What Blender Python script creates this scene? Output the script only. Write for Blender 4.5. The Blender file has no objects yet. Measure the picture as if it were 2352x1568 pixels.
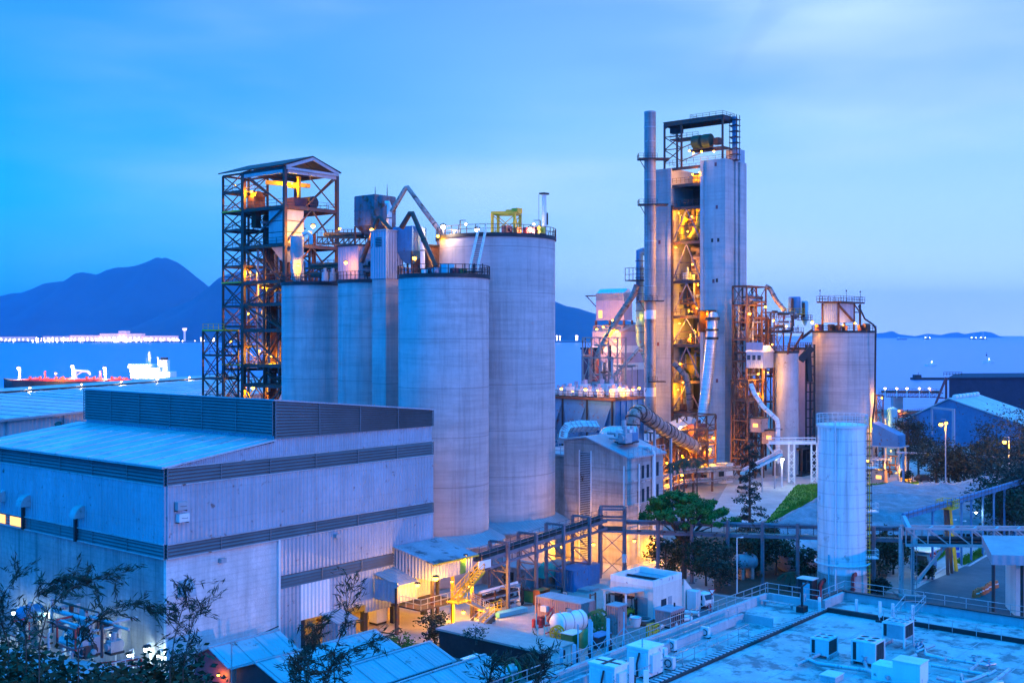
import bpy, math, random
from mathutils import Vector, Matrix, noise
R = math.radians; PI = math.pi
rnd = random.Random(11)
SC = bpy.context.scene; COL = SC.collection
V = Vector
H, F, CX, HY = 32.0, 2615.0, 1176.0, 770.0
A = V((.636, .772, 0)).normalized(); B = V((-.772, .636, 0)).normalized(); ZU = V((0, 0, 1))
VIEWS = {0: (0, 0, 1), 1: (0, 551.25, 3.1037), 2: (496.1, 349.1, 2.7537), 3: (790.1, 404.25, 3.7104), 4: (1267.9, 238.9, 3.1606),
  5: (1267.9, 643.1, 3.1606), 6: (1699.7, 597.2, 3.1028), 7: (0, 882, 2.2841), 8: (588, 1056.6, 3.0639),
  9: (1065.75, 1148.4, 3.7347), 10: (1617, 1056.6, 3.0639), 11: (1249.5, 918.75, 3.8792), 12: (1819.1, 937.1, 3.879)}
def P(k, x, y): ox, oy, s = VIEWS[k]; return ox + x / s, oy + y / s
def w(k, x, y, d):                       # point at depth d
 px, py = P(k, x, y); return V(((px - CX) / F * d, d, H - (py - HY) / F * d))
def g(k, x, y, z=0):                     # point on the level z
 px, py = P(k, x, y); d = (H - z) * F / (py - HY); return V(((px - CX) / F * d, d, z))
def zof(py, d): return H - (py - HY) * d / F
def along(p, D, px):                     # how far along D from p until the bearing px is reached
 m = (px - CX) / F; return (m * p.y - p.x) / (D.x - m * D.y)
class MB:
 def __init__(s): s.v = []; s.f = []
 def quad(s, *p):
  n = len(s.v); s.v += [V(q) for q in p]; s.f.append(tuple(range(n, n + len(p)))); return s
 def obox(s, o, a, b, c):
  o = V(o); a = V(a); b = V(b); c = V(c)
  if a.cross(b).dot(c) < 0: a, b = b, a
  n = len(s.v); s.v += [o, o + a, o + a + b, o + b, o + c, o + a + c, o + a + b + c, o + b + c]
  s.f += [tuple(n + i for i in q) for q in ((0, 3, 2, 1), (4, 5, 6, 7), (0, 1, 5, 4), (1, 2, 6, 5), (2, 3, 7, 6), (3, 0, 4, 7))]; return s
 def cbox(s, c, la, lb, h, a=A, b=B):     # centred in plan on c, standing on c.z
  return s.obox(V(c) - a * la / 2 - b * lb / 2, a * la, b * lb, ZU * h)
 def bar(s, p, q, t=.2, t2=None):
  p = V(p); q = V(q); d = q - p; L = d.length
  if L < 1e-5: return s
  d /= L; u = d.cross(ZU)
  u = A.copy() if u.length < 1e-3 else u.normalized()
  x = u.cross(d); t2 = t2 or t
  return s.obox(p - u * t / 2 - x * t2 / 2, u * t, x * t2, d * L)
 def prism(s, poly, ext):
  n = len(s.v); k = len(poly); ext = V(ext); poly = [V(p) for p in poly]
  nr = V((0, 0, 0))
  for i in range(k): nr += poly[i].cross(poly[(i + 1) % k])
  if nr.dot(ext) > 0: poly = poly[::-1]
  s.v += poly + [p + ext for p in poly]
  s.f.append(tuple(range(n, n + k))); s.f.append(tuple(range(n + 2 * k - 1, n + k - 1, -1)))
  for i in range(k): j = (i + 1) % k; s.f.append((n + j, n + i, n + k + i, n + k + j))
  return s
 def tube(s, pts, r, n=12, cap=True):
  pts = [V(p) for p in pts]; rr = r if isinstance(r, (list, tuple)) else [r] * len(pts); base = len(s.v); m = len(pts); u = None
  for i, p in enumerate(pts):
   t = (pts[min(i + 1, m - 1)] - pts[max(i - 1, 0)])
   if 0 < i < m - 1: t = (pts[i + 1] - p).normalized() + (p - pts[i - 1]).normalized()
   t.normalize()
   if u is None: u = t.cross(ZU); u = V((1, 0, 0)) if u.length < 1e-3 else u
   u = (u - t * u.dot(t)); u = u.normalized() if u.length > 1e-4 else t.orthogonal().normalized(); x = t.cross(u)
   for k in range(n):
    a = 2 * PI * k / n; s.v.append(p + (u * math.cos(a) + x * math.sin(a)) * rr[i])
  for i in range(m - 1):
   for k in range(n):
    j = (k + 1) % n; a = base + i * n; s.f.append((a + k, a + j, a + n + j, a + n + k))
  if cap: s.f.append(tuple(base + k for k in range(n - 1, -1, -1))); s.f.append(tuple(base + (m - 1) * n + k for k in range(n)))
  return s
 def lathe(s, c, prof, n=48, a0=0, a1=2 * PI):        # prof: (radius, height) going up
  c = V(c); base = len(s.v); full = abs(a1 - a0 - 2 * PI) < 1e-6; kk = n if full else n + 1
  for r, z in prof:
   for k in range(kk):
    a = a0 + (a1 - a0) * k / n; s.v.append(c + V((r * math.cos(a), r * math.sin(a), z)))
  for i in range(len(prof) - 1):
   for k in range(n):
    j = (k + 1) % kk; a = base + i * kk; s.f.append((a + k, a + j, a + kk + j, a + kk + k))
  return s
 def cyl(s, c, r, h, n=32, r2=None):
  r2 = r if r2 is None else r2; return s.lathe(c, [(.001, 0), (r, 0), (r2, h), (.001, h)], n)
 def ball(s, c, r, n=10, sz=1):
  return s.lathe(c, [(max(.001, r * math.sin(PI * i / 6)), -r * sz * math.cos(PI * i / 6)) for i in range(7)], n)
 def rail(s, pts, h=1.1, sp=1.8, t=.055, closed=False):
  pts = [V(p) for p in pts]
  if closed: pts.append(pts[0])
  for p, q in zip(pts, pts[1:]):
   for z in (h, h * .5): s.bar(p + ZU * z, q + ZU * z, t)
   k = max(1, round((q - p).length / sp))
   for i in range(k + 1): c = p.lerp(q, i / k); s.bar(c, c + ZU * h, t)
  return s
 def ring_rail(s, c, r, h=1.1, n=28, t=.06, a0=0, a1=2 * PI):
  return s.rail([V(c) + V((r * math.cos(a0 + (a1 - a0) * i / n), r * math.sin(a0 + (a1 - a0) * i / n), 0)) for i in range(n + 1)], h, 99, t)
 def ladder(s, p, q, side, wd=.5, t=.05, st=.6):
  p = V(p); q = V(q); side = V(side).normalized() * wd / 2
  s.bar(p - side, q - side, t); s.bar(p + side, q + side, t)
  k = max(2, int((q - p).length / st))
  for i in range(1, k): c = p.lerp(q, i / k); s.bar(c - side, c + side, t * .8)
  return s
 def build(s, name, mat, parent=None, label=None, org=None, local=False, smooth=38):
  me = bpy.data.meshes.new(name)
  o0 = V((0, 0, 0)) if local else (ORG[parent.name] if parent else V(org or (0, 0, 0)))
  me.from_pydata([tuple(p - o0) for p in s.v], [], s.f); me.materials.append(mat)
  if smooth:
   me.polygons.foreach_set('use_smooth', [True] * len(me.polygons)); me.set_sharp_from_angle(angle=R(smooth))
  me.update(); o = bpy.data.objects.new(name, me); COL.objects.link(o)
  if parent: o.parent = parent
  else: o.location = o0
  ORG[o.name] = o0
  if label: o['label'] = label
  return o
ORG = {}
def tag(o, label, cat, group=None, kind=None):
 if label: o['label'] = label
 if cat: o['category'] = cat
 if group: o['group'] = group
 if kind: o['kind'] = kind
 return o
def thing(name, label, cat, loc=(0, 0, 0), group=None, rot=0):
 o = bpy.data.objects.new(name, None); COL.objects.link(o); o.location = loc; o.rotation_euler = (0, 0, rot); o.empty_display_size = .3
 ORG[o.name] = V(loc); return tag(o, label, cat, group)
def solo(mb, name, mat, label, cat, group=None, org=None, smooth=38):
 if org is None:
  xs = [p.x for p in mb.v]; ys = [p.y for p in mb.v]; org = ((min(xs) + max(xs)) / 2, (min(ys) + max(ys)) / 2, min(p.z for p in mb.v))
 return tag(mb.build(name, mat, None, None, org, smooth=smooth), label, cat, group)
def struct(name, mb, mat, smooth=0): o = mb.build(name, mat, smooth=smooth); o['kind'] = 'structure'; return o
def dup(root, loc, rot=None, label=None, group=None, scale=None):
 def cp(o, par):
  c = o.copy(); COL.objects.link(c)
  if par: c.parent = par
  ORG[c.name] = V(loc)
  for ch in list(o.children): cp(ch, c)
  return c
 r = cp(root, None); r.location = loc
 if rot is not None: r.rotation_euler = (0, 0, rot)
 if scale: r.scale = (scale,) * 3 if isinstance(scale, (int, float)) else scale
 if label: r['label'] = label
 if group: r['group'] = group
 return r
def M(name, col, rough=.65, metal=0, var=.22, scale=.35, streak=0, rust=0, rcol=(.13, .045, .02), bump=.0, bscale=6, corr=None, joint=None, vjoint=None, rscale=.9, bands=0):
 m = bpy.data.materials.new(name); m.use_nodes = True; nt = m.node_tree; N = nt.nodes; L = nt.links.new; b = N['Principled BSDF']
 b.inputs['Roughness'].default_value = rough; b.inputs['Metallic'].default_value = metal
 geo = N.new('ShaderNodeNewGeometry'); pos = geo.outputs['Position']
 def nz(sc, vec=pos, det=5, ro=.6):
  n = N.new('ShaderNodeTexNoise'); n.inputs['Scale'].default_value = sc; n.inputs['Detail'].default_value = det; n.inputs['Roughness'].default_value = ro
  L(vec, n.inputs['Vector']); return n.outputs['Fac']
 def ramp(f, a, c, lo=0, hi=1):
  r = N.new('ShaderNodeMapRange'); L(f, r.inputs[0]); r.inputs[1].default_value = a; r.inputs[2].default_value = c; r.inputs[3].default_value = lo; r.inputs[4].default_value = hi; return r.outputs[0]
 def mix(f, a, c, mode='MIX'):
  x = N.new('ShaderNodeMix'); x.data_type = 'RGBA'; x.blend_type = mode
  (L(f, x.inputs[0]) if not isinstance(f, float) else setattr(x.inputs[0], 'default_value', f))
  for i, q in ((6, a), (7, c)):
   if isinstance(q, tuple): x.inputs[i].default_value = (*q, 1)
   else: L(q, x.inputs[i])
  return x.outputs[2]
 def math_(op, a, c=None):
  x = N.new('ShaderNodeMath'); x.operation = op
  for i, q in ((0, a), (1, c)):
   if q is None: continue
   if isinstance(q, (int, float)): x.inputs[i].default_value = q
   else: L(q, x.inputs[i])
  return x.outputs[0]
 def dotv(vec):
  x = N.new('ShaderNodeVectorMath'); x.operation = 'DOT_PRODUCT'; L(pos, x.inputs[0]); x.inputs[1].default_value = vec; return x.outputs['Value']
 c = mix(ramp(nz(scale), .3, .7), tuple(q * (1 - var) for q in col), tuple(min(1, q * (1 + var)) for q in col))
 c = mix(ramp(nz(scale * 9, det=3), .35, .65, 0, .5), c, tuple(q * (1 - var * .8) for q in col))
 if streak:
  mp = N.new('ShaderNodeMapping'); mp.inputs['Scale'].default_value = (1, 1, .045); L(pos, mp.inputs[0])
  c = mix(math_('MULTIPLY', ramp(nz(1.1, mp.outputs[0], 6, .7), .46, .72), streak), c, tuple(q * .3 for q in col))
 if bands:
  mq = N.new('ShaderNodeMapping'); mq.inputs['Scale'].default_value = (.06, .06, 1.1); L(pos, mq.inputs[0]); bn = nz(1.3, mq.outputs[0], 7, .68)
  c = mix(math_('MULTIPLY', ramp(bn, .44, .68), bands), c, tuple(q * .45 for q in col)); c = mix(math_('MULTIPLY', ramp(nz(.5, mq.outputs[0], 4), .52, .7), bands * .6), c, tuple(min(1, q * 1.35) for q in col))
  c = mix(math_('MULTIPLY', ramp(nz(.55, det=8, ro=.7), .58, .72), bands * .7), c, tuple(q * .5 for q in col))
 if joint:                             # pour lines and plate seams, a pattern of the surface itself
  js = .4
  if isinstance(joint, tuple): joint, js = joint
  fr = math_('FRACT', math_('DIVIDE', dotv((0, 0, 1)), joint)); c = mix(math_('MULTIPLY', math_('LESS_THAN', fr, .14 / joint), js), c, tuple(q * .35 for q in col))
 if vjoint:
  fr = math_('FRACT', math_('DIVIDE', dotv(tuple(A + B)), vjoint)); c = mix(math_('MULTIPLY', math_('LESS_THAN', fr, .12 / vjoint), .4), c, tuple(q * .35 for q in col))
 if rust: c = mix(ramp(nz(rscale, det=7, ro=.7), .62 - rust * .3, .72 - rust * .3), c, rcol)
 L(c, b.inputs['Base Color'])
 L(ramp(nz(scale * 5), .2, .8, max(.05, rough - .12), min(1, rough + .15)), b.inputs['Roughness'])
 h = None
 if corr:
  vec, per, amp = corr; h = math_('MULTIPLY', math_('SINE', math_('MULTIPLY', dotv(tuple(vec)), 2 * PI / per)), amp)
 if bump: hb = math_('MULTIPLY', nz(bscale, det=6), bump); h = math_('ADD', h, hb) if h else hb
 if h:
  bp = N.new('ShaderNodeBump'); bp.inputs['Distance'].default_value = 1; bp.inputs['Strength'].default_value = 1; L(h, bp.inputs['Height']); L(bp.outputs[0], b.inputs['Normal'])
 return m
def EM(name, col, st):
 m = bpy.data.materials.new(name); m.use_nodes = True; b = m.node_tree.nodes['Principled BSDF']
 b.inputs['Base Color'].default_value = (*col, 1); b.inputs['Emission Color'].default_value = (*col, 1); b.inputs['Emission Strength'].default_value = st; return m
AB = A + B
m_conc = M('silo concrete', (.5, .45, .46), .85, var=.2, scale=.1, bands=.42, streak=.5, joint=6.3, bump=.03, bscale=3)
m_conc2 = M('tower concrete', (.45, .44, .45), .85, var=.15, scale=.2, bands=.35, streak=.4, joint=(2.4, .1), bump=.03)
m_block = M('block wall', (.3, .31, .33), .9, var=.35, scale=.25, streak=.75, joint=(.6, .1), bump=.04)
m_brick = M('painted brick', (.66, .64, .66), .85, var=.2, scale=.4, streak=.35, joint=(.6, .13), bump=.05, bscale=9)
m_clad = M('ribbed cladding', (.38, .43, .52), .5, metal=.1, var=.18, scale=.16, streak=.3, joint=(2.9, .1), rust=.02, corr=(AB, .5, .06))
m_cladw = M('pale cladding', (.78, .78, .8), .5, var=.06, streak=.2, corr=(AB, .5, .045))
m_louv = M('louvre metal', (.16, .17, .19), .5, metal=.2, var=.15)
m_roof = M('pale metal roof', (.5, .53, .56), .45, metal=.2, var=.25, scale=.2, rust=.2, rcol=(.28, .31, .34), rscale=.5, streak=0, bump=.02, bscale=1.5)
m_roofb = M('ribbed roof', (.34, .37, .42), .5, metal=.15, var=.2, scale=.25, corr=(A, .5, .03))
m_roofs = M('seamed roof', (.4, .45, .5), .5, var=.12, scale=.1, corr=(B, 3.2, .06))
m_steel = M('weathered steel', (.06, .05, .055), .6, metal=.3, rust=.45, var=.35)
m_rust = M('rusty steel', (.17, .09, .065), .75, metal=.2, rust=.6, var=.4)
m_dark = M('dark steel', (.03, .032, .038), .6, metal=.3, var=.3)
m_yel = M('yellow paint', (.75, .45, .02), .5, var=.2, rust=.12)
m_galv = M('galvanised duct', (.5, .53, .56), .32, metal=.55, var=.2, scale=.8, joint=1.15)
m_duct = M('rust brown duct', (.34, .25, .23), .6, metal=.2, rust=.35, var=.3, scale=.4)
m_stack = M('stack steel', (.34, .3, .31), .6, rust=.12, rcol=(.17, .08, .06), rscale=.3, var=.25, streak=.8, joint=6)
m_grey = M('grey paint', (.38, .4, .44), .5, metal=.1, var=.2, streak=.3, rust=.08)
m_pale = M('pale paint', (.72, .72, .74), .5, var=.12, streak=.25)
m_winch = M('winch mesh', (.02, .05, .025), .7); m_fil = M('ribbed filter sheet', (.15, .15, .19), .55, metal=.2, rust=.4, var=.3, streak=.5)
m_white = M('white paint', (.82, .82, .83), .5, var=.07, scale=.5, streak=.22, rust=.03)
m_tank = M('white tank', (.8, .8, .82), .38, var=.08, streak=.8, joint=(1.6, .3), rust=.08, rcol=(.4, .34, .33), rscale=.5)
m_red = M('red paint', (.5, .03, .03), .5, var=.25, rust=.15)
m_maroon = M('maroon steel', (.2, .05, .07), .7, var=.3, rust=.2)
m_green = M('green paint', (.03, .17, .05), .5, var=.3)
m_teal = M('green tarpaulin', (.02, .3, .24), .7, var=.3, bump=.15, bscale=3)
m_blue = M('blue paint', (.06, .2, .36), .5, var=.25, rust=.12)
m_lblue = M('light blue paint', (.15, .5, .6), .5, var=.15)
m_wood = M('raw timber', (.3, .2, .11), .85, var=.35)
m_pink = M('faded purple cladding', (.5, .36, .42), .6, var=.15, streak=.2, corr=(AB, .6, .03))
m_orange = M('orange plastic', (.6, .16, .04), .6, var=.2)
m_tyre = M('black rubber', (.02, .02, .022), .85)
m_bark = M('bark', (.09, .065, .05), .9, var=.35, bump=.1)
m_glass = M('dark window glass', (.03, .045, .06), .12, var=.1)
m_asph = M('asphalt', (.08, .1, .12), .85, var=.3, scale=.12, bump=.03, bscale=8)
m_ground = M('worn concrete ground', (.24, .21, .2), .9, var=.35, scale=.07, bump=.05, bscale=2)
m_yard = M('yard concrete', (.4, .36, .35), .9, var=.28, scale=.16, bump=.03, bscale=4)
m_felt = M('office roof coating', (.44, .47, .48), .6, var=.3, scale=.4, rust=.42, rcol=(.12, .16, .18), rscale=.55)
m_para = M('parapet plaster', (.45, .47, .5), .7, var=.15, streak=.35)
m_lat = M('pink brown lattice', (.4, .26, .23), .6, var=.3, rust=.15); m_trel = M('trestle steel', (.2, .16, .19), .6, metal=.1, var=.3, rust=.15); m_truss = M('truss paint with lamplight', (.55, .4, .4), .6, var=.15, rust=.08); m_bshed = M('dark shed sheet', (.012, .03, .07), .9, var=.2, corr=(AB, .6, .03))  # truss colour holds the pink of sodium lamplight
m_tar = M('black tar edging', (.02, .022, .025), .6)
m_gravel = M('crushed stone', (.23, .26, .3), .95, var=.4, scale=.5, bump=.25, bscale=4)
m_lawn = M('lawn', (.09, .26, .01), .95, var=.45, scale=.3, bump=.3, bscale=6)
m_soil = M('soil', (.06, .042, .028), .95, var=.35)
m_hill = M('far forest slope', (.012, .045, .08), .95, var=.3, scale=.004)
m_shore = M('far shore', (.12, .12, .13), .9)
m_cream = M('cream render', (.82, .72, .66), .75, var=.1, streak=.3)
m_conc3 = M('stained render', (.46, .41, .4), .85, var=.28, bands=.6, streak=.9, joint=3.3, bump=.03)
def LEAF(name, c, var=.5): return M(name, c, .75, var=var, scale=.45)
m_leaf = LEAF('rain tree leaves', (.03, .15, .01), .6); m_leafd = LEAF('dark leaves', (.014, .04, .012)); m_leafc = LEAF('casuarina needles', (.016, .026, .014)); m_leafw = LEAF('wispy leaves', (.016, .036, .02))
e_sod = EM('sodium lamp lens', (1, .45, .03), 18); e_white = EM('white lamp lens', (.85, 1, .95), 12); e_warm = EM('warm lamp lens', (1, .8, .6), 12)
e_win = EM('lit window pane', (1, .45, .1), 1.6)
m_water = None
def water():
 m = bpy.data.materials.new('sea water'); m.use_nodes = True; nt = m.node_tree; N = nt.nodes; L = nt.links.new; b = N['Principled BSDF']
 b.inputs['Base Color'].default_value = (.0, .22, .5, 1); b.inputs['Specular IOR Level'].default_value = .3; b.inputs['Roughness'].default_value = .3; b.inputs['IOR'].default_value = 1.33
 geo = N.new('ShaderNodeNewGeometry'); mp = N.new('ShaderNodeMapping'); mp.inputs['Scale'].default_value = (.012, .06, .05); L(geo.outputs['Position'], mp.inputs[0])
 n = N.new('ShaderNodeTexNoise'); n.inputs['Scale'].default_value = 1; n.inputs['Detail'].default_value = 8; n.inputs['Roughness'].default_value = .65; L(mp.outputs[0], n.inputs['Vector'])
 bp = N.new('ShaderNodeBump'); bp.inputs['Distance'].default_value = 2.5; bp.inputs['Strength'].default_value = .8; L(n.outputs['Fac'], bp.inputs['Height']); L(bp.outputs[0], b.inputs['Normal']); return m
m_water = water()
cam = bpy.data.cameras.new('camera'); co = bpy.data.objects.new('camera', cam); COL.objects.link(co); SC.camera = co
co.location = (0, 0, H); co.rotation_euler = (PI / 2, 0, 0); cam.sensor_width = 36; cam.lens = 36 * F / 2352; cam.shift_y = -(784 - HY) / 2352; cam.clip_start = .5; cam.clip_end = 90000
SC.cycles.volume_bounces = 1; SC.view_settings.view_transform = 'Standard'; SC.view_settings.look = 'None'; SC.view_settings.gamma = 1; SC.view_settings.exposure = .28
SUN_EL, SUN_V = R(8), V((.83, -.56, 0)).normalized()
def world():
 wd = bpy.data.worlds.new('World'); SC.world = wd; wd.use_nodes = True; nt = wd.node_tree; N = nt.nodes; L = nt.links.new; bg = N['Background']
 tc = N.new('ShaderNodeTexCoord'); d = tc.outputs['Generated']; sp = N.new('ShaderNodeSeparateXYZ'); L(d, sp.inputs[0])
 sk = N.new('ShaderNodeTexSky'); sk.sky_type = 'NISHITA'; sk.sun_disc = False; sk.sun_elevation = SUN_EL; sk.sun_rotation = math.atan2(SUN_V.x, SUN_V.y)
 def rampc(stops):
  r = N.new('ShaderNodeValToRGB'); e = r.color_ramp.elements
  while len(e) < len(stops): e.new(.5)
  for q, (p, c) in zip(e, stops): q.position = p; q.color = (*c, 1)
  return r
 mr = N.new('ShaderNodeMapRange'); L(sp.outputs['Z'], mr.inputs[0]); mr.inputs[1].default_value = -.02; mr.inputs[2].default_value = 1
 lo = rampc(SKY_L); hi = rampc(SKY_R); bk = rampc(SKY_B)
 for q in (lo, hi, bk): L(mr.outputs[0], q.inputs[0])
 az = N.new('ShaderNodeMapRange'); az.interpolation_type = 'SMOOTHERSTEP'; L(sp.outputs['X'], az.inputs[0]); az.inputs[1].default_value = -.5; az.inputs[2].default_value = .3
 fw = N.new('ShaderNodeMapRange'); fw.interpolation_type = 'SMOOTHSTEP'; L(sp.outputs['Y'], fw.inputs[0]); fw.inputs[1].default_value = .55; fw.inputs[2].default_value = .88
 fm = N.new('ShaderNodeMath'); fm.operation = 'MULTIPLY'; L(az.outputs[0], fm.inputs[0]); L(fw.outputs[0], fm.inputs[1])
 mx = N.new('ShaderNodeMix'); mx.data_type = 'RGBA'; L(fm.outputs[0], mx.inputs[0]); L(lo.outputs[0], mx.inputs[6]); L(hi.outputs[0], mx.inputs[7])
 mb_ = N.new('ShaderNodeMix'); mb_.data_type = 'RGBA'; L(fw.outputs[0], mb_.inputs[0]); L(bk.outputs[0], mb_.inputs[6]); L(mx.outputs[2], mb_.inputs[7]); mx = mb_
 mp = N.new('ShaderNodeMapping'); mp.inputs['Scale'].default_value = (1.6, 1.6, 7.5); mp.inputs['Rotation'].default_value = (0, R(-7), 0); mp.inputs['Location'].default_value = (.35, .2, .1); L(d, mp.inputs[0])
 n = N.new('ShaderNodeTexNoise'); n.inputs['Scale'].default_value = 1.5; n.inputs['Detail'].default_value = 5; n.inputs['Roughness'].default_value = .45; L(mp.outputs[0], n.inputs['Vector'])
 cr = N.new('ShaderNodeMapRange'); cr.interpolation_type = 'SMOOTHSTEP'; L(n.outputs['Fac'], cr.inputs[0]); cr.inputs[1].default_value = .38; cr.inputs[2].default_value = .68
 ml = N.new('ShaderNodeMath'); ml.operation = 'MULTIPLY'; L(cr.outputs[0], ml.inputs[0])
 am = N.new('ShaderNodeMapRange'); L(sp.outputs['X'], am.inputs[0]); am.inputs[1].default_value = -.45; am.inputs[2].default_value = .1; am.inputs[3].default_value = 0; am.inputs[4].default_value = .72; fa = N.new('ShaderNodeMath'); fa.operation = 'MULTIPLY'; L(am.outputs[0], fa.inputs[0]); L(fw.outputs[0], fa.inputs[1]); L(fa.outputs[0], ml.inputs[1])
 mc = N.new('ShaderNodeMix'); mc.data_type = 'RGBA'; L(ml.outputs[0], mc.inputs[0]); L(mx.outputs[2], mc.inputs[6]); mc.inputs[7].default_value = (.62, .83, 1.1, 1)
 n2 = N.new('ShaderNodeTexNoise'); n2.inputs['Scale'].default_value = 2.1; n2.inputs['Detail'].default_value = 4; n2.inputs['Roughness'].default_value = .4
 mp2 = N.new('ShaderNodeMapping'); mp2.inputs['Scale'].default_value = (1.1, 1.1, 6); mp2.inputs['Location'].default_value = (3.1, 1.7, .6); L(d, mp2.inputs[0]); L(mp2.outputs[0], n2.inputs['Vector'])
 c2 = N.new('ShaderNodeMapRange'); c2.interpolation_type = 'SMOOTHSTEP'; L(n2.outputs['Fac'], c2.inputs[0]); c2.inputs[1].default_value = .42; c2.inputs[2].default_value = .66; c2.inputs[4].default_value = .6
 f2 = N.new('ShaderNodeMath'); f2.operation = 'MULTIPLY'; tz = N.new('ShaderNodeMapRange'); tz.interpolation_type = 'SMOOTHSTEP'; L(sp.outputs['Z'], tz.inputs[0]); tz.inputs[1].default_value = .1; tz.inputs[2].default_value = .26; f3 = N.new('ShaderNodeMath'); f3.operation = 'MULTIPLY'; L(tz.outputs[0], f3.inputs[0]); L(am.outputs[0], f3.inputs[1]); L(c2.outputs[0], f2.inputs[0]); L(f3.outputs[0], f2.inputs[1])
 md = N.new('ShaderNodeMix'); md.data_type = 'RGBA'; L(f2.outputs[0], md.inputs[0]); L(mc.outputs[2], md.inputs[6]); md.inputs[7].default_value = (.08, .3, .82, 1)
 ms = N.new('ShaderNodeMix'); ms.data_type = 'RGBA'; ms.blend_type = 'ADD'; ms.inputs[0].default_value = .03; L(md.outputs[2], ms.inputs[6])
 tn = N.new('ShaderNodeMix'); tn.data_type = 'RGBA'; tn.blend_type = 'MULTIPLY'; tn.inputs[0].default_value = 1; L(sk.outputs[0], tn.inputs[6]); tn.inputs[7].default_value = (.004, .04, .1, 1); L(tn.outputs[2], ms.inputs[7])
 sc = N.new('ShaderNodeVectorMath'); sc.operation = 'SCALE'; L(ms.outputs[2], sc.inputs[0]); sc.inputs['Scale'].default_value = 10.0
 L(sc.outputs[0], bg.inputs[0]); bg.inputs[1].default_value = .1
SKY_L = [(0, (0, .38, 1.3)), (.04, (0, .42, 1.3)), (.13, (.0, .44, 1.12)), (.22, (.0, .34, 1)), (.31, (.05, .3, .88)), (.45, (.0, .42, 1.4)), (1, (.0, .8, 2.2))]
SKY_R = [(0, (1.0, 1.3, 1.75)), (.035, (.8, 1.05, 1.45)), (.1, (.5, .78, 1.12)), (.2, (.3, .6, 1)), (.31, (.17, .4, .9)), (.45, (.0, .42, 1.4)), (1, (.0, .8, 2.2))]
SKY_B = [(0, (0, .54, 2.35)), (.3, (0, .6, 2.4)), (.6, (0, .72, 2.3)), (1, (.0, .88, 2.5))]
world()
sl = bpy.data.lights.new('sun', 'SUN'); sl.energy = .68; sl.angle = R(.5); sl.color = (1, .5, .42); so = bpy.data.objects.new('sun', sl); COL.objects.link(so)
so.rotation_euler = (-(SUN_V * math.cos(SUN_EL) + ZU * math.sin(SUN_EL))).to_track_quat('-Z', 'Y').to_euler(); so.location = (80, -60, 60)
SOD = (1, .4, .0); WHT = (.8, 1, .9)
def lamp_proto(name, label, lens, lc, hood=m_dark, r=.26):
 t = thing(name, label, 'lamp')
 MB().lathe((0, 0, .08), [(r * 1.1, 0), (r * .9, r * .45), (.001, r * .6)], 14).build('hood', hood, t)
 MB().ball((0, 0, -.05), r * .75, 12, .9).build('lens', lens, t)
 l = bpy.data.lights.new('glow', 'POINT'); l.color = lc; l.energy = 900; l.shadow_soft_size = .15; lo = bpy.data.objects.new('glow', l); COL.objects.link(lo); lo.parent = t; lo.location = (0, 0, -.4); return t
LP = {}
def lamp(p, label, watt=1200, kind='s', group='amber lamps on the plant', size=1.0):
 first = kind not in LP
 if first: LP[kind] = {'s': lambda: lamp_proto('sodium_lamp', label, e_sod, SOD), 'w': lambda: lamp_proto('white_lamp', label, e_white, WHT), 'h': lambda: lamp_proto('warm_lamp', label, e_warm, (1, .72, .5))}[kind]()
 t = LP[kind]
 if first: t.location = p; t['group'] = group; ORG[t.name] = V(p); o = t
 else: o = dup(t, p, label=label, group=group)
 o.scale = (size,) * 3
 for c in o.children:
  if c.type == 'LIGHT': c.data = c.data.copy(); c.data.energy = watt * {'s': .85, 'h': .35, 'w': .3}[kind]; c.scale = (1 / size,) * 3
 return o
def leaves(mb, c, rad, n, size, rg, clumps=30, droop=0, asp=.55, shell=.55, spread=.3, flat=1):
 c = V(c); rad = V(rad)
 cl = []
 while len(cl) < clumps:
  q = V((rg.uniform(-1, 1), rg.uniform(-1, 1), rg.uniform(-1, 1)))
  if shell < q.length < 1: cl.append(V((q.x * rad.x, q.y * rad.y, q.z * rad.z)))
 mr = (rad.x + rad.y + rad.z) / 3 * spread
 for i in range(n):
  k = cl[i % clumps]; p = c + k + V((rg.gauss(0, 1), rg.gauss(0, 1), rg.gauss(0, flat * .7))) * mr * .55
  u = V((rg.gauss(0, 1), rg.gauss(0, 1), rg.gauss(0, .5) - droop)).normalized(); x = u.cross(V((rg.gauss(0, 1), rg.gauss(0, 1), rg.gauss(0, 1) + .3))).normalized()
  s = size * rg.uniform(.6, 1.35); b = len(mb.v)
  mb.v += [p - u * s, p + x * s * asp, p + u * s, p - x * s * asp]; mb.f.append((b, b + 1, b + 2, b + 3))
 return mb, cl
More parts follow.
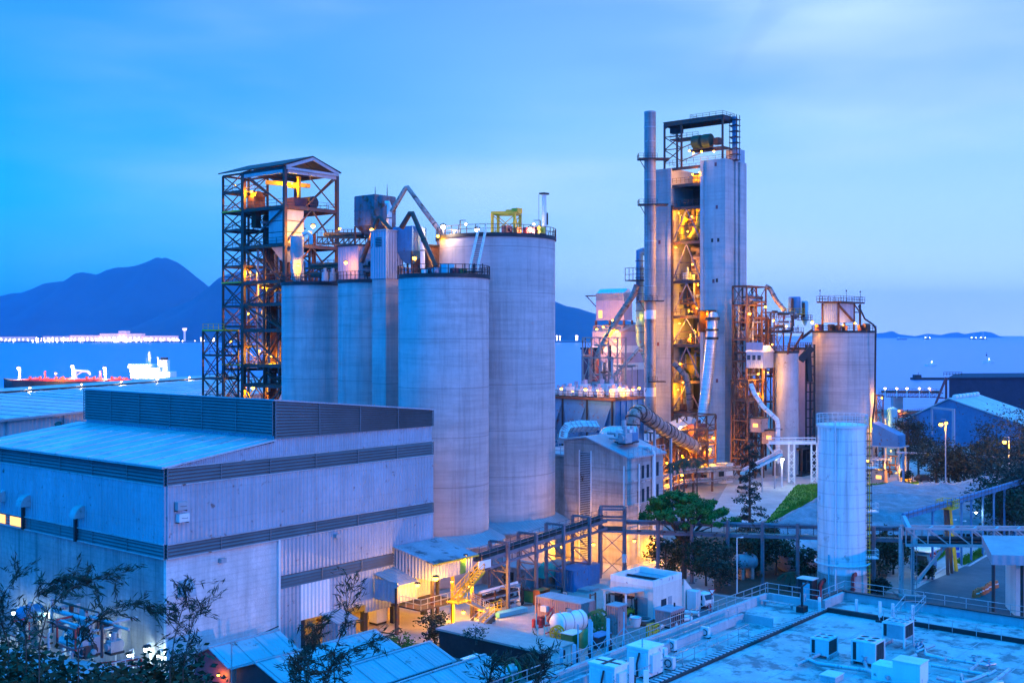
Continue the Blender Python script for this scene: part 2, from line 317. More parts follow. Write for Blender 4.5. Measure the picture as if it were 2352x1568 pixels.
def tree(name, label, cat, base, hgt, rad, mat, n=1500, size=.35, clumps=26, droop=0, asp=.5, trunk=.22, group=None, seed=1, low=.35, shell=.5, spread=.34):
 rg = random.Random(seed); base = V(base); t = thing(name, label, cat, base, group)
 cz = hgt * (1 + low) / 2; rz = hgt * (1 - low) / 2; mb = MB()
 _, cl = leaves(mb, base + ZU * cz, (rad, rad, rz), n, size, rg, clumps, droop, asp, shell, spread)
 tr = MB(); top = base + V((rg.uniform(-.1, .1) * rad, rg.uniform(-.1, .1) * rad, hgt * .8))
 tr.tube([base - ZU * .2, base.lerp(top, .35) + V((rg.uniform(-.1, .1), 0, 0)), base.lerp(top, .7), top], [trunk * 1.3, trunk, trunk * .6, trunk * .2], 8)
 for k in cl[:10]:
  s = base.lerp(top, rg.uniform(.35, .75)); e = base + ZU * cz + k * .85; tr.tube([s, s.lerp(e, .5) + ZU * .1 * rad, e], [trunk * .5, trunk * .3, trunk * .1], 6)
 tr.build('trunk', m_bark, t); mb.build('crown', mat, t, smooth=0); return t
HAZE = 5.5e-5
# the setting
land = [(-900, -120), (900, -120), (900, 405), (330, 440), (190, 470), (130, 520), (60, 640), (-60, 660), (-300, 640), (-900, 560)]
struct('ground', MB().prism([(x, y, -9) for x, y in land], (0, 0, 9)), m_ground)
struct('sea', MB().quad((-42000, -2000, -3), (42000, -2000, -3), (42000, 60000, -3), (-42000, 60000, -3)), m_water)
yd = [g(0, 880, 1475), g(0, 1300, 1480), g(0, 1420, 1440), g(0, 1640, 1420), g(0, 1640, 1330), g(0, 1470, 1265), g(0, 1280, 1290), g(0, 1100, 1330), g(0, 860, 1400)]
struct('yard_pavement', MB().quad(*[p + ZU * .012 for p in yd]), m_yard)
pz = [g(0, 1640, 1165), g(0, 1690, 1215), g(0, 1770, 1190), g(0, 1835, 1113), g(0, 2340, 1113), g(0, 2340, 1060), g(0, 1700, 1060)]
struct('plaza_pavement', MB().quad(*[p + ZU * .008 for p in pz]), m_yard)
rdp = [g(0, 1560, 1440), g(0, 2500, 1470), g(0, 2500, 1290), g(0, 2210, 1275), g(0, 2120, 1340), g(0, 2010, 1395), g(0, 1890, 1412), g(0, 1640, 1400), g(0, 1600, 1370), g(0, 1540, 1350)]
struct('road', MB().quad(*[p + ZU * .016 for p in rdp]), m_asph)
pth = [g(0, 2085, 1365), g(0, 2120, 1342), g(0, 2215, 1300), g(0, 2270, 1262), g(0, 2250, 1240), g(0, 2190, 1262), g(0, 2110, 1322)]
struct('path', MB().quad(*[p + ZU * .02 for p in pth]), m_yard)
def lawn(name, pts, seed, n=1600):
 rg = random.Random(seed); mb = MB(); c = sum(pts, V((0, 0, 0))) / len(pts); mb.quad(*[p + ZU * .03 for p in pts])
 for i in range(n):
  k = rg.randrange(len(pts)); a, b_ = pts[k], pts[(k + 1) % len(pts)]; u = rg.random(); q = math.sqrt(rg.random()); p = c.lerp(a.lerp(b_, u), q) + ZU * .03
  s = rg.uniform(.06, .16); d = V((rg.uniform(-1, 1), rg.uniform(-1, 1), 0)).normalized() * s; mb.quad(p - d, p + d, p + d * .3 + ZU * s * 2)
 o = mb.build(name, m_lawn, smooth=0); o['kind'] = 'stuff'; return o
lawn('grass', [g(0, 1752, 1207), g(0, 1828, 1114), g(0, 1890, 1110), g(0, 1890, 1150), g(0, 1830, 1170)], 1, 3500)
lawn('grass', [g(0, 1990, 1111), g(0, 2110, 1106), g(0, 2110, 1111), g(0, 1990, 1119)], 2, 500)
lawn('grass', [g(0, 2190, 1290), g(0, 2262, 1254), g(0, 2258, 1275), g(0, 2215, 1298)], 3)
lawn('grass', [g(0, 2110, 1318), g(0, 2185, 1264), g(0, 2150, 1250), g(0, 2110, 1270)], 4)
struct('planting_soil', MB().quad(*[p + ZU * .01 for p in (g(0, 1500, 1330), g(0, 1580, 1350), g(0, 1700, 1370), g(0, 1880, 1372), g(0, 2030, 1345), g(0, 2060, 1250), g(0, 1700, 1215), g(0, 1500, 1255))]), m_soil)
kb = MB()
for q in ([g(0, 1600, 1352), g(0, 1640, 1366), g(0, 1705, 1375), g(0, 1760, 1368)], [g(0, 2110, 1340), g(0, 2190, 1292), g(0, 2265, 1253)], [g(0, 2180, 1297), g(0, 2225, 1300), g(0, 2290, 1262)]):
 for p, s in zip(q, q[1:]): kb.bar(p + ZU * .07, s + ZU * .07, .25, .14)
struct('kerb', kb, m_para)
hb = MB(); nx, ny = 24, 14
for j in range(ny + 1):
 for i in range(nx + 1):
  x = -75 + 150 * i / nx; y = -20 + 105 * j / ny; hb.v.append(V((x, y, max(-1, 29 - .47 * max(0, y) - .004 * max(0, y) ** 1.5) + noise.noise((x * .06, y * .06, 0)) * 1.2 - (3 if x > -8 else 0) - max(0, x) * .5)))
for j in range(ny):
 for i in range(nx): a = j * (nx + 1) + i; hb.f.append((a, a + 1, a + nx + 2, a + nx + 1))
struct('hillside', hb, m_soil, 60)
hz_ = bpy.data.materials.new('hazy air'); hz_.use_nodes = True; n_ = hz_.node_tree.nodes; n_.remove(n_['Principled BSDF']); pv = n_.new('ShaderNodeVolumePrincipled'); pv.inputs['Color'].default_value = (.26, .62, 1, 1); pv.inputs['Anisotropy'].default_value = .75; pv.inputs['Density'].default_value = HAZE; hz_.node_tree.links.new(pv.outputs[0], n_['Material Output'].inputs['Volume'])
ho = MB().obox((-15000, -1500, -24), (30000, 0, 0), (0, 21500, 0), (0, 0, 790)).build('haze', hz_, smooth=0); ho['kind'] = 'stuff'
def hill(name, sil, d, depth, foot=-3):
 mb = MB(); n = 150; m = 16; xs = [s[0] for s in sil]
 for j in range(m + 1):
  t = j / m
  for i in range(n + 1):
   px = xs[0] + (xs[-1] - xs[0]) * i / n
   for (a, ya), (b_, yb) in zip(sil, sil[1:]):
    if a <= px <= b_: py = ya + (yb - ya) * (px - a) / (b_ - a)
   h = H + (HY - py) / F * d; x = (px - CX) / F * d; s = 1 - abs(t - .5) * 2; y = d + (t - .5) * depth
   rough = (noise.fractal((x * .0012, y * .0012, 1), 1, 2, 5) * .16 * (1 if t != .5 else .05)) * s ** .3
   mb.v.append(V((x, y, foot - 20 + (h - foot + 20) * max(0, (s ** .95) + rough * (s < .99)))))
 for j in range(m):
  for i in range(n): a = j * (n + 1) + i; mb.f.append((a, a + 1, a + n + 2, a + n + 1))
 return struct(name, mb, m_hill, 80)
hill('mountain', [(-420, 735), (-200, 715), (-60, 692), (0, 680), (24, 674), (50, 672), (77, 662), (100, 651), (139, 646), (163, 648), (190, 633), (209, 628), (235, 634), (267, 620), (322, 608), (345, 598), (361, 590), (370, 594), (380, 591), (409, 603), (432, 620), (451, 636), (477, 660), (540, 700), (640, 760)], 10500, 3600)
hill('hill', [(270, 772), (340, 740), (400, 705), (440, 690), (477, 661), (500, 640), (515, 632), (560, 621), (616, 614), (700, 600), (900, 608), (1100, 640), (1240, 682), (1277, 693), (1300, 703), (1325, 707), (1340, 712), (1365, 720), (1480, 745), (1640, 772)], 8200, 2600)
def isle(sil, d):
 o = hill('island', sil, d, 900)
 return o
isle([(1985, 771), (2010, 766), (2030, 764), (2048, 760), (2062, 767), (2095, 771)], 16000)
isle([(2105, 771), (2130, 766), (2160, 769), (2185, 764), (2200, 763), (2215, 767), (2240, 763), (2262, 761), (2280, 764), (2292, 771)], 17000)
fs = MB().prism([(-3300, 5750, -4), (-900, 5650, -4), (600, 5600, -4), (600, 6900, -4), (-3300, 6900, -4)], (0, 0, 6)); struct('far_shore', fs, m_shore)
m_fac = EM('self-lit facade', (1, .62, .7), .5); m_fac2 = EM('dim self-lit facade', (.75, .6, .9), .35); m_fac3 = EM('lit glazing', (1, .72, .6), 2.2)  # floodlight on the walls is put in as their own emission
rg = random.Random(5)
spec = [(229, 325, 766, 779, 'long pale terminal hall on the far shore, tallest of the lit airport row'), (272, 290, 760, 765, 'small bluish block standing on the roof of the far terminal hall'), (160, 226, 770, 779, 'low lit terminal wing on the far shore beside the tall hall'),
  (98, 158, 772, 779, 'low lit far shore hall between the terminal wing and the shore gap'), (0, 70, 773, 780, 'lit far shore shed at the end of the airport row, below the mountain foot'), (328, 402, 771, 779, 'lit far shore concourse between the tall hall and control tower')]
for x0, x1, y0, y1, lb in spec:
 d = 5900; a = w(0, x0, y0, d); b_ = w(0, x1, y1, d); mb = MB(); t = thing('terminal_building', lb, 'building', (a.x, d, 3), 'airport buildings on the far shore')
 k = max(2, int((x1 - x0) / 9)); dx = (b_.x - a.x) / k
 MB().obox((a.x, d, 3), (b_.x - a.x, 0, 0), (0, 60, 0), (0, 0, a.z - 3)).build('hall', m_fac if x0 > 150 else m_fac2, t)
 MB().prism([(a.x - 6, d - 6, a.z), (b_.x + 6, d - 6, a.z), (b_.x + 6, d + 66, a.z), (a.x - 6, d + 66, a.z)], (0, 0, 2.5)).build('roof', m_shore, t)
 for i in range(k): mb.obox((a.x + dx * (i + .2), d - 1, 4), (dx * .3, 0, 0), (0, .6, 0), (0, 0, (a.z - 3) * .55))
 mb.build('glazing', m_fac3, t)
ct = thing('control_tower', 'slim lit control tower rising over the far airport shore', 'tower', w(0, 424, 788, 5900))
MB().cyl((w(0, 424, 788, 5900).x, 5900, 2), 5, 55, 12).build('shaft', m_fac2, ct); MB().cyl((w(0, 424, 788, 5900).x, 5900, 57), 9, 12, 12, 12).build('cab', m_fac3, ct)
proto = None
for i in range(120):
 px = rg.choice([rg.uniform(-5, 420), rg.uniform(80, 330), rg.uniform(-5, 504)]); d = rg.uniform(5660, 5840); r = rg.uniform(1.6, 4.2)
 p = V(((px - CX) / F * d, d, rg.choice([4, 6, 9, 14, 18])))
 if proto is None:
  me = MB().bar((0, 0, -6), (0, 0, 0), .6).ball((0, 0, 0), 1, 8); proto = tag(me.build('shore_lamp', EM('shore lamp glow', (1, .75, .6), 9)), 'tiny bright lamp in the light strip along the far shore', 'lamp', 'lamps along the far airport shore'); o = proto; ORG[o.name] = V(p); o.location = p
 else: o = dup(proto, p)
 o.scale = (r, r, r)
for i, px in enumerate((1279, 1286, 1323, 1326)):
 o = dup(proto, w(0, px, 772, 5000), label='tiny lamp on the water between the tall silo and the purple plant house', group='lamps beyond the strait'); o.scale = (3,) * 3
def tanker():
 d = 735; X = lambda px: (px - CX) / F * d; Zp = lambda py: zof(py, d)
 t = thing('tanker_ship', 'floodlit tanker with red deck and white wheelhouse moored behind the long shed', 'ship', (X(200), d, -3))
 hull = MB(); xs = [X(8), X(20), X(40), X(360), X(402)]; hw = [.6, 4, 8, 8.5, 7.5]; dk = [Zp(868), Zp(870), Zp(874), Zp(877), Zp(867)]
 for x, b_, z in zip(xs, hw, dk): hull.v += [V((x + (3 if x < X(10) else 0), d - b_ * .8, -3.5)), V((x, d - b_, z)), V((x, d + b_, z)), V((x, d + b_ * .8, -3.5))]
 for i in range(4):
  a = i * 4
  for k in range(3): hull.f.append((a + k, a + 4 + k, a + 5 + k, a + 1 + k))
 hull.f += [(0, 1, 2, 3), (19, 18, 17, 16)]; hull.build('hull', m_dark, t, smooth=0)
 MB().prism([(X(36), d - 8.3, Zp(873)), (X(352), d - 8.8, Zp(876)), (X(352), d + 8.8, Zp(876)), (X(36), d + 8.3, Zp(873))], (0, 0, .5)).build('deck', m_red, t)
 pp = MB();
 for k in range(5): pp.tube([(X(60), d - 5 + k * 2, Zp(871)), (X(300), d - 5 + k * 2, Zp(872))], .5, 8)
 for px in (75, 98, 135, 150, 205, 222, 262, 280): pp.cyl((X(px), d - 4, Zp(875)), .9, 3.2, 10); pp.cbox((X(px + 5), d + 2, Zp(875)), 2, 3, 2.2)
 pp.build('deck_pipework', m_red, t); s = MB(); z0 = Zp(868)
 s.prism([(X(308), d - 7, z0), (X(398), d - 7, z0), (X(398), d + 7, z0), (X(308), d + 7, z0)], (0, 0, 4.2)); s.prism([(X(306), d - 6.5, z0 + 4.2), (X(372), d - 6.5, z0 + 4.2), (X(372), d + 6.5, z0 + 4.2), (X(306), d + 6.5, z0 + 4.2)], (0, 0, 2.4))
 s.prism([(X(305), d - 9, z0 + 6.6), (X(350), d - 9, z0 + 6.6), (X(350), d + 9, z0 + 6.6), (X(305), d + 9, z0 + 6.6)], (0, 0, 2.4)); s.build('wheelhouse', m_white, t)
 wn = MB(); [wn.obox((X(310 + k * 7.5), d - 9.04 if r_ else d - 7.04, z0 + (7.6 if r_ else 1.6)), (1.1, 0, 0), (0, .1, 0), (0, 0, .9)) for k in range(5 if 1 else 0) for r_ in (0, 1)]; wn.build('window_band', m_glass, t)
 MB().prism([(X(368), d - 3, z0 + 4.2), (X(387), d - 3, z0 + 4.2), (X(387), d + 3, z0 + 4.2), (X(368), d + 3, z0 + 4.2)], (0, 0, 7.5)).build('funnel', m_white, t)
 MB().cyl((X(374), d, z0 + 11.7), 1.5, 1.6, 12).cyl((X(381), d, z0 + 11.7), 1.5, 1.6, 12).build('funnel_cap', m_dark, t)
 m_ = MB().tube([(X(343), d, z0 + 9), (X(343), d, z0 + 17)], [1.2, .5], 8).bar((X(338), d, z0 + 13), (X(348), d, z0 + 13), .5).bar((X(339), d, z0 + 15), (X(347), d, z0 + 15), .4).bar((X(336), d, z0 + 9), (X(336), d, z0 + 12.5), .3); m_.build('mast', m_white, t); MB().tube([(X(363), d, z0 + 6), (X(363), d, z0 + 13.5)], .55, 8).build('vent_mast', m_white, t)
 for px, py in ((45, 850), (168, 846), (242, 850)): MB().tube([(X(px), d, Zp(874)), (X(px), d, Zp(py))], [.9, .6], 8).bar((X(px - 2.5), d, Zp(py)), (X(px + 2.5), d, Zp(py)), .6).build('light_mast', m_white, t)
 MB().tube([(X(177), d - 3, Zp(875)), (X(177), d - 3, Zp(850)), (X(205), d - 3, Zp(852)), (X(211), d - 3, Zp(860))], [1.3, 1.0, .8, .6], 10).bar((X(177), d - 3, Zp(862)), (X(196), d - 3, Zp(852)), .4).build('deck_crane', m_white, t)
 for px in (99, 226): MB().tube([(X(px), d + 3, Zp(875)), (X(px), d + 3, Zp(852))], .6, 8).build('kingpost', m_red, t)
 for px, py, wt, k in ((45, 847, 90000, 'h'), (168, 843, 120000, 'h'), (242, 847, 90000, 'h'), (318, 862, 70000, 'h'), (360, 858, 70000, 'h'), (148, 866, 30000, 's'), (318, 869, 12000, 's')):
  lamp(V((X(px), d - (1.5 if wt > 80000 else 14), Zp(py) + (.8 if wt > 80000 else 3))), f'bright ship lamp {"high on a white light mast" if wt > 80000 else "low over the deck"} of the tanker, ' + {45: 'nearest the bow', 168: 'beside the deck crane', 242: 'nearest the wheelhouse', 318: 'at the wheelhouse foot', 360: 'below the funnel', 148: 'amber, amidships'}[px] + (' in amber' if py == 869 else ''), wt, k, 'lamps of the tanker', 5.0 if wt > 80000 else 3.0)
tanker()
for k, (px, py, ln) in enumerate(((2138, 840, 9), (2270, 833, 9))):
 p = g(0, px, py, -3); t = thing('motor_boat', ['small launch with a white deck light, closer of two on the strait', 'small launch with a white deck light, farther of two on the strait'][k], 'boat', p, 'launches on the strait')
 hb = MB(); prof = [(-7, .1), (-4, 1.6), (5, 1.9), (7, 1.5)]
 for x, b_ in prof: hb.v += [p + V((x, -b_ * .6, -.4)), p + V((x, -b_, 1.5)), p + V((x, b_, 1.5)), p + V((x, b_ * .6, -.4))]
 for i in range(3):
  for q in range(4): hb.f.append((i * 4 + q, i * 4 + 4 + q, i * 4 + 4 + (q + 1) % 4, i * 4 + (q + 1) % 4))
 hb.f += [(0, 1, 2, 3), (15, 14, 13, 12)]; hb.build('hull', m_white, t, smooth=0); MB().cbox(p + V((1, 0, 1.5)), 4, 2.6, 1.8, V((1, 0, 0)), V((0, 1, 0))).build('cabin', m_white, t)
 MB().bar(p + V((1, 0, 3.3)), p + V((1, 0, 5)), .15).ball(p + V((1, 0, 5)), .5, 8).build('mast_light', e_white, t)
p = g(0, 2150, 872, -3); t = thing('barge', 'long dark barge passing behind the black shed wall', 'boat', p)
MB().prism([p + V((-19, -4, 0)), p + V((12, -4, 0)), p + V((16, 0, 0)), p + V((12, 4, 0)), p + V((-19, 4, 0))], (0, 0, 1.8)).build('hull', m_dark, t); MB().cbox(p + V((-15, 0, 1.8)), 5, 6, 2.2, V((1, 0, 0)), V((0, 1, 0))).build('cabin', m_dark, t); MB().tube([p + V((-14, 0, 4)), p + V((-14, 0, 6))], .2, 8).build('mast', m_dark, t)
for k, (px, d, h) in enumerate(((2236, 9500, 60), (2257, 9500, 66), (2130, 9800, 45))):
 p = V(((px - CX) / F * d, d, -3)); t = thing('drilling_rig', ['rig with a square lattice mast on the horizon before the low islands', 'tallest rig mast on the horizon, before the low islands', 'short rig mast on the horizon at the gap between two islands'][k], 'rig', p, 'rigs on the horizon')
 MB().cbox(p, 60, 24, 12, V((1, 0, 0)), V((0, 1, 0))).build('hull', m_dark, t); mb = MB()
 for sx in (-6, 6):
  for sy in (-6, 6): mb.bar(p + V((sx, sy, 12)), p + V((sx * .5, sy * .5, h)), 2)
 for q in range(5): z = 12 + (h - 12) * q / 5; mb.bar(p + V((-6, -6, z)), p + V((6, -6, z + h / 6)), 1.5)
 mb.build('derrick_lattice', m_grey, t); MB().ball(p + V((-20, -10, 16)), 5, 8).ball(p + V((18, -10, 15)), 4, 8).build('deck_light', e_white, t)
p = g(0, 2072, 774, -3); p = V((p.x * 9000 / p.y, 9000, -3)); t = thing('cargo_ship', 'tiny cargo ship on the horizon left of the low islands'.replace('left of', 'beside'), 'ship', p); MB().prism([p + V((-40, -6, 0)), p + V((30, -6, 0)), p + V((40, 0, 0)), p + V((30, 6, 0)), p + V((-40, 6, 0))], (0, 0, 8)).build('hull', m_dark, t); MB().cbox(p + V((-28, 0, 8)), 14, 10, 14, V((1, 0, 0)), V((0, 1, 0))).build('superstructure', m_white, t)
p = g(0, 2266, 817, -3); solo(MB().cyl(p, 1.6, 2.2, 12, 1.1).bar(p + ZU * 2, p + ZU * 5, .4).cyl(p + ZU * 4.6, .9, 1.2, 8, .1), 'buoy', m_dark, 'dark buoy alone on the open strait', 'buoy')
# warehouse
C0 = V((-31.6, 104, 0)); LA_, LB_ = 35.2, 36.5
wh = thing('warehouse', 'big corrugated warehouse with louvre bands and a louvred roof monitor', 'warehouse', C0)
def face(mb, o, D, t0, t1, z0, z1, out, th=.2):          # a wall panel along D standing th proud towards out
 return mb.obox(o + D * t0 + ZU * z0, D * (t1 - t0), out * th, ZU * (z1 - z0))
def louvre(name, o, D, t0, t1, z0, z1, out, st=.3, lab=None, mat=None, z0b=None, z1b=None):     # real sloping blades; the ends may differ in level
 mb = MB(); n = max(3, round((z1 - z0) / st)); p = o + D * t0; q = o + D * t1; z0b = z0 if z0b is None else z0b; z1b = z1 if z1b is None else z1b
 for i in range(n):
  a, b_ = z0 + (z1 - z0) * i / n, z0 + (z1 - z0) * (i + .8) / n; a2, b2 = z0b + (z1b - z0b) * i / n, z0b + (z1b - z0b) * (i + .8) / n
  mb.quad(p + ZU * a + out * .26, q + ZU * a2 + out * .26, q + ZU * b2 + out * .03, p + ZU * b_ + out * .03)
  mb.quad(p + ZU * a + out * .22, p + ZU * (a - .02) + out * .05, q + ZU * (a2 - .02) + out * .05, q + ZU * a2 + out * .22)
 mb.quad(p + ZU * z0 + out * .02, q + ZU * z0b + out * .02, q + ZU * z1b + out * .02, p + ZU * z1 + out * .02)
 k = max(1, round((t1 - t0) / 6))
 for i in range(k + 1): s = p.lerp(q, i / k); za = z0 + (z0b - z0) * i / k; zb = z1 + (z1b - z1) * i / k; mb.obox(s + ZU * za + out * .2 - D * .04, D * .08, out * .06, ZU * (zb - za))
 return mb.build(name, mat or m_louv, wh, lab, smooth=0)
nA, nB = -B, -A                                           # outward: the A-running wall faces -B, the B-running wall faces -A
ztop, zb1, zb2t, zb2b = 19.9, 18.25, 12.9, 11.6
t638 = along(C0, A, 638); t688 = along(C0, A, 688); t755 = along(C0, A, 755); t692 = along(C0, A, 692); t837 = along(C0, A, 837); t630 = along(C0, A, 630)
MB().obox(C0 + B * .4 + A * .02, B * LB_, A * .4, ZU * zb2b).build('block_wall', m_block, wh)
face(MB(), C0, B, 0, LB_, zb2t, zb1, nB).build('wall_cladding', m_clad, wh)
louvre('louvre_band', C0, B, 0, LB_, zb1, ztop, nB); louvre('louvre_band', C0, B, 0, LB_, zb2b, zb2t, nB)
MB().obox(C0 + A * .02, A * t638, B * .4, ZU * zb2b).build('brick_wall', m_brick, wh)
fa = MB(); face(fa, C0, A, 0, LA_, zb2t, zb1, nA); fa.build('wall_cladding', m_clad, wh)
louvre('louvre_band', C0, A, 0, LA_, zb1, ztop, nA, z0b=zb1 + .05, z1b=ztop - .1); louvre('louvre_band', C0, A, 0, LA_, zb2b, zb2t, nA)
zl1, zl0 = 7.95, 6.65
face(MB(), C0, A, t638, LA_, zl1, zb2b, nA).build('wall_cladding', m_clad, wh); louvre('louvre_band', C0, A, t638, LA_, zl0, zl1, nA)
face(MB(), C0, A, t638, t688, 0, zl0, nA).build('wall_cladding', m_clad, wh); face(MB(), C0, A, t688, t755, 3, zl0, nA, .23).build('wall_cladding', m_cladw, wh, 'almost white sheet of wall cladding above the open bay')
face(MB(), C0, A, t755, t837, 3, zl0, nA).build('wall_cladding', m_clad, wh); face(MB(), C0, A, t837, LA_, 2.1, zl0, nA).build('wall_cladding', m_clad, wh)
MB().obox(C0 + A * (t638 - .12) - B * .3, A * .24, B * .3, ZU * zb2b).build('corner_trim', m_pale, wh)
rg2 = C0 + A * t630
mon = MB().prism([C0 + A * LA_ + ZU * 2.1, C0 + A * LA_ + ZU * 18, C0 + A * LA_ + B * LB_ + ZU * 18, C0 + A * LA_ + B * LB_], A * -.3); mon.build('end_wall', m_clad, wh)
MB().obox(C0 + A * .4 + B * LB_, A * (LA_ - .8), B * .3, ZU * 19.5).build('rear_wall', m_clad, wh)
gz = 21.5; gt = MB(); gt.prism([C0 + ZU * (ztop + .0), C0 + A * t630 + ZU * ztop, C0 + A * t630 + ZU * (gz - .15)], B * .2); gt.prism([C0 + A * t630 + ZU * ztop, C0 + A * LA_ + ZU * (ztop - .1), C0 + A * LA_ + ZU * 21.6, C0 + A * t630 + ZU * 21.7], B * .2); gt.build('gable_cladding', m_clad, wh)
MB().prism([C0 - A * .35 - B * .3 + ZU * (ztop - .02), C0 + A * t630 - B * .3 + ZU * gz, C0 + A * t630 - B * .3 + ZU * (gz + .16), C0 - A * .35 - B * .3 + ZU * (ztop + .14)], B * (LB_ + .6)).build('roof', m_roof, wh)
rs = MB(); [rs.bar(C0 + B * k - A * .3 + ZU * (ztop + .18), C0 + B * k + A * t630 + ZU * (gz + .18), .1, .06) for k in range(1, 36, 3)]; rs.build('roof_seam', m_roof, wh); MB().bar(C0 - A * .5 - B * .3 + ZU * (ztop + .05), C0 - A * .5 + B * LB_ + ZU * (ztop + .05), .25, .2).build('gutter', m_grey, wh)
M0 = C0 + A * t630; zt0, zt1 = 25.5, 23.4; LM = LA_ - t630
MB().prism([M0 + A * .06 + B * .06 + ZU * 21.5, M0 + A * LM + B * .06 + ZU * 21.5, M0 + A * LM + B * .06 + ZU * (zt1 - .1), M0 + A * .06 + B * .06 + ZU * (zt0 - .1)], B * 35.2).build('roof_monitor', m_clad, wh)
louvre('louvre_band', M0, B, 0, 35.3, 22.0, zt0, nB, .32); louvre('louvre_band', M0, A, 0, LM, 21.7, zt0, nA, .32, z0b=21.6, z1b=zt1)
MB().prism([M0 - A * .3 - B * .3 + ZU * zt0, M0 + A * (LM + .3) - B * .3 + ZU * zt1, M0 + A * (LM + .3) - B * .3 + ZU * (zt1 + .14), M0 - A * .3 - B * .3 + ZU * (zt0 + .14)], B * 35.9).build('monitor_roof', m_roofb, wh)
for zz in (ztop, zb1, zb2t, zb2b): MB().bar(C0 - A * .25 + ZU * zz, C0 - A * .25 + B * LB_ + ZU * zz, .1, .12).build('flashing', m_grey, wh); MB().bar(C0 - B * .25 + ZU * zz, C0 - B * .25 + A * LA_ + ZU * zz, .1, .12).build('flashing', m_grey, wh)
def hood(o, D, out, wd=1.1, ht=1.2, mat=m_grey, side=1):  # exhaust hood curved out of a wall
 mb = MB(); pr = [o] + [o + out * math.sin(a) * wd + ZU * (ht * (math.cos(a))) for a in (0, .35, .7, 1.05, 1.4, 1.57)]; mb.prism(pr, D * 1.1); return mb.build('exhaust_hood', mat, wh)
for zx, zy in ((40, 615), (170, 640), (455, 700)):
 px, py = P(7, zx, zy); t = along(C0, B, px); q = C0 + B * t + nB * .2; q.z = zof(py, q.y); hood(q, B, nB)
for zx, zy in ((137, 690), (413, 750)):
 px, py = P(7, zx, zy); t = along(C0, B, px); q = C0 + B * t + nB * .35; q.z = zof(py, q.y); MB().bar(q - ZU * 1.4, q + ZU * 1.2, .3).build('exhaust_pipe', m_dark, wh)
px, py = P(7, 938, 1110); q = C0 + A * along(C0, A, px) + nA * .02; q.z = zof(py, q.y); hood(q, A, nA, 1.2, 1.4)
for zx, zy in ((1145, 935),): px, py = P(7, zx, zy); q = C0 + A * along(C0, A, px); q.z = zof(py, q.y); MB().obox(q, A * .6, nA * .5, ZU * .4).build('wall_box', m_grey, wh)
px, py = P(8, 535, 545); q = C0 + A * along(C0, A, px) + nA * .2; q.z = zof(py, q.y); MB().obox(q, A * .6, nA * .5, ZU * .4).build('wall_box', m_grey, wh)
for k, (zx, zy) in enumerate(((938, 660), (945, 722))):
 px, py = P(7, zx, zy); q = C0 + A * along(C0, A, px) + nA * .22 - A * .6; q.z = zof(py, q.y); t = thing('air_conditioner', ['upper air conditioner on a rusty bracket at the warehouse corner', 'lower air conditioner with a pale front at the warehouse corner'][k], 'air conditioner', q, 'air conditioners at the warehouse corner')
 MB().obox(q, A * 1.1, nA * .55, ZU * .75).build('case', m_pale if k else m_grey, t); MB().lathe(q + A * .55 + nA * .56 + ZU * .37, [(.3, -.02), (.3, .02)], 14).build('fan_guard', m_dark, t); MB().bar(q - ZU * .08, q + nA * .5 - ZU * .08, .08).bar(q + A * 1 - ZU * .08, q + A * 1 + nA * .5 - ZU * .08, .08).build('bracket', m_rust, t)
for zx0, zx1, zy in ((-20, 40, 712), (65, 130, 728)):
 px0, py = P(7, zx0, zy); px1, _ = P(7, zx1, zy); t0 = along(C0, B, px1); t1 = along(C0, B, px0); MB().obox(C0 + B * t0 + nB * .24 + ZU * 11.75, B * (t1 - t0), nB * .03, ZU * .95).build('lit_louvre', e_win, wh)
for px in (692, 760, 837, 905, 975): t = along(C0, A, px); MB().obox(C0 + A * t + B * .1, A * .55, B * .55, ZU * (3.0 if px < 830 else 2.1)).build('pillar', m_dark, wh)
MB().obox(C0 + A * 13 + B * 7.2, A * 22, B * .3, ZU * 6).build('bay_rear_wall', m_block, wh)
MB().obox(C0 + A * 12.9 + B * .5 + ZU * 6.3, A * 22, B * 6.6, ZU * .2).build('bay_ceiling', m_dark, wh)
q = C0 + A * along(C0, A, 735) + nA * 2.6
t = thing('control_hut', 'small corrugated hut with a lean-to roof before the open bay', 'hut', q); MB().obox(q, A * 2.6, B * 2.2, ZU * 2.5).build('wall', m_clad, t)
MB().prism([q - A * .2 - B * .3 + ZU * 2.5, q + A * 2.8 - B * .3 + ZU * 2.5, q + A * 2.8 + B * 2.4 + ZU * 3.1, q - A * .2 + B * 2.4 + ZU * 3.1], ZU * .1).build('roof', m_roofb, t); MB().obox(q + A * .5 - B * .04, A * .8, B * .05, ZU * 1.9).build('door', m_lblue, t)
for k, (px, dz) in enumerate(((720, 3.4), (800, 3.6), (870, 3.2), (930, 3.5))):
 q = C0 + A * along(C0, A, px) + B * 3.5 + ZU * (5.2 if px < 840 else 5); lamp(q, ['amber lamp inside the open bay behind the small hut', 'amber lamp inside the open bay beside the dark pillar', 'amber lamp under the warehouse by the loading shed', 'amber lamp deep under the loading shed'][k], 900)
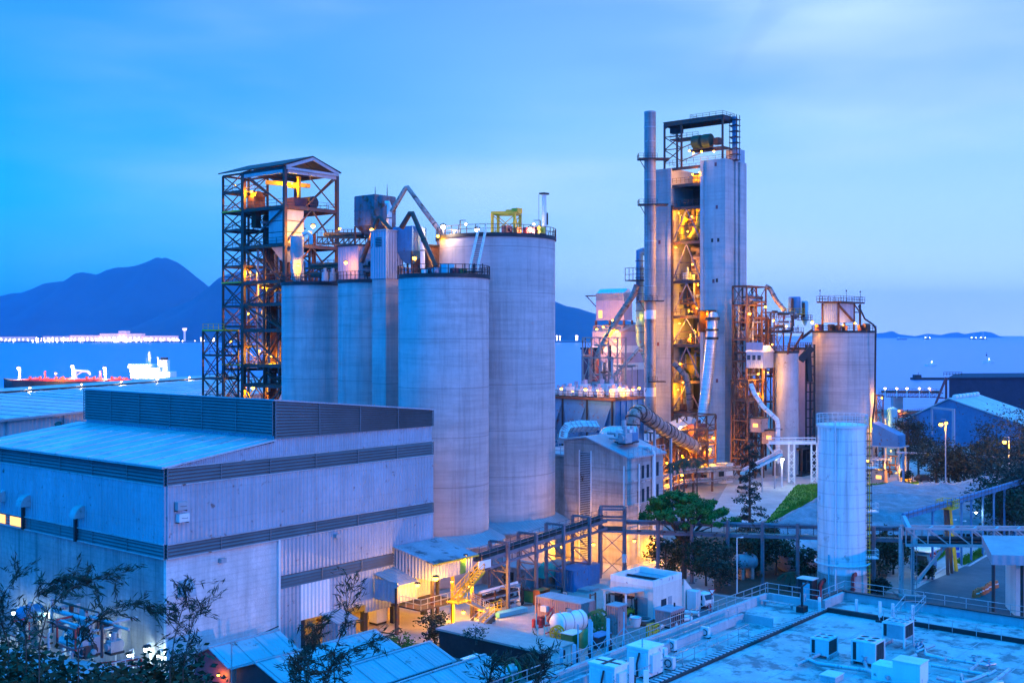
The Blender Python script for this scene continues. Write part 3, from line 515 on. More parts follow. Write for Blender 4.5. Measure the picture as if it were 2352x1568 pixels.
for k, (px, dB, sx, sy, sz, mt, lb, ct) in enumerate(((715, 3, 2.2, 1.2, 1.5, m_wood, 'low loaded trolley inside the yellow lit bay', 'trolley'), (775, 2.5, 1.4, 1.2, 1.3, m_grey, 'grey machine casing standing in the bay between two pillars', 'machine'), (890, 1.5, 1.6, 1.3, 1.9, m_pale, 'pale switch cabinet under the loading shed', 'cabinet'))):
 q = C0 + A * along(C0, A, px) + B * dB; t = thing(ct, lb, ct, q); MB().cbox(q + ZU * .25, sx, sy, sz).build('body', mt, t); MB().cbox(q, sx * .9, sy * .9, .25).build('base', m_dark, t); MB().cbox(q + ZU * (sz + .25), sx * .6, sy * .6, .3).build('top_box', m_steel, t)
# the long shed behind
E0 = w(0, -60, 968, 148); Cd = V((.267, .964, 0)); Cn = V((-.964, .267, 0)); ze = 20.6
E0.z = 0; ls = thing('storage_shed', 'very long shed with a pale seamed roof behind the warehouse', 'shed', E0)
MB().obox(E0, Cd * 120, Cn * .3, ZU * ze).build('wall', M('shed cladding', (.45, .5, .55), .5, var=.08, corr=(Cd, .9, .05)), ls)
rfz = 21.9; rf = MB().prism([E0 - Cn * .5 + ZU * ze, E0 + Cn * 29 + ZU * rfz, E0 + Cn * 29 + ZU * (rfz + .2), E0 - Cn * .5 + ZU * (ze + .2)], Cd * 121); rf.build('roof', m_roof, ls)
sm = MB()
for i in range(1, 24): p = E0 + Cd * (i * 5); sm.bar(p - Cn * .4 + ZU * (ze + .25), p + Cn * 29 + ZU * (rfz + .25), .16, .1)
sm.build('roof_seam', m_grey, ls)
for i in range(10): p = E0 + Cd * (6 + i * 12) - Cn * .15; MB().bar(p, p + ZU * ze, .22).build('downpipe', m_grey, ls)
MB().bar(E0 - Cn * .6 + ZU * ze, E0 - Cn * .6 + Cd * 120 + ZU * ze, .3).build('gutter', m_grey, ls)
gp = E0 + Cn * 29.5; t = thing('conveyor_gallery', 'low roofed conveyor gallery along the ridge of the long shed', 'conveyor', gp + ZU * rfz)
MB().obox(gp + ZU * rfz, Cd * 121, Cn * 2.6, ZU * .5).build('gallery_wall', m_dark, t); MB().prism([gp - Cn * .3 + ZU * (rfz + .5), gp + Cn * 1.3 + ZU * (rfz + .95), gp + Cn * 3 + ZU * (rfz + .5)], Cd * 121).build('roof', m_roof, t)
for k, d_ in enumerate((8, 24, 38, 52, 66)): lamp(gp + Cd * (40 + d_ * .9) - Cn * .6 + ZU * (rfz + .9), f'small warm lamp on the gallery of the long shed, {["first", "second", "third", "fourth", "fifth"][k]} from the mountain side', 250, 'h', 'lamps along the shed gallery', .9)
q = w(7, 345, 210, 152); q.z = ze - 3.6; solo(MB().ladder(q, q + ZU * 3 - Cd * 1.2, Cd, .5, .09).tube([q + ZU * 2.4 - Cd * 1, q + ZU * 3.4 - Cd * 1.6], [.35, .5], 10), 'loading_spout', m_dark, 'dark slanting spout against the long shed wall', 'spout')
# silos
def silo(name, label, c, r, h, mat=m_conc, rail=1, cap=.5):
 t = thing(name, label, 'silo', c); c = V(c)
 MB().lathe(c, [(r, 0), (r, h - cap)], 72).build('shell', mat, t); MB().lathe(c, [(r + .18, h - cap), (r + .18, h), (.01, h)], 72).lathe(c, [(r - .1, h - cap), (r + .18, h - cap)], 72).build('roof_slab', m_dark, t)
 if rail: MB().ring_rail(c + ZU * h, r + .1, 1.15, 40, .07).build('railing', m_steel, t)
 return t
SF = V((-9, 150, 0)); rF = 5.95; zF = 39.9
SR = V((-2.3, 163.5, 0)); rR = 8.5; zR = 46.0
def at(px, d): return V(((px - CX) / F * d, d, 0))
silo('concrete_silo', 'front concrete silo with an equipment deck, beside the warehouse end', SF, rF, zF)
silo('concrete_silo', 'tallest and widest concrete silo, with a yellow gantry on top', SR, rR, zR)
S1 = at(714, 180); S2 = at(847, 172)
silo('concrete_silo', 'concrete silo against the steel conveyor tower', S1, 4.55, 40.3); silo('concrete_silo', 'streaked concrete silo between the stair shaft and the tower silo', S2, 4.6, 40.3)
for c, r, lb in ((SF, rF, 'low sloping skirt roof round the foot of the front silo'), (SR, rR, 'ring gallery at the foot of the widest silo')): solo(MB().lathe(c, [(r + .05, 6.6), (r + 2.2, 5.4), (r + 2.2, 5.2), (r + .05, 6.2)], 48), 'skirt_roof', m_roofb, lb, 'roof')
K = V((-17.5, 158, 0)); t = thing('stair_shaft', 'square concrete stair shaft with a ribbed metal head between silos', 'shaft', K)
ka, kb_ = 3.1, 2.75; MB().obox(K, A * ka, B * kb_, ZU * 39.9).build('shaft', m_conc, t)
kz = zof(529, 158); MB().obox(K - A * .15 - B * .15 + ZU * 39.9, A * (ka + .3), B * (kb_ + .3), ZU * (kz - 39.9)).build('head_cladding', m_clad, t); MB().obox(K - A * .3 - B * .3 + ZU * kz, A * (ka + .6), B * (kb_ + .6), ZU * .15).build('roof', m_grey, t)
lv = MB(); [lv.obox(K - A * .2 + B * .7 + ZU * (kz - 2.2 + i * .22), B * 1.2, A * .06, ZU * .12) for i in range(6)]; lv.build('vent_grille', m_dark, t)
def duct(name, label, pts, r, mat=m_duct, flanges=0, n=14):
 t = thing(name, label, 'duct', pts[0]); MB().tube(pts, r, n).build('pipe', mat, t); pts = [V(p) for p in pts]
 for p, q in zip(pts, pts[1:]):
  L = (q - p).length; k = int(L / flanges) if flanges else 0
  for i in range(1, k + 1): c = p.lerp(q, i / (k + 1)); dr = (q - p).normalized() * .07; MB().tube([c - dr, c + dr], r * 1.09, n).build('flange', m_dark if mat is not m_galv else m_grey, t)
 return t
duct('inverted_duct', 'tall inverted V duct rising from the dust filter to the widest silo', [w(3, 405, 310, 165), w(3, 525, 105, 165), w(3, 545, 100, 165), w(3, 690, 300, 163), w(3, 860, 525, 161)], .36, m_duct, 5)
duct('inverted_duct', 'dark inverted V duct feeding the front silo', [w(3, 490, 440, 156), w(3, 560, 322, 155), w(3, 585, 322, 155), w(3, 780, 775, 151)], .38, m_steel, 5)
duct('inverted_duct', 'thin inverted V duct behind the stair shaft head', [w(3, 150, 735, 168), w(3, 290, 360, 166), w(3, 305, 355, 166), w(3, 400, 460, 164)], .36, m_steel, 5)
def dust_filter(label, c, la, lb, z0, z1, hop=2.2, mat=m_grey):
 c = V(c); t = thing('dust_filter', label, 'filter', V((c.x, c.y, z0 - hop - 2))); o = c - A * la / 2 - B * lb / 2; o.z = z0
 mb = MB().obox(o, A * la, B * lb, ZU * (z1 - z0)); mb.build('casing', mat, t)
 rb = MB()
 for i in range(6): rb.obox(o + A * (la * i / 5 - .06) - B * .1 + ZU * .1, A * .12, B * (lb + .2), ZU * (z1 - z0 - .2)); rb.obox(o + B * (lb * i / 5 - .06) - A * .1 + ZU * .1, B * .12, A * (la + .2), ZU * (z1 - z0 - .2))
 rb.obox(o - A * .12 - B * .12 + ZU * ((z1 - z0) * .5), A * (la + .24), B * (lb + .24), ZU * .12); rb.build('stiffening_rib', mat, t); hp = MB()
 b0 = [o, o + A * la, o + A * la + B * lb, o + B * lb]; m0 = c.copy(); m0.z = z0 - hop; b1 = [m0 + (p - V((c.x, c.y, z0))) * .25 for p in b0]
 for i in range(4): j = (i + 1) % 4; hp.quad(b1[i], b1[j], b0[j], b0[i])
 hp.build('hopper', mat, t)
 for p in b0: MB().bar(p - ZU * (hop + 2), p, .22).build('leg', m_steel, t)
 return t
q = w(3, 265, 300, 170); dust_filter('tall bag filter with vertical ribs above the streaked silo', q, 4.2, 4.2, zof(P(3, 0, 430)[1], 170), zof(P(3, 0, 175)[1], 170), 2.2, m_fil)
q = w(3, 560, 500, 160); dust_filter('second bag filter in blue and rust beside the ribbed shaft head', q, 2.8, 3.6, zof(P(3, 0, 650)[1], 160), zof(P(3, 0, 437)[1], 160), 1.6, m_blue)
duct('downcomer_duct', 'pale elbow duct bending down beside the tall bag filter', [w(3, 350, 235, 167), w(3, 378, 232, 167), w(3, 386, 260, 167), w(3, 386, 460, 167)], .38, m_pale, 3)
duct('downcomer_duct', 'pale vertical duct beside the second bag filter', [w(3, 640, 445, 158), w(3, 665, 450, 158), w(3, 670, 480, 158), w(3, 670, 790, 158)], .34, m_pale, 3)
for k, (zx, top) in enumerate(((266, 90), (368, 70))): p = w(3, zx, 172, 170); solo(MB().tube([p, V((p.x, p.y, zof(P(3, 0, top)[1], 170)))], [.07, .03], 6), 'lightning_rod', m_dark, ['lightning rod on the middle of the tall bag filter', 'taller lightning rod on the edge of the tall bag filter'][k], 'rod')
q = w(3, 145, 660, 172); q.z = 40.3; t = thing('silo_penthouse', 'plain orange lit box room on the streaked silo', 'room', q); MB().cbox(q, 5.2, 4.4, 5).build('wall', m_pink, t); MB().cbox(q + ZU * 5, 5.6, 4.8, .2).build('roof', m_dark, t)
q = w(3, 745, 640, 162); q.z = 39.9; t = thing('silo_penthouse', 'rusty box room between the front silo and the widest silo', 'room', q); MB().cbox(q, 4.5, 3.6, 4.6).build('wall', m_rust, t); MB().cbox(q + ZU * 4.6, 4.9, 4, .2).build('roof', m_dark, t); MB().obox(q - A * 2.3 - B * .5, B * 1, A * .05, ZU * 2).build('door', m_dark, t)
for k, (zx, zy, s, mt, lb, cn) in enumerate(((685, 828, .5, m_white, 'small white box behind the front silo railing', 'box'), (740, 815, .8, m_maroon, 'maroon blower unit on the front silo deck', 'blower'), (795, 812, .75, m_pink, 'round headed grey blower on the front silo deck', 'blower'), (880, 812, 1.2, m_lblue, 'light blue switch box on the front silo deck', 'cabinet'), (945, 815, .7, m_maroon, 'low rusty pump on the front silo deck', 'pump'), (1020, 808, .6, m_orange, 'small orange drum on the front silo deck', 'drum'))):
 q = w(3, zx, zy, 147 if k != 1 else 148); q.z = zF; t = thing(cn if cn != 'box' else 'junction_box', lb, cn, q); MB().cbox(q + ZU * .1, s * 1.3, s * .9, s).build('casing', mt, t); MB().cbox(q, s * 1.5, s * 1.1, .1).build('base', m_dark, t)
 if cn in ('blower', 'pump'): MB().tube([q + ZU * s * .6 - A * s, q + ZU * s * .6 + A * s], s * .45, 12).build('motor', mt, t)
a, b_ = w(3, 1105, 755, 146), w(3, 1180, 500, 154.5); a.z = zF + .3; b_.z = zR + .2
t = thing('stairway', 'slanting yellow stair from the front silo up to the widest silo', 'stairs', a); mb = MB(); sd = V((.5, 0, 0))
for s in (-1, 1): mb.bar(a + sd * s, b_ + sd * s, .14, .25).bar(a + sd * s + ZU * 1, b_ + sd * s + ZU * 1, .07); [mb.bar(a.lerp(b_, i / 8) + sd * s, a.lerp(b_, i / 8) + sd * s + ZU, .06) for i in range(9)]
mb.build('handrail', m_cream, t); tr = MB(); [tr.obox(a.lerp(b_, i / 22) - sd - B * .12, sd * 2, B * .25, ZU * .05) for i in range(23)]; tr.build('tread', m_steel, t)
MB().cbox(a - ZU * .1, 1.8, 1.8, .12).build('landing', m_dark, t); [MB().bar(V((a.x, a.y, zF)) + A * s1 + B * s2, a + A * s1 + B * s2 + ZU * 1.0, .1).build('leg', m_dark, t) for s1 in (-.8, .8) for s2 in (-.8, .8)]
q = w(3, 1385, 515, 161); q.z = zR; t = thing('hoist_gantry', 'bright yellow hoist gantry standing on the widest silo', 'gantry', q)
gh = zof(P(3, 0, 320)[1], 161) - zR; cs = [q + V((-2.0, -.8, 0)), q + V((1.15, -1.1, 0)), q + V((1.95, 1.2, 0)), q + V((-1.2, 1.4, 0))]
for c in cs: MB().bar(c, c + ZU * gh, .32).build('leg', m_yel, t)
for i in range(4): MB().bar(cs[i] + ZU * gh, cs[(i + 1) % 4] + ZU * gh, .4).build('beam', m_yel, t)
lb_ = MB()
for i, j in ((0, 1), (2, 3), (1, 2)): lb_.bar(cs[i] + ZU * .2, cs[j] + ZU * (gh - .3), .12).bar(cs[j] + ZU * .2, cs[i] + ZU * (gh - .3), .12)
lb_.build('cross_bracing', m_yel, t); c = cs[1].lerp(cs[2], .4); MB().bar(c + ZU * (gh + .3), c.lerp(cs[0], .45) + ZU * (gh + .25), .45).cbox(c + ZU * gh, 1.1, 1.1, .7).build('hoist', m_yel, t)
q = w(3, 1706, 530, 160); q.z = zR; zt = zof(P(3, 0, 158)[1], 160); t = thing('vent_mast', 'pale vent mast with a flat cap at the rim of the widest silo', 'mast', q)
MB().tube([q, V((q.x, q.y, zt))], [.36, .3], 12).build('pipe', m_pale, t); MB().cbox(V((q.x, q.y, zt)), 1.2, .9, .22).build('cap', m_dark, t); MB().bar(q + V((-.75, 0, 0)), V((q.x - .75, q.y, zt)), .04).bar(q + V((.45, 0, 1.5)), q + V((.45, 0, 3.2)), .16).build('conduit', m_dark, t)
for k, (zx, zy, s, mt, lb) in enumerate(((1390, 500, .9, m_maroon, 'rusty blower under the yellow gantry'), (1480, 505, .7, m_orange, 'orange motor beside the yellow gantry leg'), (1560, 505, .7, m_red, 'red equipment case near the bright rim lamp'), (1630, 512, .75, m_maroon, 'maroon drum case beside the vent mast'), (1675, 512, .8, m_yel, 'yellow control case at the vent mast foot'), (955, 468, .5, m_pale, 'small upturned dish on the widest silo rim'))):
 q = w(3, zx, zy, 158); q.z = zR; t = thing('equipment_case', lb, 'equipment', q); MB().cbox(q + ZU * .1, s * 1.5, s, s * 1.2).build('casing', mt, t); MB().cbox(q, s * 1.7, s * 1.2, .1).build('base', m_dark, t); MB().tube([q + ZU * s * .7 - B * s * .8, q + ZU * s * .7 - B * s * .2], s * .3, 10).build('motor', mt, t)
for zx, zy, d, lb, wt in ((845, 430, 157, 'white hot lamp where the tall inverted V duct meets the widest silo', 2500), (1135, 455, 156, 'bright lamp above the slanting yellow stair', 2500), (1588, 450, 157, 'bright lamp between the gantry and the vent mast', 2500)):
 q = w(3, zx, zy, d); lamp(q, lb, wt, 'h', 'bright lamps round the widest silo', 1.6); b0 = V((q.x, q.y, zR)); solo(MB().bar(b0 + V((0, .4, 0)), q + V((0, .4, .5)), .09).bar(q + V((0, .4, .5)), q + V((0, 0, .45)), .07), 'lamp_post', m_dark, 'post of the ' + lb, 'post', 'lamp posts on the widest silo')
for zx, zy, d, dx, lb in ((990, 378, 158, .8, 'tall lamp post on the rim, lamp arm turned to the gantry'), (1672, 378, 158, -.9, 'tall lamp post beside the vent mast')):
 q = w(3, zx, zy, d); b0 = V((q.x, q.y, zR)); solo(MB().bar(b0, q, .12).bar(q, q + V((dx, 0, 0)), .09), 'lamp_post', m_dark, lb, 'post', 'lamp posts on the widest silo'); lamp(q + V((dx, 0, -.5)), 'lamp hung on the ' + lb, 700, 'h', 'bright lamps round the widest silo', .9)
lamp(w(3, 600, 697, 152), 'amber lamp between the second bag filter and the dark V duct', 900, size=1.3); lamp(w(3, 800, 510, 159), 'small amber lamp at the widest silo edge above the orange wall', 250); lamp(w(3, 235, 455, 166), 'amber lamp under the hopper of the tall bag filter', 900, size=1.2)
lamp(w(3, 15, 735, 168), 'amber lamp on the gallery above the tower silo', 350, size=1.2)
def gallery(label, p, q, wd=2.6, h=.6, mat=m_rust, up=1.1):
 p, q = V(p), V(q); dr = (q - p).normalized(); sd = dr.cross(ZU).normalized() * wd / 2; t = thing('conveyor_bridge', label, 'conveyor', p)
 MB().obox(p - sd, q - p, sd * 2, ZU * .25).build('deck', m_steel, t)
 for s in (-1, 1):
  gd = MB().bar(p + sd * s - ZU * h, q + sd * s - ZU * h, .2, .25).bar(p + sd * s + ZU * .1, q + sd * s + ZU * .1, .22, .3); k = max(2, int((q - p).length / 2.2))
  for i in range(k): c0, c1 = p.lerp(q, i / k) + sd * s, p.lerp(q, (i + 1) / k) + sd * s; gd.bar(c0 - ZU * h, c1, .1).bar(c0 - ZU * h, c0, .1)
  gd.build('girder_lattice', mat, t); MB().rail([p + sd * s + ZU * .2, q + sd * s + ZU * .2], up, 1.6, .06).build('railing', mat, t)
 MB().tube([p + ZU * .6, q + ZU * .6], .35, 8).build('belt_tube', m_steel, t); return t
gallery('rusty upper conveyor bridge from the steel tower to the tall bag filter', w(2, 690, 545, 186), w(2, 935, 545, 172), 2.6, 1.0)
gallery('lower conveyor bridge along the silo tops under the amber lamp', w(2, 600, 742, 182), w(2, 985, 728, 170), 2.4, .7)
t = thing('pipe_rack', 'low rack of pipes on legs across the tower silo roof', 'rack', V((S1.x, S1.y, 40.3))); mb = MB()
for i in range(3): mb.tube([w(2, 600, 770 + i * 9, 178), w(2, 985, 762 + i * 9, 169)], .14, 6)
mb.build('pipe', m_steel, t); [MB().bar(V((q.x, q.y, 40.3)), q, .15).build('leg', m_steel, t) for q in (w(2, 660, 770, 177), w(2, 760, 768, 175), w(2, 860, 766, 172), w(2, 960, 764, 170))]
for k, (zx, zy) in enumerate(((870, 775), (908, 772), (690, 778), (740, 782))): q = w(2, zx, zy, 173); q.z = 40.3; solo(MB().cyl(q, .5, 1.3, 14).cyl(q + ZU * 1.3, .25, .6, 10), 'air_receiver', m_orange if k < 2 else m_grey, ['small orange lit cylinder on the streaked silo, beside the shaft head', 'second orange lit cylinder on the streaked silo, touching the shaft head', 'grey cylinder on the tower silo roof edge', 'grey cylinder on the gap between the two smaller silos'][k], 'cylinder')
# steel frames
def frame(name, label, cat, o, la, lb, zs, na=1, nb=1, t=.35, mat=m_steel, deck=1, brace='x', rail=1, skip_deck=(), dmat=None, cols=True, faces='abcd'):
 o = V(o); th = thing(name, label, cat, o); us = [la * i / na for i in range(na + 1)]; vs = [lb * i / nb for i in range(nb + 1)]; z0, z1 = zs[0], zs[-1]
 for u in us:
  for v in vs:
   if 0 < u < la and 0 < v < lb: continue
   c = o + A * u + B * v; MB().bar(V((c.x, c.y, z0)), V((c.x, c.y, z1)), t).build('column', mat, th)
 for z in zs[1:]:
  mb = MB(); zz = ZU * (z - o.z)
  for v in (0, lb): mb.bar(o + B * v + zz, o + B * v + A * la + zz, t * .75, t)
  for u in (0, la): mb.bar(o + A * u + zz, o + A * u + B * lb + zz, t * .75, t)
  mb.build('beam', mat, th)
 for i, z in enumerate(zs[1:-1] if deck else []):
  if i in skip_deck: continue
  zz = ZU * (z - o.z + t * .5); MB().obox(o + zz + A * .1 + B * .1, A * (la - .2), B * (lb - .2), ZU * .08).build('deck', dmat or m_dark, th)
  if rail: MB().rail([o + zz, o + zz + A * la, o + zz + A * la + B * lb, o + zz + B * lb], 1.1, 2.2, .06, True).build('railing', mat, th)
 fs = {'a': (o, A, us), 'b': (o, B, vs), 'c': (o + B * lb, A, us), 'd': (o + A * la, B, vs)}
 for f in faces if brace else '':
  c, D, ps = fs[f]; mb = MB(); bt = t * .45
  for za, zb in zip(zs, zs[1:]):
   for p0, p1 in zip(ps, ps[1:]):
    q = [c + D * p0 + ZU * (za - c.z), c + D * p1 + ZU * (za - c.z), c + D * p1 + ZU * (zb - c.z), c + D * p0 + ZU * (zb - c.z)]
    if brace == 'x': mb.bar(q[0], q[2], bt).bar(q[1], q[3], bt)
    elif brace == 'v': m_ = (q[2] + q[3]) / 2; mb.bar(q[0], m_, bt).bar(q[1], m_, bt)
    elif brace == '/': mb.bar(q[0], q[2], bt)
  mb.build('brace_lattice', mat, th)
 return th
T0 = V((-37.9, 190, 0)); TA = 11.5; TB1 = 11.0; TB2 = 16.9
zl = [0, 8, 16, 23.4, 26.8, 32.8, 37.2, 41, 47.1, 53.5, 60]
tw = frame('conveyor_tower', 'tall open steel tower with a pitched roof, lit amber inside', 'tower', T0, TA, TB1, zl, 1, 1, .55, m_steel, 1, None, 1)
lat = MB()
for za, zb, s in ((53.5, 60, 1), (47.1, 53.5, 0), (41, 47.1, 1), (32.8, 37.2, 1), (37.2, 41, 0), (26.8, 32.8, 1), (16, 23.4, 0), (8, 16, 1)):
 a, b_ = T0 + ZU * (za if s else zb), T0 + B * TB1 + ZU * (zb if s else za); lat.bar(a, b_, .25)
 a, b_ = T0 + B * TB1 + A * TA + ZU * za, T0 + A * TA + ZU * zb; lat.bar(a, b_, .22)
for za, zb in ((41, 47.1), (47.1, 53.5)):
 m_ = T0 + A * TA / 2; lat.bar(T0 + A * TA + ZU * za, m_ + ZU * zb, .22).bar(T0 + ZU * za, m_ + ZU * zb, .22)
lat.bar(T0 + A * TA * .35 + ZU * 53.5, T0 + A * TA + ZU * 59.5, .2).bar(T0 + A * TA + ZU * 53.8, T0 + A * TA * .4 + ZU * 59.5, .16)
for z0, z1 in zip(zl[2:], zl[3:9]): lat.bar(T0 + A * TA + ZU * z0, T0 + A * TA + B * TB1 + ZU * z1, .2).bar(T0 + B * TB1 * .5 + ZU * z0, T0 + B * TB1 + ZU * z1, .18).bar(T0 + B * TB1 * .5 + ZU * z0, T0 + B * TB1 * .5 + ZU * z1, .25)
lat.build('brace_lattice', m_steel, tw)
rz = 62.4; rf = MB(); e = .7; o = T0 - B * .4
for s in (0, 1):
 a = o - A * e if s == 0 else o + A * (TA + e); m_ = o + A * TA / 2; rf.prism([a + ZU * 60.3, m_ + ZU * rz, m_ + ZU * (rz + .18), a + ZU * 60.48], B * (TB2 + .9))
rf.build('roof', m_dark, tw); m_ = o + A * TA / 2 + ZU * (rz - .35); MB().bar(o + ZU * 60.1, m_, .2, .5).bar(m_, o + A * TA + ZU * 60.1, .2, .5).bar(o + ZU * 59.9, o + A * TA + ZU * 59.9, .2, .4).build('gable_rafter', m_grey, tw); rt_ = MB(); [rt_.bar(o + B * v + A * .2 + ZU * 60, o + B * v + A * TA / 2 + ZU * (rz - .3), .16).bar(o + B * v + A * TA / 2 + ZU * (rz - .3), o + B * v + A * TA + ZU * 60, .16) for v in (3.5, 7, 10.5, 14)]; rt_.build('roof_truss', m_steel, tw)
MB().bar(T0 + A * .5 + ZU * 59.5, T0 + A * TA + ZU * 59.5, .35, .7).bar(T0 + ZU * 59.6, T0 + B * TB1 + ZU * 59.6, .4, .9).build('eaves_girder', m_grey, tw)
frame('stair_tower', 'slim braced stair tower on the mountain side of the conveyor tower', 'tower', T0 + B * (TB1 + .5), 5.5, TB2 - TB1 - .5, [0, 5, 10, 15, 20, 26, 30, 33.5, 37, 41, 44, 47.1, 50.3, 53.5, 57, 60], 1, 1, .32, m_steel, 1, 'x', 1)
frame('lift_annex', 'low braced annex with a yellow top rail at the stair tower foot', 'annex', T0 + B * (TB2 - 4.6) - A * 3.2, 3, 6, [0, 6, 12, 17, 21, 24.5, 28.5, 32.8], 1, 1, .28, m_steel, 1, 'x', 1)
q = T0 + B * (TB2 - 4.6) - A * 3.2 + ZU * 32.9; solo(MB().bar(q - A * .1, q + B * 6 - A * .1, .25).bar(q - B * .1, q + A * 3 - B * .1, .25).rail([q, q + B * 6], 1.1, 1.5, .06), 'edge_rail', m_yel, 'yellow edge rail on top of the low braced annex', 'rail')
q = T0 + B * (TB1 + .3) + ZU * 41.2 - A * .3;
for k, z in enumerate((53.6, 41.2, 26.9)): q = T0 + B * (TB1 + .4) - A * .35 + ZU * z; solo(MB().bar(q, q + B * 5.4, .22), 'edge_rail', m_yel, f'yellow edge beam across the stair tower at its {["top landing", "middle landing", "lower landing"][k]}', 'rail')
q = T0 + A * .3 + B * .3; t = thing('storage_bin', 'large square steel bin hung in the conveyor tower corner', 'bin', q + ZU * 46); zb0, zb1_ = 47.4, 53.2
MB().obox(q + ZU * zb0, A * 4.0, B * 4.3, ZU * (zb1_ - zb0)).build('casing', m_grey, t); bs = [q, q + A * 4, q + A * 4 + B * 4.3, q + B * 4.3]; cc = sum(bs, V((0, 0, 0))) / 4; hp = MB()
for i in range(4): j = (i + 1) % 4; hp.quad(cc.lerp(bs[i], .2) + ZU * (zb0 - 3), cc.lerp(bs[j], .2) + ZU * (zb0 - 3), bs[j] + ZU * zb0, bs[i] + ZU * zb0)
hp.build('hopper', m_grey, t); rb = MB(); [rb.obox(q - A * .06 - B * .06 + ZU * (zb0 + k * 1.9), A * 4.12, B * 4.42, ZU * .12) for k in range(4)]; rb.build('stiffening_rib', m_steel, t)
q = w(2, 512, 620, 187.6); t = thing('cyclone_vessel', 'round pale vessel with a cone foot below the square bin', 'vessel', V((q.x, q.y, 40.5)))
MB().lathe((q.x, q.y, 0), [(.001, 48.3), (1.05, 48.3), (1.05, 45.3), (.9, 44.8), (.9, 41.4), (.3, 40.5)], 24).build('shell', m_grey, t); MB().tube([(q.x + .9, q.y, 48.6), (q.x + 1.9, q.y, 48.9), (q.x + 2.3, q.y, 48.3), (q.x + 2.3, q.y, 47)], .35, 10).build('outlet_pipe', m_lblue, t)
q = T0 + A * 4.5 + B * 3 + ZU * 53.9; t = thing('conveyor_drive', 'dark conveyor head drive on the top floor under the tower roof', 'machine', q); MB().obox(q, A * 4.6, B * 2.4, ZU * 1.8).build('casing', m_maroon, t); MB().tube([q + A * 4 + ZU * 1.2 - B * .4, q + A * 4 + ZU * 1.2 + B * 2.8], 1.1, 16).build('drum', m_dark, t); MB().bar(q + A * 1 + ZU * 1.8, q + A * 1 + ZU * 5.4, .5).build('chute', m_yel, t)
q = T0 + B * 9.5 + A * 1 + ZU * 53.9; t = thing('elevator_drive', 'rounded amber lit elevator head at the tower top by the stairs', 'machine', q); MB().obox(q, A * 2.4, B * 1.6, ZU * 2.2).build('casing', m_rust, t); MB().tube([q + A * 1.2 + ZU * 2.2, q + A * 1.2 + B * 1.6 + ZU * 2.2], .9, 16).build('hood', m_rust, t); MB().obox(q + A * .5 + ZU * -3.2 + B * .2, A * 1.2, B * 1.2, ZU * 3.2).build('leg_casing', m_rust, t)
q = T0 + A * 1.2 + B * 6.5 + ZU * 58.2; solo(MB().bar(q, q + A * 8 - B * 2, .55, .7).cbox(q + A * 5 - B * 1.2 - ZU * .6, 1.4, 1.2, .7), 'hoist_beam', m_yel, 'yellow hoist beam slung under the tower roof', 'hoist')
mb = MB()
for k, (z, z2) in enumerate(((41, 37.2), (37.2, 32.8), (32.8, 26.8), (26.8, 23.4), (23.4, 16), (47.1, 41))):
 a = T0 + B * (8.5 if k % 2 else 3) + A * 1.4 + ZU * z; b_ = T0 + B * (3 if k % 2 else 8.5) + A * 1.4 + ZU * z2; st = thing('stair_flight', ['rust red stair flight below the amber landing lamp', 'stair flight in the third storey down from the silo tops', 'stair flight beside the amber lamp low in the tower', 'short stair flight above the second lowest lit deck', 'lowest visible stair flight of the conveyor tower', 'stair flight behind the round pale vessel'][k], 'stairs', a, 'stair flights in the conveyor tower')
 for s in (0, .9): MB().bar(a + A * s, b_ + A * s, .1, .28).rail([a + A * s, b_ + A * s], 1.0, 1.6, .05).build('stringer', m_rust, st)
 tr = MB(); n_ = int(abs(z - z2) / .3); [tr.obox(a.lerp(b_, i / n_), A * .9, B * .25, ZU * .04) for i in range(n_)]; tr.build('tread', m_rust, st)
q = T0 + B * 9.3 + A * 4; t = thing('lift_shaft', 'rust brown enclosed elevator shaft rising through the tower', 'shaft', q); MB().obox(q, A * 1.8, B * 1.6, ZU * 53).build('casing', m_rust, t); MB().obox(q - A * .1 + B * .6, B * .4, A * .1, ZU * 53).build('guide_rail', m_steel, t)
rp = random.Random(3)
def pipework(label, box, n, rr=(.12, .35), mat=m_rust, seed=1, dirs='abz'):
 o, la, lb, z0, z1 = box; o = V(o); rg = random.Random(seed); t = thing('pipework', label, 'pipes', V((o.x, o.y, z0)))
 for i in range(n):
  r = rg.uniform(*rr); p = o + A * rg.uniform(0, la) + B * rg.uniform(0, lb); p.z = rg.uniform(z0, z1); pts = [p]
  for s in range(rg.choice((2, 3, 3))):
   k = rg.choice(dirs); q = pts[-1].copy()
   if k == 'a': q += A * rg.uniform(.3, .8) * la * rg.choice((-1, 1))
   elif k == 'b': q += B * rg.uniform(.3, .8) * lb * rg.choice((-1, 1))
   else: q.z = rg.uniform(z0, z1)
   du, dv = (q - o).dot(A), (q - o).dot(B)
   if -.5 < du < la + .5 and -.5 < dv < lb + .5 and (q - pts[-1]).length > r * 3 and not (len(pts) > 1 and abs((pts[-1] - pts[-2]).normalized().dot((q - pts[-1]).normalized())) > .5): pts.append(q)
  if len(pts) > 1: MB().tube(pts, r, 10).build('pipe', rg.choice((mat, mat, m_grey, m_steel)), t)
 return t
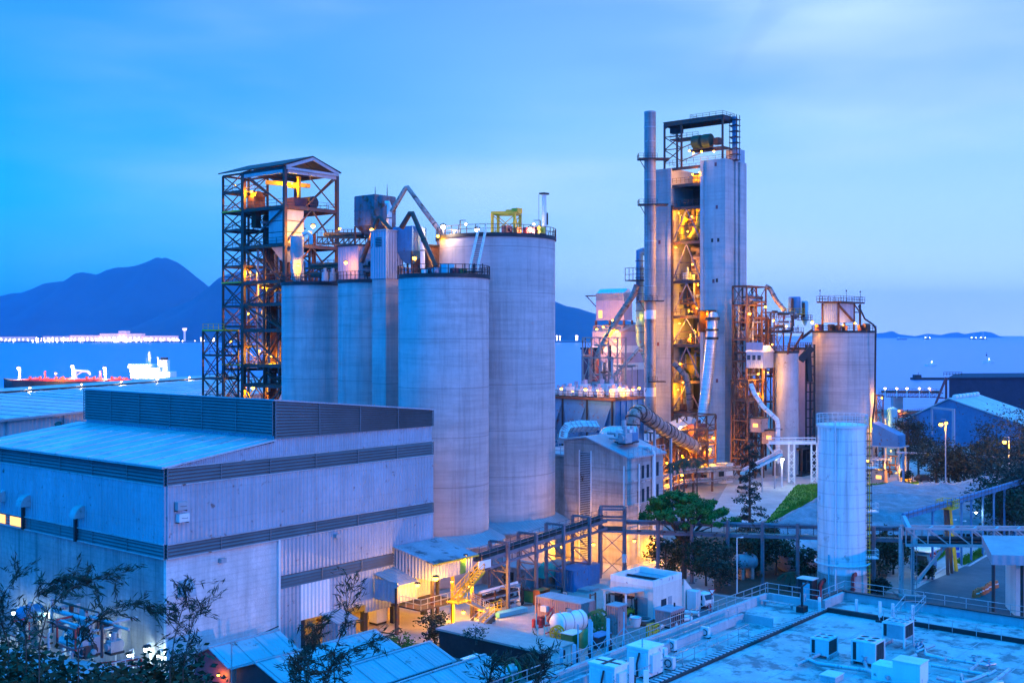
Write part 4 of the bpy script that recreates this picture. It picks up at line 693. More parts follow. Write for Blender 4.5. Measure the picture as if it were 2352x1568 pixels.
def machinery(label_fn, box, n, seed, mats=(m_rust, m_grey, m_maroon, m_steel), zs=None, cat='machine'):
 o, la, lb, z0, z1 = box; rg = random.Random(seed)
 for i in range(n):
  p = V(o) + A * rg.uniform(.1, .8) * la + B * rg.uniform(.1, .8) * lb; p.z = rg.choice(zs) if zs else z0; s = rg.uniform(.7, 1.5); t = thing('process_machine', label_fn(i), cat, p, None); mt = rg.choice(mats)
  MB().cbox(p + ZU * .2, s * 1.5, s * 1.1, s * 1.2).build('casing', mt, t); MB().cbox(p, s * 1.7, s * 1.3, .2).build('base', m_dark, t); MB().tube([p + ZU * s * .8 - A * s, p + ZU * s * .8 + A * s], s * .4, 12).build('motor', mt, t); MB().tube([p + ZU * s * 1.4, p + ZU * s * 2.3], s * .25, 10).build('inlet', m_grey, t)
pipework('tangle of rusty chutes and pipes inside the conveyor tower', (T0 + A * 1 + B * 1, 9, 9, 20, 52), 60, (.09, .32), m_rust, 4)
machinery(lambda i: ['rusty drive unit on a high deck of the conveyor tower', 'drive unit on a middle deck of the conveyor tower', 'drive unit low in the conveyor tower behind the stairs', 'casing on the deck level with the silo tops', 'casing on the lowest lit deck of the conveyor tower', 'casing beside the elevator shaft in the tower'][i], (T0 + A + B, 9, 9, 0, 0), 6, 8, zs=(47.4, 41.3, 33.1, 27.1, 23.7))
for zx, zy, d, lb, wt, s in ((614, 466, 189, 'big amber lamp glaring beside the square bin in the tower', 1600, 1.7), (595, 520, 190, 'amber lamp just below the big glaring one in the tower', 1500, 1.1), (520, 716, 186, 'amber lamp at the tower silo roof edge', 900, 1.2), (92, 1195, 205, 'amber lamp in the low braced annex', 1200, 1.2), (270, 1255, 198, 'amber lamp by the stairs low in the conveyor tower', 1500, 1.5), (233, 1488, 197, 'lowest amber lamp at the foot of the conveyor tower', 1600, 1.5), (303, 855, 196, 'amber landing lamp above the rust red stair flight', 900, 1.2), (225, 250, 197, 'amber lamp by the elevator head under the tower roof', 1500, 1.0), (480, 200, 196, 'amber lamp under the tower roof beside the hoist beam', 1300, .8), (782, 485, 184, 'small amber lamp on the upper conveyor bridge', 500, 1.0), (215, 760, 197, 'dim amber lamp at mid height of the elevator shaft', 1300, .7), (120, 210, 203, 'amber lamp at the top of the slim stair tower', 900, .8), (350, 1290, 197, 'amber lamp behind the low stair flight', 900, .7), (205, 1020, 198, 'dim amber lamp beside the brown shaft below the landing', 900, .7)):
 lamp(w(2, zx, zy, d), lb, wt * 1.6, size=s)
# the tall tower
N0 = V((50.9, 272, 0)); PZ = 74.3; tR, tL, tE, TD = 6.6, 14.8, 19.4, 10.8
pt = thing('preheater_tower', 'tallest concrete tower with a lit open bay full of ducts and floors', 'tower', N0)
pl = [N0, N0 + A * 3.6, N0 + A * 3.6 + B * .5, N0 + A * 5.3 + B * .5, N0 + A * 5.3, N0 + A * 6.3, N0 + A * 6.3 + B * .6, N0 + A * 7.6 + B * .6, N0 + A * 7.6, N0 + A * TD, N0 + A * TD + B * tR, N0 + B * tR]
MB().prism(pl, ZU * PZ).build('pier', m_conc2, pt, smooth=0)
MB().obox(N0 - A * .35 + B * (tR - .9), A * .35, B * .9, ZU * PZ).build('pilaster', m_conc2, pt)
MB().obox(N0 + B * tL, A * TD, B * (tE - tL), ZU * (PZ - 1.0)).build('pier', m_conc2, pt, 'narrower pier behind the round stack'); MB().obox(N0 + B * tL - A * .3, A * .3, B * 1.1, ZU * (PZ - 1)).build('pilaster', m_conc2, pt)
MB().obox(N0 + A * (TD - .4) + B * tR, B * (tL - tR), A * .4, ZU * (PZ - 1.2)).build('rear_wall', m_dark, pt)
wn = [(1188, 438), (1196, 748), (1163, 990), (1207, 987), (1172, 1285), (1197, 1280)]; wn2 = [(1198, 730), (1190, 992)]; wn3 = [(780, 1003), (770, 465 + 1277)]
for zx, zy in wn + [(x, y + 1277.6) for x, y in wn2] + wn3:
 px, py = P(4, zx, zy); tt = along(N0, B, px); q = N0 + B * tt; q.z = zof(py, q.y); MB().obox(q - A * .03 - B * .3 - ZU * .45, B * .6, A * .05, ZU * .9).build('window_opening', m_dark if zx % 2 else m_maroon, pt)
fz = [0, 6.5, 13.2, 20.8, 29.7, 36.7, 45.3, 54.9, 63.4, 69, 73.2]
for i, z in enumerate(fz[1:]):
 q = N0 + B * tR + ZU * z; MB().obox(q + A * .2 - ZU * .55, B * (tL - tR), A * .3, ZU * .7).build('floor_beam', m_steel, pt)
 if i < 9: MB().obox(q + A * .6, B * (tL - tR), A * (TD - 1.2), ZU * .12).build('deck', m_dark, pt); MB().rail([q + A * .3 + ZU * .5, q + A * .3 + B * (tL - tR) + ZU * .5], 1.2, 1.2, .08).build('railing', m_steel if z != 54.9 else m_yel, pt)
for za, zb in zip(fz[2:8], fz[3:9]):
 if za == 63.4: continue
 a, b_ = N0 + B * tR + A * .25 + ZU * za, N0 + B * tL + A * .25 + ZU * za; m_ = (a + b_) / 2 + ZU * (zb - za - .6)
 MB().bar(a, m_, .26).bar(b_, m_, .26).build('chevron_lattice', m_trel, pt)
 if zb - za > 6: MB().bar(a.lerp(m_, .5), b_.lerp(m_, .5), .2).build('tie_beam', m_steel, pt)
MB().bar(N0 + B * (tL - .2) - A * .1, N0 + B * (tL - .2) - A * .1 + ZU * 64, .5).build('riser_column', m_steel, pt)
q = N0 + A * 7.6 + B * .4 + ZU * PZ; MB().obox(q - A * .6, A * 3.6, B * 3.2, ZU * 3.2).build('roof_house', m_grey, pt)
q = N0 + B * 1.2 + A * 1 + ZU * PZ; MB().rail([q, q + B * 16, q + B * 16 + A * 8, q + A * 8], 1.1, 2, .07, True).build('roof_railing', m_steel, pt)
bay = N0 + B * (tR + .4) + A * 1.2
for k, (z, u, v, r, h, mt, lb) in enumerate(((57, 3.5, 1.6, 1.5, 4.4, m_yel, 'yellow lit cyclone on the upper bay floor of the tall tower'), (57.5, 5.5, 5.6, 1.4, 4.6, m_duct, 'second cyclone of the upper bay floor, by the broad pier'), (47, 5, 3.8, 1.9, 5, m_duct, 'brown cyclone in the bay above the dark vessel storey'), (38.5, 4.5, 4.2, 1.8, 5, m_rust, 'rusty cyclone at the middle of the open bay'), (31, 5, 2.4, 1.6, 4.6, m_duct, 'cyclone in the bay level with the duct hood'), (22.5, 5, 5.2, 1.8, 5.4, m_yel, 'yellow glowing cyclone below the duct hood level'))):
 c = bay + A * u + B * v; t = thing('cyclone', lb, 'cyclone', V((c.x, c.y, z - 2))); MB().lathe((c.x, c.y, z), [(.35, -2), (r, .6), (r, h - .6), (r * .6, h), (.001, h)], 20).build('shell', mt, t); MB().tube([c + ZU * (z + h), c + ZU * (z + h + 1.3), c + ZU * (z + h + 1.6) + B * 1.8], r * .4, 12).build('outlet_duct', mt, t)
duct('curved_duct', 'big curved yellow lit duct sweeping through the upper bay of the tall tower', [bay + B * 1.3 + A * 1.2 + ZU * 62.3, bay + B * 1.2 + A * .9 + ZU * 60, bay + B * 2.2 + A * .8 + ZU * 57.5, bay + B * 3.8 + A * .8 + ZU * 56], .75, m_yel, 2)
duct('curved_duct', 'second curved duct mirroring the first in the upper bay', [bay + B * 5 + A * 1 + ZU * 61, bay + B * 5.9 + A * .8 + ZU * 60, bay + B * 6.3 + A * .8 + ZU * 58, bay + B * 6.2 + A * 1 + ZU * 55.8], .6, m_yel, 2)
duct('curved_duct', 'grey elbow duct hanging low in the open bay of the tall tower', [w(5, 885, 600, 277), w(5, 975, 700, 276), w(5, 990, 780, 276), w(5, 1000, 900, 277), w(5, 1005, 945, 279)], .75, m_duct, 2)
for i, (z0, z1, sd) in enumerate(((14, 28.5, 5), (22, 36, 6), (38, 54, 7), (56, 62.8, 8), (1, 13, 9))): pipework(['pipes on the low floors of the open tower bay', 'pipes on the floors behind the duct hood level', 'pipes on the middle floors of the open tower bay', 'yellow lit pipes on the upper floor of the open tower bay', 'pipes at the foot of the open tower bay'][i], (bay, 7.5, 7.2, z0, z1), 12, (.1, .4), m_rust if i != 3 else m_yel, sd)
machinery(lambda i: f'machine casing in the tall tower bay, {["just under the lit upper floor", "on the dark vessel storey", "over the hood level", "lowest of the bay", "beside the broad pier", "at the chevron below the bright floor"][i]}', (bay, 7, 7, 0, 0), 6, 21, (m_rust, m_maroon, m_grey), (36.9, 45.5, 29.9, 13.4, 55.1))
q = bay + A * 2 + B * .5 + ZU * 69.1; t = thing('hoist_platform', 'glowing yellow hoist cage on the top floor of the tower bay', 'platform', q); MB().rail([q, q + B * 3, q + B * 3 + A * 2, q + A * 2], 2.2, .8, .12, True).build('cage', m_yel, t); MB().obox(q, B * 3, A * 2, ZU * .15).build('deck', m_yel, t)
zr0 = 74.4; z272 = lambda zy, d: zof(P(4, 0, zy)[1], d)
fo = N0 + B * 1.5 + A * 1.5; rt = thing('crown_steelwork', 'dark open steel frame crowning the tall tower', 'frame', fo + ZU * zr0); zt = 84.6
us = [fo, fo + B * 16.3, fo + B * 16.3 + A * 6, fo + A * 6]
for c in us + [fo + B * 11.4]: MB().bar(c + ZU * (zr0 - 1.5), c + ZU * zt, .4).build('column', m_steel, rt)
for i in range(4): MB().bar(us[i] + ZU * zt, us[(i + 1) % 4] + ZU * zt, .5, 1.1).build('roof_girder', m_steel, rt)
MB().obox(fo + ZU * (zt + .3) - A * .3 - B * .3, A * 6.6, B * 16.9, ZU * .2).build('roof_deck', m_dark, rt); MB().rail([us[0] + ZU * (zt + .5), us[0] + B * 9 + ZU * (zt + .5), us[3] + B * 9 + ZU * (zt + .5), us[3] + ZU * (zt + .5)], 1, 2, .07, True).build('railing', m_steel, rt)
lt = MB()
for z0, z1 in ((75, 78.2), (78.2, 81.4)): a, b_ = fo + B * 16.3 + ZU * z0, fo + B * 11.4 + ZU * z1; lt.bar(a, b_, .2).bar(V((a.x, a.y, z1)), V((b_.x, b_.y, z0)), .2).bar(V((a.x, a.y, z1)), b_, .2); lt.bar(fo + B * 11.4 + ZU * z0, fo + B * 6 + ZU * z0 + ZU * 1.5, .2)
lt.bar(fo + B * 16.3 + ZU * 83.5, fo + B * 14.6 + ZU * 84.3, .3); lt.build('brace_lattice', m_steel, rt)
MB().obox(fo + B * 7 + A * .5 + ZU * 80.6, B * 8, A * 4, ZU * .25).rail([fo + B * 7 + A * .5 + ZU * 80.8, fo + B * 15 + A * .5 + ZU * 80.8], 1.1, 1.5, .07).build('upper_platform', m_steel, rt); MB().obox(fo + B * 13 + A * 2 + ZU * 82.6, B * 3, A * 1.6, ZU * 1.3).build('hoist', m_dark, rt)
q = fo + B * 1.2 + A * .6 + ZU * 77.4; MB().obox(q - B * 1, B * 9.6, A * 4, ZU * .3).rail([q - B * 1 + ZU * .3, q + B * 8.6 + ZU * .3], 1.1, 1.4, .07).build('winch_platform', m_steel, rt)
t = thing('winch', 'pair of green mesh covered winch drums high on the tower frame', 'winch', q); [MB().tube([q + B * s + ZU * 2, q + B * (s + 2.1) + ZU * 2], 1.6, 14).build('drum', m_winch, t) for s in (2.2, 5)]; MB().obox(q + B * 2, B * 5.4, A * 2, ZU * .5).build('base', m_dark, t); MB().obox(q + B * .2 + ZU * .9, B * 1.6, A * 1.6, ZU * 1.6).build('motor_case', m_rust, t)
t = thing('scaffold_stair', 'narrow scaffold stair tower beside the roof frame', 'stairs', fo - B * 2.2 + A * 3 + ZU * zr0); sc = fo - B * 2 + A * 3.2 + ZU * zr0; mb = MB()
for a_ in (0, 1.6):
 for b_ in (0, 1.8): mb.bar(sc + A * a_ + B * b_, sc + A * a_ + B * b_ + ZU * 11, .14)
mb.build('upright', m_steel, t); mb = MB(); [mb.obox(sc + ZU * (1.4 * k) - A * .2 - B * .2, A * 2, B * 2.2, ZU * .14) for k in range(8)]; mb.build('landing', m_steel, t); mb = MB(); [mb.bar(sc + ZU * 1.4 * k + A * (1.6 * (k % 2)), sc + ZU * 1.4 * (k + 1) + A * (1.6 * ((k + 1) % 2)) + B * 1.8, .16) for k in range(7)]; mb.build('flight', m_steel, t); MB().bar(sc + A * .8 + B * .9, sc + A * .8 + B * .9 + ZU * 10.6, .9).build('casing', m_blue, t)
for zx, zy, lb in ((997, 340, 'amber lamp under the winch platform, nearest the stack'), (1027, 355, 'amber lamp under the winch platform, second from the stack'), (1085, 345, 'amber lamp under the winch platform, third from the stack'), (1175, 342, 'amber lamp under the winch platform, nearest the scaffold stair')): lamp(w(4, zx, zy, 276), lb, 500, size=1.1)
for zx, zy, d, lb, wt, s in ((1020, 510, 279, 'amber lamp over the hoist cage on the top bay floor', 1500, 1.0), (1073, 495, 276, 'amber lamp at the top corner of the open bay', 900, 1.0), (985, 925, 279, 'small amber lamp between the curved ducts', 900, .8), (1015, 815, 280, 'amber lamp at the ceiling of the yellow upper bay', 1600, .9), (920, 790, 280, 'amber lamp high beside the second curved duct', 1300, .7), (900, 1040, 279, 'amber lamp glowing in the storey below the curved ducts', 2500, .8), (1020, 1162, 278, 'amber lamp on the dark vessel storey', 1200, 1.1), (1027, 1245, 278, 'amber lamp just under the dark vessel storey', 1500, 1.1), (1060, 1310, 279, 'amber lamp against the broad pier at mid height', 1500, .8), (995, 1500, 278, 'amber lamp at the chevron above the hood level', 1500, .8), (1050, 1480, 280, 'amber lamp near the broad pier above the hood level', 1500, .7), (925, 1590, 278, 'amber lamp by the narrow pier at the hood level', 1800, 1.0), (1030, 1640, 280, 'amber lamp behind the yellow glowing cyclone', 1800, .8), (1000, 1700, 280, 'amber lamp low beside the yellow glowing cyclone', 2600, .7), (950, 2018, 278, 'amber lamp above the grey elbow duct', 2000, 1.0), (915, 2070, 280, 'amber lamp behind the grey elbow duct', 2000, .7), (930, 1880, 280, 'amber lamp in the storey of the grey elbow duct top', 1500, .7)):
 lamp(w(4, zx, zy, d), lb, wt, size=s)
sx = at(1493, 280); sr = 1.42; t = thing('chimney_stack', 'round rust streaked chimney stack against the tall tower', 'chimney', sx); szt = zof(257, 280)
MB().lathe(sx, [(sr, 0), (sr, szt), (sr - .12, szt), (sr - .12, szt - 2)], 32).build('shell', m_stack, t); rb = MB(); [rb.lathe(sx, [(sr, z), (sr + .06, z), (sr + .06, z + .25), (sr, z + .25)], 32) for z in (szt - .4, szt - 4, szt - 7.5, 70, 55, 44)]; rb.build('stiffening_ring', m_grey, t)
[MB().lathe(sx, [(sr + .04, z), (sr + .04, z + 2.2)], 32).build('clean_band', m_pale, t) for z in (36, 17)]
for k, (py, dx0, dx1) in enumerate(((366, -28, 42), (471, -27, 40), (692, -28, 30), (877, -6, 34))):
 z = zof(py, 279); x0 = sx.x + dx0 * .107; x1 = sx.x + dx1 * .107; MB().obox((x0, sx.y - 2.2, z), (x1 - x0, 0, 0), (0, 3.6, 0), (0, 0, .22)).build('platform', m_steel, t); MB().rail([(x0, sx.y - 2.2, z + .2), (sx.x + 1.5, sx.y - 2.2, z + .2)], 1.1, 1.2, .07).rail([(x0, sx.y - 2.2, z + .2), (x0, sx.y + 1.4, z + .2)], 1.1, 1.2, .07).bar((x0 + .3, sx.y - 1, z), (sx.x - 1.3, sx.y - 1, z - 2.4), .16).build('platform_railing', m_steel, t)
dp = [w(5, 1172, 262, 268.5), w(5, 1166, 300, 266.5), w(5, 1160, 400, 266), w(5, 1150, 480, 266), w(5, 1136, 640, 265), w(5, 1112, 860, 263), w(5, 1092, 1010, 261), w(5, 1085, 1130, 259)]
t = thing('silver_duct', 'large silver insulated duct slanting down the broad pier', 'duct', dp[-1]); MB().tube(dp, [1.2, 1.25, 1.3, 1.3, 1.35, 1.3, 1.2, .9], 24).build('pipe', m_galv, t)
rb = MB(); [rb.tube([dp[i].lerp(dp[i + 1], u) - ZU * .06, dp[i].lerp(dp[i + 1], u) + ZU * .06], 1.4 if i < 6 else 1.2, 24) for i in range(3, 7) for u in (.1, .25, .4, .55, .7, .85)]; rb.build('insulation_band', m_grey, t)
MB().tube([dp[1] + ZU * .3, dp[1] + ZU * 1], 1.65, 24).tube([dp[2] + ZU * 1, dp[2] + ZU * 1.5], 1.55, 24).tube([dp[2] - ZU * 1, dp[2] - ZU * .4], 1.55, 24).build('expansion_collar', m_dark, t)
q = N0 - A * .1 + B * 2.6; z0, z1 = zof(P(5, 0, 420)[1], 272), zof(P(5, 0, 225)[1], 272)
t = thing('duct_hood', 'glowing orange steel hood framing the top of the silver duct', 'hood', q + ZU * z0)
MB().obox(q - B * .2 - A * .05 + ZU * z0, B * 2.9, A * .06, ZU * (z1 - z0)).build('back_plate', m_orange, t)
for s in (-.2, 2.5): MB().obox(q + B * s - A * 3.2 + ZU * (z1 - 5), A * 3.1, B * .25, ZU * 5).build('side_frame', m_rust, t)
MB().obox(q - B * .3 - A * 3.4 + ZU * z1, A * 3.4, B * 3.2, ZU * .25).build('top_plate', m_rust, t); lamp(q + B * 1.3 - A * 1.6 + ZU * (z1 - .6), 'amber lamp tucked under the orange duct hood', 700, size=.8)
bp = [w(11, 787, 240, 197), w(11, 790, 190, 197), w(11, 800, 140, 197.5), w(11, 835, 105, 198.5), w(11, 880, 110, 200), w(11, 920, 150, 203), w(11, 1060, 250, 214), w(11, 1180, 320, 227), w(11, 1350, 420, 245)]
t = thing('brown_duct', 'huge rust brown duct elbow sloping down to the kiln drive house', 'duct', bp[0]); MB().tube(bp, [1.25, 1.25, 1.3, 1.3, 1.3, 1.3, 1.35, 1.4, 1.4], 24).build('pipe', m_duct, t); rb = MB()
for i in range(8):
 for u in ((.5,) if i < 5 else (.1, .35, .6, .85)): c = bp[i].lerp(bp[i + 1], u); dr = (bp[i + 1] - bp[i]).normalized() * .12; rb.tube([c - dr, c + dr], 1.4 if i < 6 else 1.5, 24)
rb.build('flange_ring', m_steel, t)  # flange rings of the duct, all in one mesh
for zx, zy, b_ in ((985, 215, 900), (1130, 330, 860)): q = w(11, zx, zy, 209 if zx < 1000 else 219); solo(MB().bar(V((q.x, q.y, 0)), q, .4), 'duct_support', m_grey, ['slender prop under the brown duct near its elbow', 'slender prop under the brown duct by the kiln steelwork'][int(zx > 1000)], 'post')
q = w(11, 660, 350, 182); t = thing('domed_receiver', 'ribbed domed vessel resting on the stained mill house roof', 'vessel', q - ZU * 2.6); rz_ = zof(P(11, 0, 480)[1], 176)
prof = [(.001, 4.4)] ; a0, a1 = w(11, 500, 330, 184), w(11, 800, 330, 180); rr_ = 2.1; c0 = w(11, 585, 345, 184); ax = (w(11, 745, 330, 184) - c0); ax.z = 0; ax = ax.normalized()
MB().tube([c0 - ax * 1.9, c0 - ax * 1.6, c0 - ax * .9, c0, c0 + ax * 4.4], [.4, 1.2, 1.85, rr_, rr_], 28).build('shell', m_galv, t); rb = MB(); [rb.tube([c0 + ax * (k * .54) - ax * .04, c0 + ax * (k * .54) + ax * .04], rr_ * 1.03, 28) for k in range(9)]; rb.build('rib', m_grey, t); [MB().obox(c0 + ax * s - ZU * 2.8 - V((.3, 1.0, 0)), (.6, 0, 0), (0, 2, 0), (0, 0, 1.6)).build('saddle', m_dark, t) for s in (0, 2, 4)]
# filter house with hoppers
Q = V((18.5, 205, 0)); LBf, LAf = 17.5, 9.3; zt = 20.2; t = thing('filter_house', 'blue panelled filter house with trapezoid hoppers, lamps along its roof', 'building', Q)
MB().obox(Q + ZU * 7, A * LAf, B * LBf, ZU * (zt - 7)).build('wall', m_blue, t); MB().obox(Q - A * .3 - B * .3 + ZU * zt, A * (LAf + .6), B * (LBf + .6), ZU * .45).build('parapet', m_rust, t)
for k in range(3):
 o = Q + B * (.8 + k * 5.6) - A * .02; hb = MB(); f0 = [o + ZU * (zt - .9), o + B * 5 + ZU * (zt - .9), o + B * 3.8 + ZU * (zt - 5.4) - A * .9, o + B * 1.2 + ZU * (zt - 5.4) - A * .9]
 hb.quad(*f0); hb.quad(f0[0], f0[3], o + B * 1.2 + ZU * (zt - 5.4), o + ZU * (zt - .9)); hb.quad(f0[1], o + B * 3.8 + ZU * (zt - 5.4), f0[2]); hb.quad(f0[3], f0[2], o + B * 3.8 + ZU * (zt - 5.4), o + B * 1.2 + ZU * (zt - 5.4)); hb.build('hopper', m_blue, t, smooth=0)
 MB().bar(o - B * .3 + ZU * 7.5, o - B * .3 + ZU * zt, .3).build('stiffener', m_dark, t); MB().obox(o + B * .9 - A * 1.1 + ZU * (zt - 7.8), B * 3.2, A * 1.1, ZU * 1.9).build('outlet_box', m_blue, t)
for k in range(6): MB().bar(Q - B * .1 + A * (LAf * k / 5) + ZU * 7.5, Q - B * .1 + A * (LAf * k / 5) + ZU * zt, .18).build('stiffener', m_blue, t)
for c in (Q, Q + A * LAf, Q + B * LBf, Q + B * LBf / 2): MB().bar(c + A * .3 + B * .3, c + A * .3 + B * .3 + ZU * 7, .5).build('leg', m_steel, t)
MB().rail([Q + B * LBf + ZU * (zt + .4), Q + ZU * (zt + .4), Q + A * LAf + ZU * (zt + .4)], 1.1, 1.2, .08).build('roof_railing', m_rust, t)
rg = random.Random(9); un = thing('rectifier_unit', 'pale transformer casing in the row on the filter house roof', 'equipment', Q + ZU * (zt + .5)); MB().cbox((0, 0, .1), 1.3, 1.1, 1.6).build('casing', m_pale, un, local=True); MB().tube([(0, 0, 1.7), (0, 0, 2.4)], .35, 10).build('bushing', m_pink, un, local=True); MB().cbox((0, 0, 0), 1.5, 1.3, .1).build('base', m_dark, un, local=True)
k = 0
for u in (1.2, 3.6, 6, 8.4):
 for v in (1, 3.4, 5.8, 8.2, 10.6, 13, 15.4):
  p = Q + A * (u + rg.uniform(-.4, .4)) + B * (v + rg.uniform(-.5, .5)) + ZU * (zt + .5)
  if k == 0: un.location = p; un['group'] = 'transformer casings on the filter house roof'
  else: dup(un, p, None, scale=rg.uniform(.75, 1.25))
  k += 1
for k, (zx, zy, wt, s) in enumerate(((68, 785, 500, 1.2), (243, 792, 600, 1.4), (424, 803, 350, .8), (490, 780, 300, .9), (528, 798, 400, 1.0), (587, 792, 350, 1.0), (633, 782, 350, 1.1), (150, 805, 300, .6), (330, 800, 300, .6))):
 lamp(w(5, zx, zy, 205 + (zx > 430) * 4 - 1), f'amber lamp on the filter house roof, {["nearest the widest silo", "second big one from the widest silo", "middle of the front row", "high one before the lattice posts", "third from the round stack", "second from the round stack", "nearest the round stack", "small one between the two big lamps", "small one at the middle casings"][k]}', wt, size=s)
q = Q - A * 7 + B * 13; t = thing('square_duct', 'ribbed galvanised square duct bending down before the filter house', 'duct', q); d0 = [w(11, 465, 235, 192), w(11, 330, 228, 190), w(11, 200, 245, 188), w(11, 170, 300, 187), w(11, 160, 360, 186)]
MB().tube(d0, .95, 4).build('casing', m_galv, t); rb = MB(); [rb.tube([d0[i].lerp(d0[i + 1], u), d0[i].lerp(d0[i + 1], u + .05)], 1.05, 4) for i in range(4) for u in (.1, .4, .7)]; rb.build('stiffening_rib', m_grey, t)
q = at(1330, 186); t = thing('low_plant_house', 'low blue roofed plant house between the widest silo and the mill house', 'building', q); MB().cbox(q, 14, 12, 13).build('wall', m_block, t); MB().cbox(q + ZU * 13, 14.6, 12.6, .3).build('roof', m_roofb, t); MB().rail([q + A * 7 + B * 6 + ZU * 13.3, q - A * 7 + B * 6 + ZU * 13.3, q - A * 7 - B * 6 + ZU * 13.3, q + A * 7 - B * 6 + ZU * 13.3], 1.1, 1.5, .07, True).build('roof_railing', m_grey, t)
Mh = V((15.95, 158, 0)); la, lb = 9.4, 10.9; ze_, zap = 14.9, 17.3; t = thing('mill_house', 'stained concrete mill house with a gable and a tall louvre strip', 'building', Mh)
gb = [Mh, Mh + B * lb, Mh + B * lb + ZU * (zap - .5), Mh + B * (lb * .62) + ZU * zap, Mh + ZU * ze_]
MB().prism(gb, A * la).build('wall', m_conc3, t, smooth=0)
for z in (4.9, 8.2, 11.5): MB().obox(Mh - A * .05 - B * .18 + ZU * z, A * (la + .1), B * .18, ZU * .3).build('string_course', m_conc3, t)
MB().prism([Mh - B * .5 - A * .4 + ZU * (ze_ - .05), Mh + B * (lb * .62) - A * .4 + ZU * (zap + .1), Mh + B * (lb * .62) - A * .4 + ZU * (zap + .3), Mh - B * .5 - A * .4 + ZU * (ze_ + .2)], A * (la + .6)).prism([Mh + B * (lb * .62) - A * .4 + ZU * (zap + .1), Mh + B * (lb + .4) - A * .4 + ZU * (zap - .45), Mh + B * (lb + .4) - A * .4 + ZU * (zap - .25), Mh + B * (lb * .62) - A * .4 + ZU * (zap + .3)], A * (la + .6)).build('roof', m_roofb, t)
ls0, ls1 = along(Mh, B, P(11, 418, 0)[0]), along(Mh, B, P(11, 322, 0)[0]); sl_ = MB()
for i in range(60): z = .5 + i * .25; sl_.obox(Mh + B * ls0 - A * .1 + ZU * z, B * (ls1 - ls0), A * .09, ZU * .13)
sl_.build('louvre', m_grey, t, smooth=0); MB().obox(Mh + B * ls0 - A * .02 + ZU * .4, B * (ls1 - ls0), A * .04, ZU * 15).build('louvre_backing', m_dark, t); [MB().obox(Mh + B * s_ - A * .16, B * .12, A * .16, ZU * 15.6).build('louvre_frame', m_pale, t) for s_ in (ls0 - .12, ls1)]
for zx, zy, hh in ((880, 650, 2.2), (925, 640, 2.2), (1010, 610, 2.0), (845, 870, 2), (882, 850, 2), (925, 830, 2), (1010, 800, 1.8), (850, 1030, 1.8)):
 px, py = P(11, zx, zy); tt = along(Mh, A, px); q = Mh + A * tt; q.z = zof(py, q.y); f = MB().obox(q - A * .32 - B * .03 - ZU * hh * .5, A * .64, B * .04, ZU * hh).build('window', m_glass, t); MB().obox(q - A * .4 - B * .1 - ZU * (hh * .5 + .12), A * .8, B * .1, ZU * .1).build('sill', m_pale, f)
for zx, zy0, zy1 in ((700, 545, 1100), (835, 560, 1200)):
 px, _ = P(11, zx, 0); q = Mh + A * along(Mh, A, px) - B * .22; MB().tube([q + ZU * 1, q + ZU * 14], .11, 8).build('downpipe', m_pale, t)
q = Mh + A * 6.4 - B * .3; MB().tube([q + ZU * 2, q + ZU * 15.2, q + ZU * 15.9 + B * .6, q + ZU * 15.9 + B * 2.5], .28, 10).build('vent_pipe', m_pale, t)
MB().rail([Mh - B * .3 + ZU * (ze_ + .2), Mh - B * .3 + A * la + ZU * (ze_ + .2)], 1.1, 1.2, .07).build('roof_railing', m_grey, t)
pipework('cluster of small pale pipes and fans on the mill house roof', (Mh + A * 2 + B * .5, 6, 5, 16.2, 19.2), 12, (.12, .3), m_grey, 31)
machinery(lambda i: ['pale filter pot on the mill house roof', 'small fan casing on the mill house roof edge', 'blue hopper on the mill house roof', 'grey fan behind the domed vessel'][i], (Mh + A * 2 + B * 1, 6, 5, 16.6, 0), 4, 44, (m_pale, m_grey, m_blue))
for k, (zx, zy, d, wt) in enumerate(((805, 1248, 156, 1300), (1000, 1310, 161, 1500), (440, 1280, 157, 1000), (260, 1330, 157, 1300), (160, 1300, 161, 1300))):
 lamp(w(11, zx, zy, d), ['amber lamp at the foot of the mill house, under the pipe bridge', 'amber lamp behind the pipe bridge post by the green door', 'amber lamp low on the mill house gable', 'amber lamp at the louvre foot of the mill house', 'amber lamp in the gap between the widest silo and mill house'][k], wt, size=1.0)
# purple clad house and lattice behind the stack
X0 = at(1433, 296); bz0, bz1 = zof(735, 296), zof(672, 296); la2 = along(X0, A, 1452); lb2 = along(X0, B, 1369)
t = thing('bin_house', 'purple clad box house with a pale ridge, raised on steelwork', 'building', X0); MB().obox(X0 + ZU * bz0, A * la2, B * lb2, ZU * (bz1 - bz0)).build('wall', m_pink, t)
MB().prism([X0 + ZU * (bz1 - 2), X0 + A * la2 + ZU * (bz1 - 2), X0 + A * la2 + ZU * bz1, X0 + A * la2 / 2 + ZU * (bz1 + 1.2), X0 + ZU * bz1], B * lb2).build('ridge_cladding', m_cream, t); MB().obox(X0 + B * (lb2 - 2) - A * .04 + ZU * (bz0 + .6), B * 1.2, A * .05, ZU * 2).build('window', e_win, t)
for c in (X0, X0 + A * la2, X0 + B * lb2, X0 + B * lb2 / 2): MB().bar(V((c.x, c.y, 0)), c + ZU * bz0, .45).build('leg', m_rust, t)
MB().bar(X0 + B * lb2 + ZU * (bz1 - .6), X0 + B * (lb2 + 3.4) + ZU * (bz1 - .6), .3).bar(X0 + B * lb2 + ZU * (bz1 - 3.5), X0 + B * (lb2 + 3) + ZU * (bz1 - .7), .2).build('hoist_arm', m_steel, t)
o = X0 - A * 1.5 - B * .5; frame('lattice_platform', 'amber lit lattice platform under the purple house', 'platform', o, 6, 9, [0, 8, 14, 20, 25, 30, 34.5], 1, 2, .26, m_lat, 1, '/')
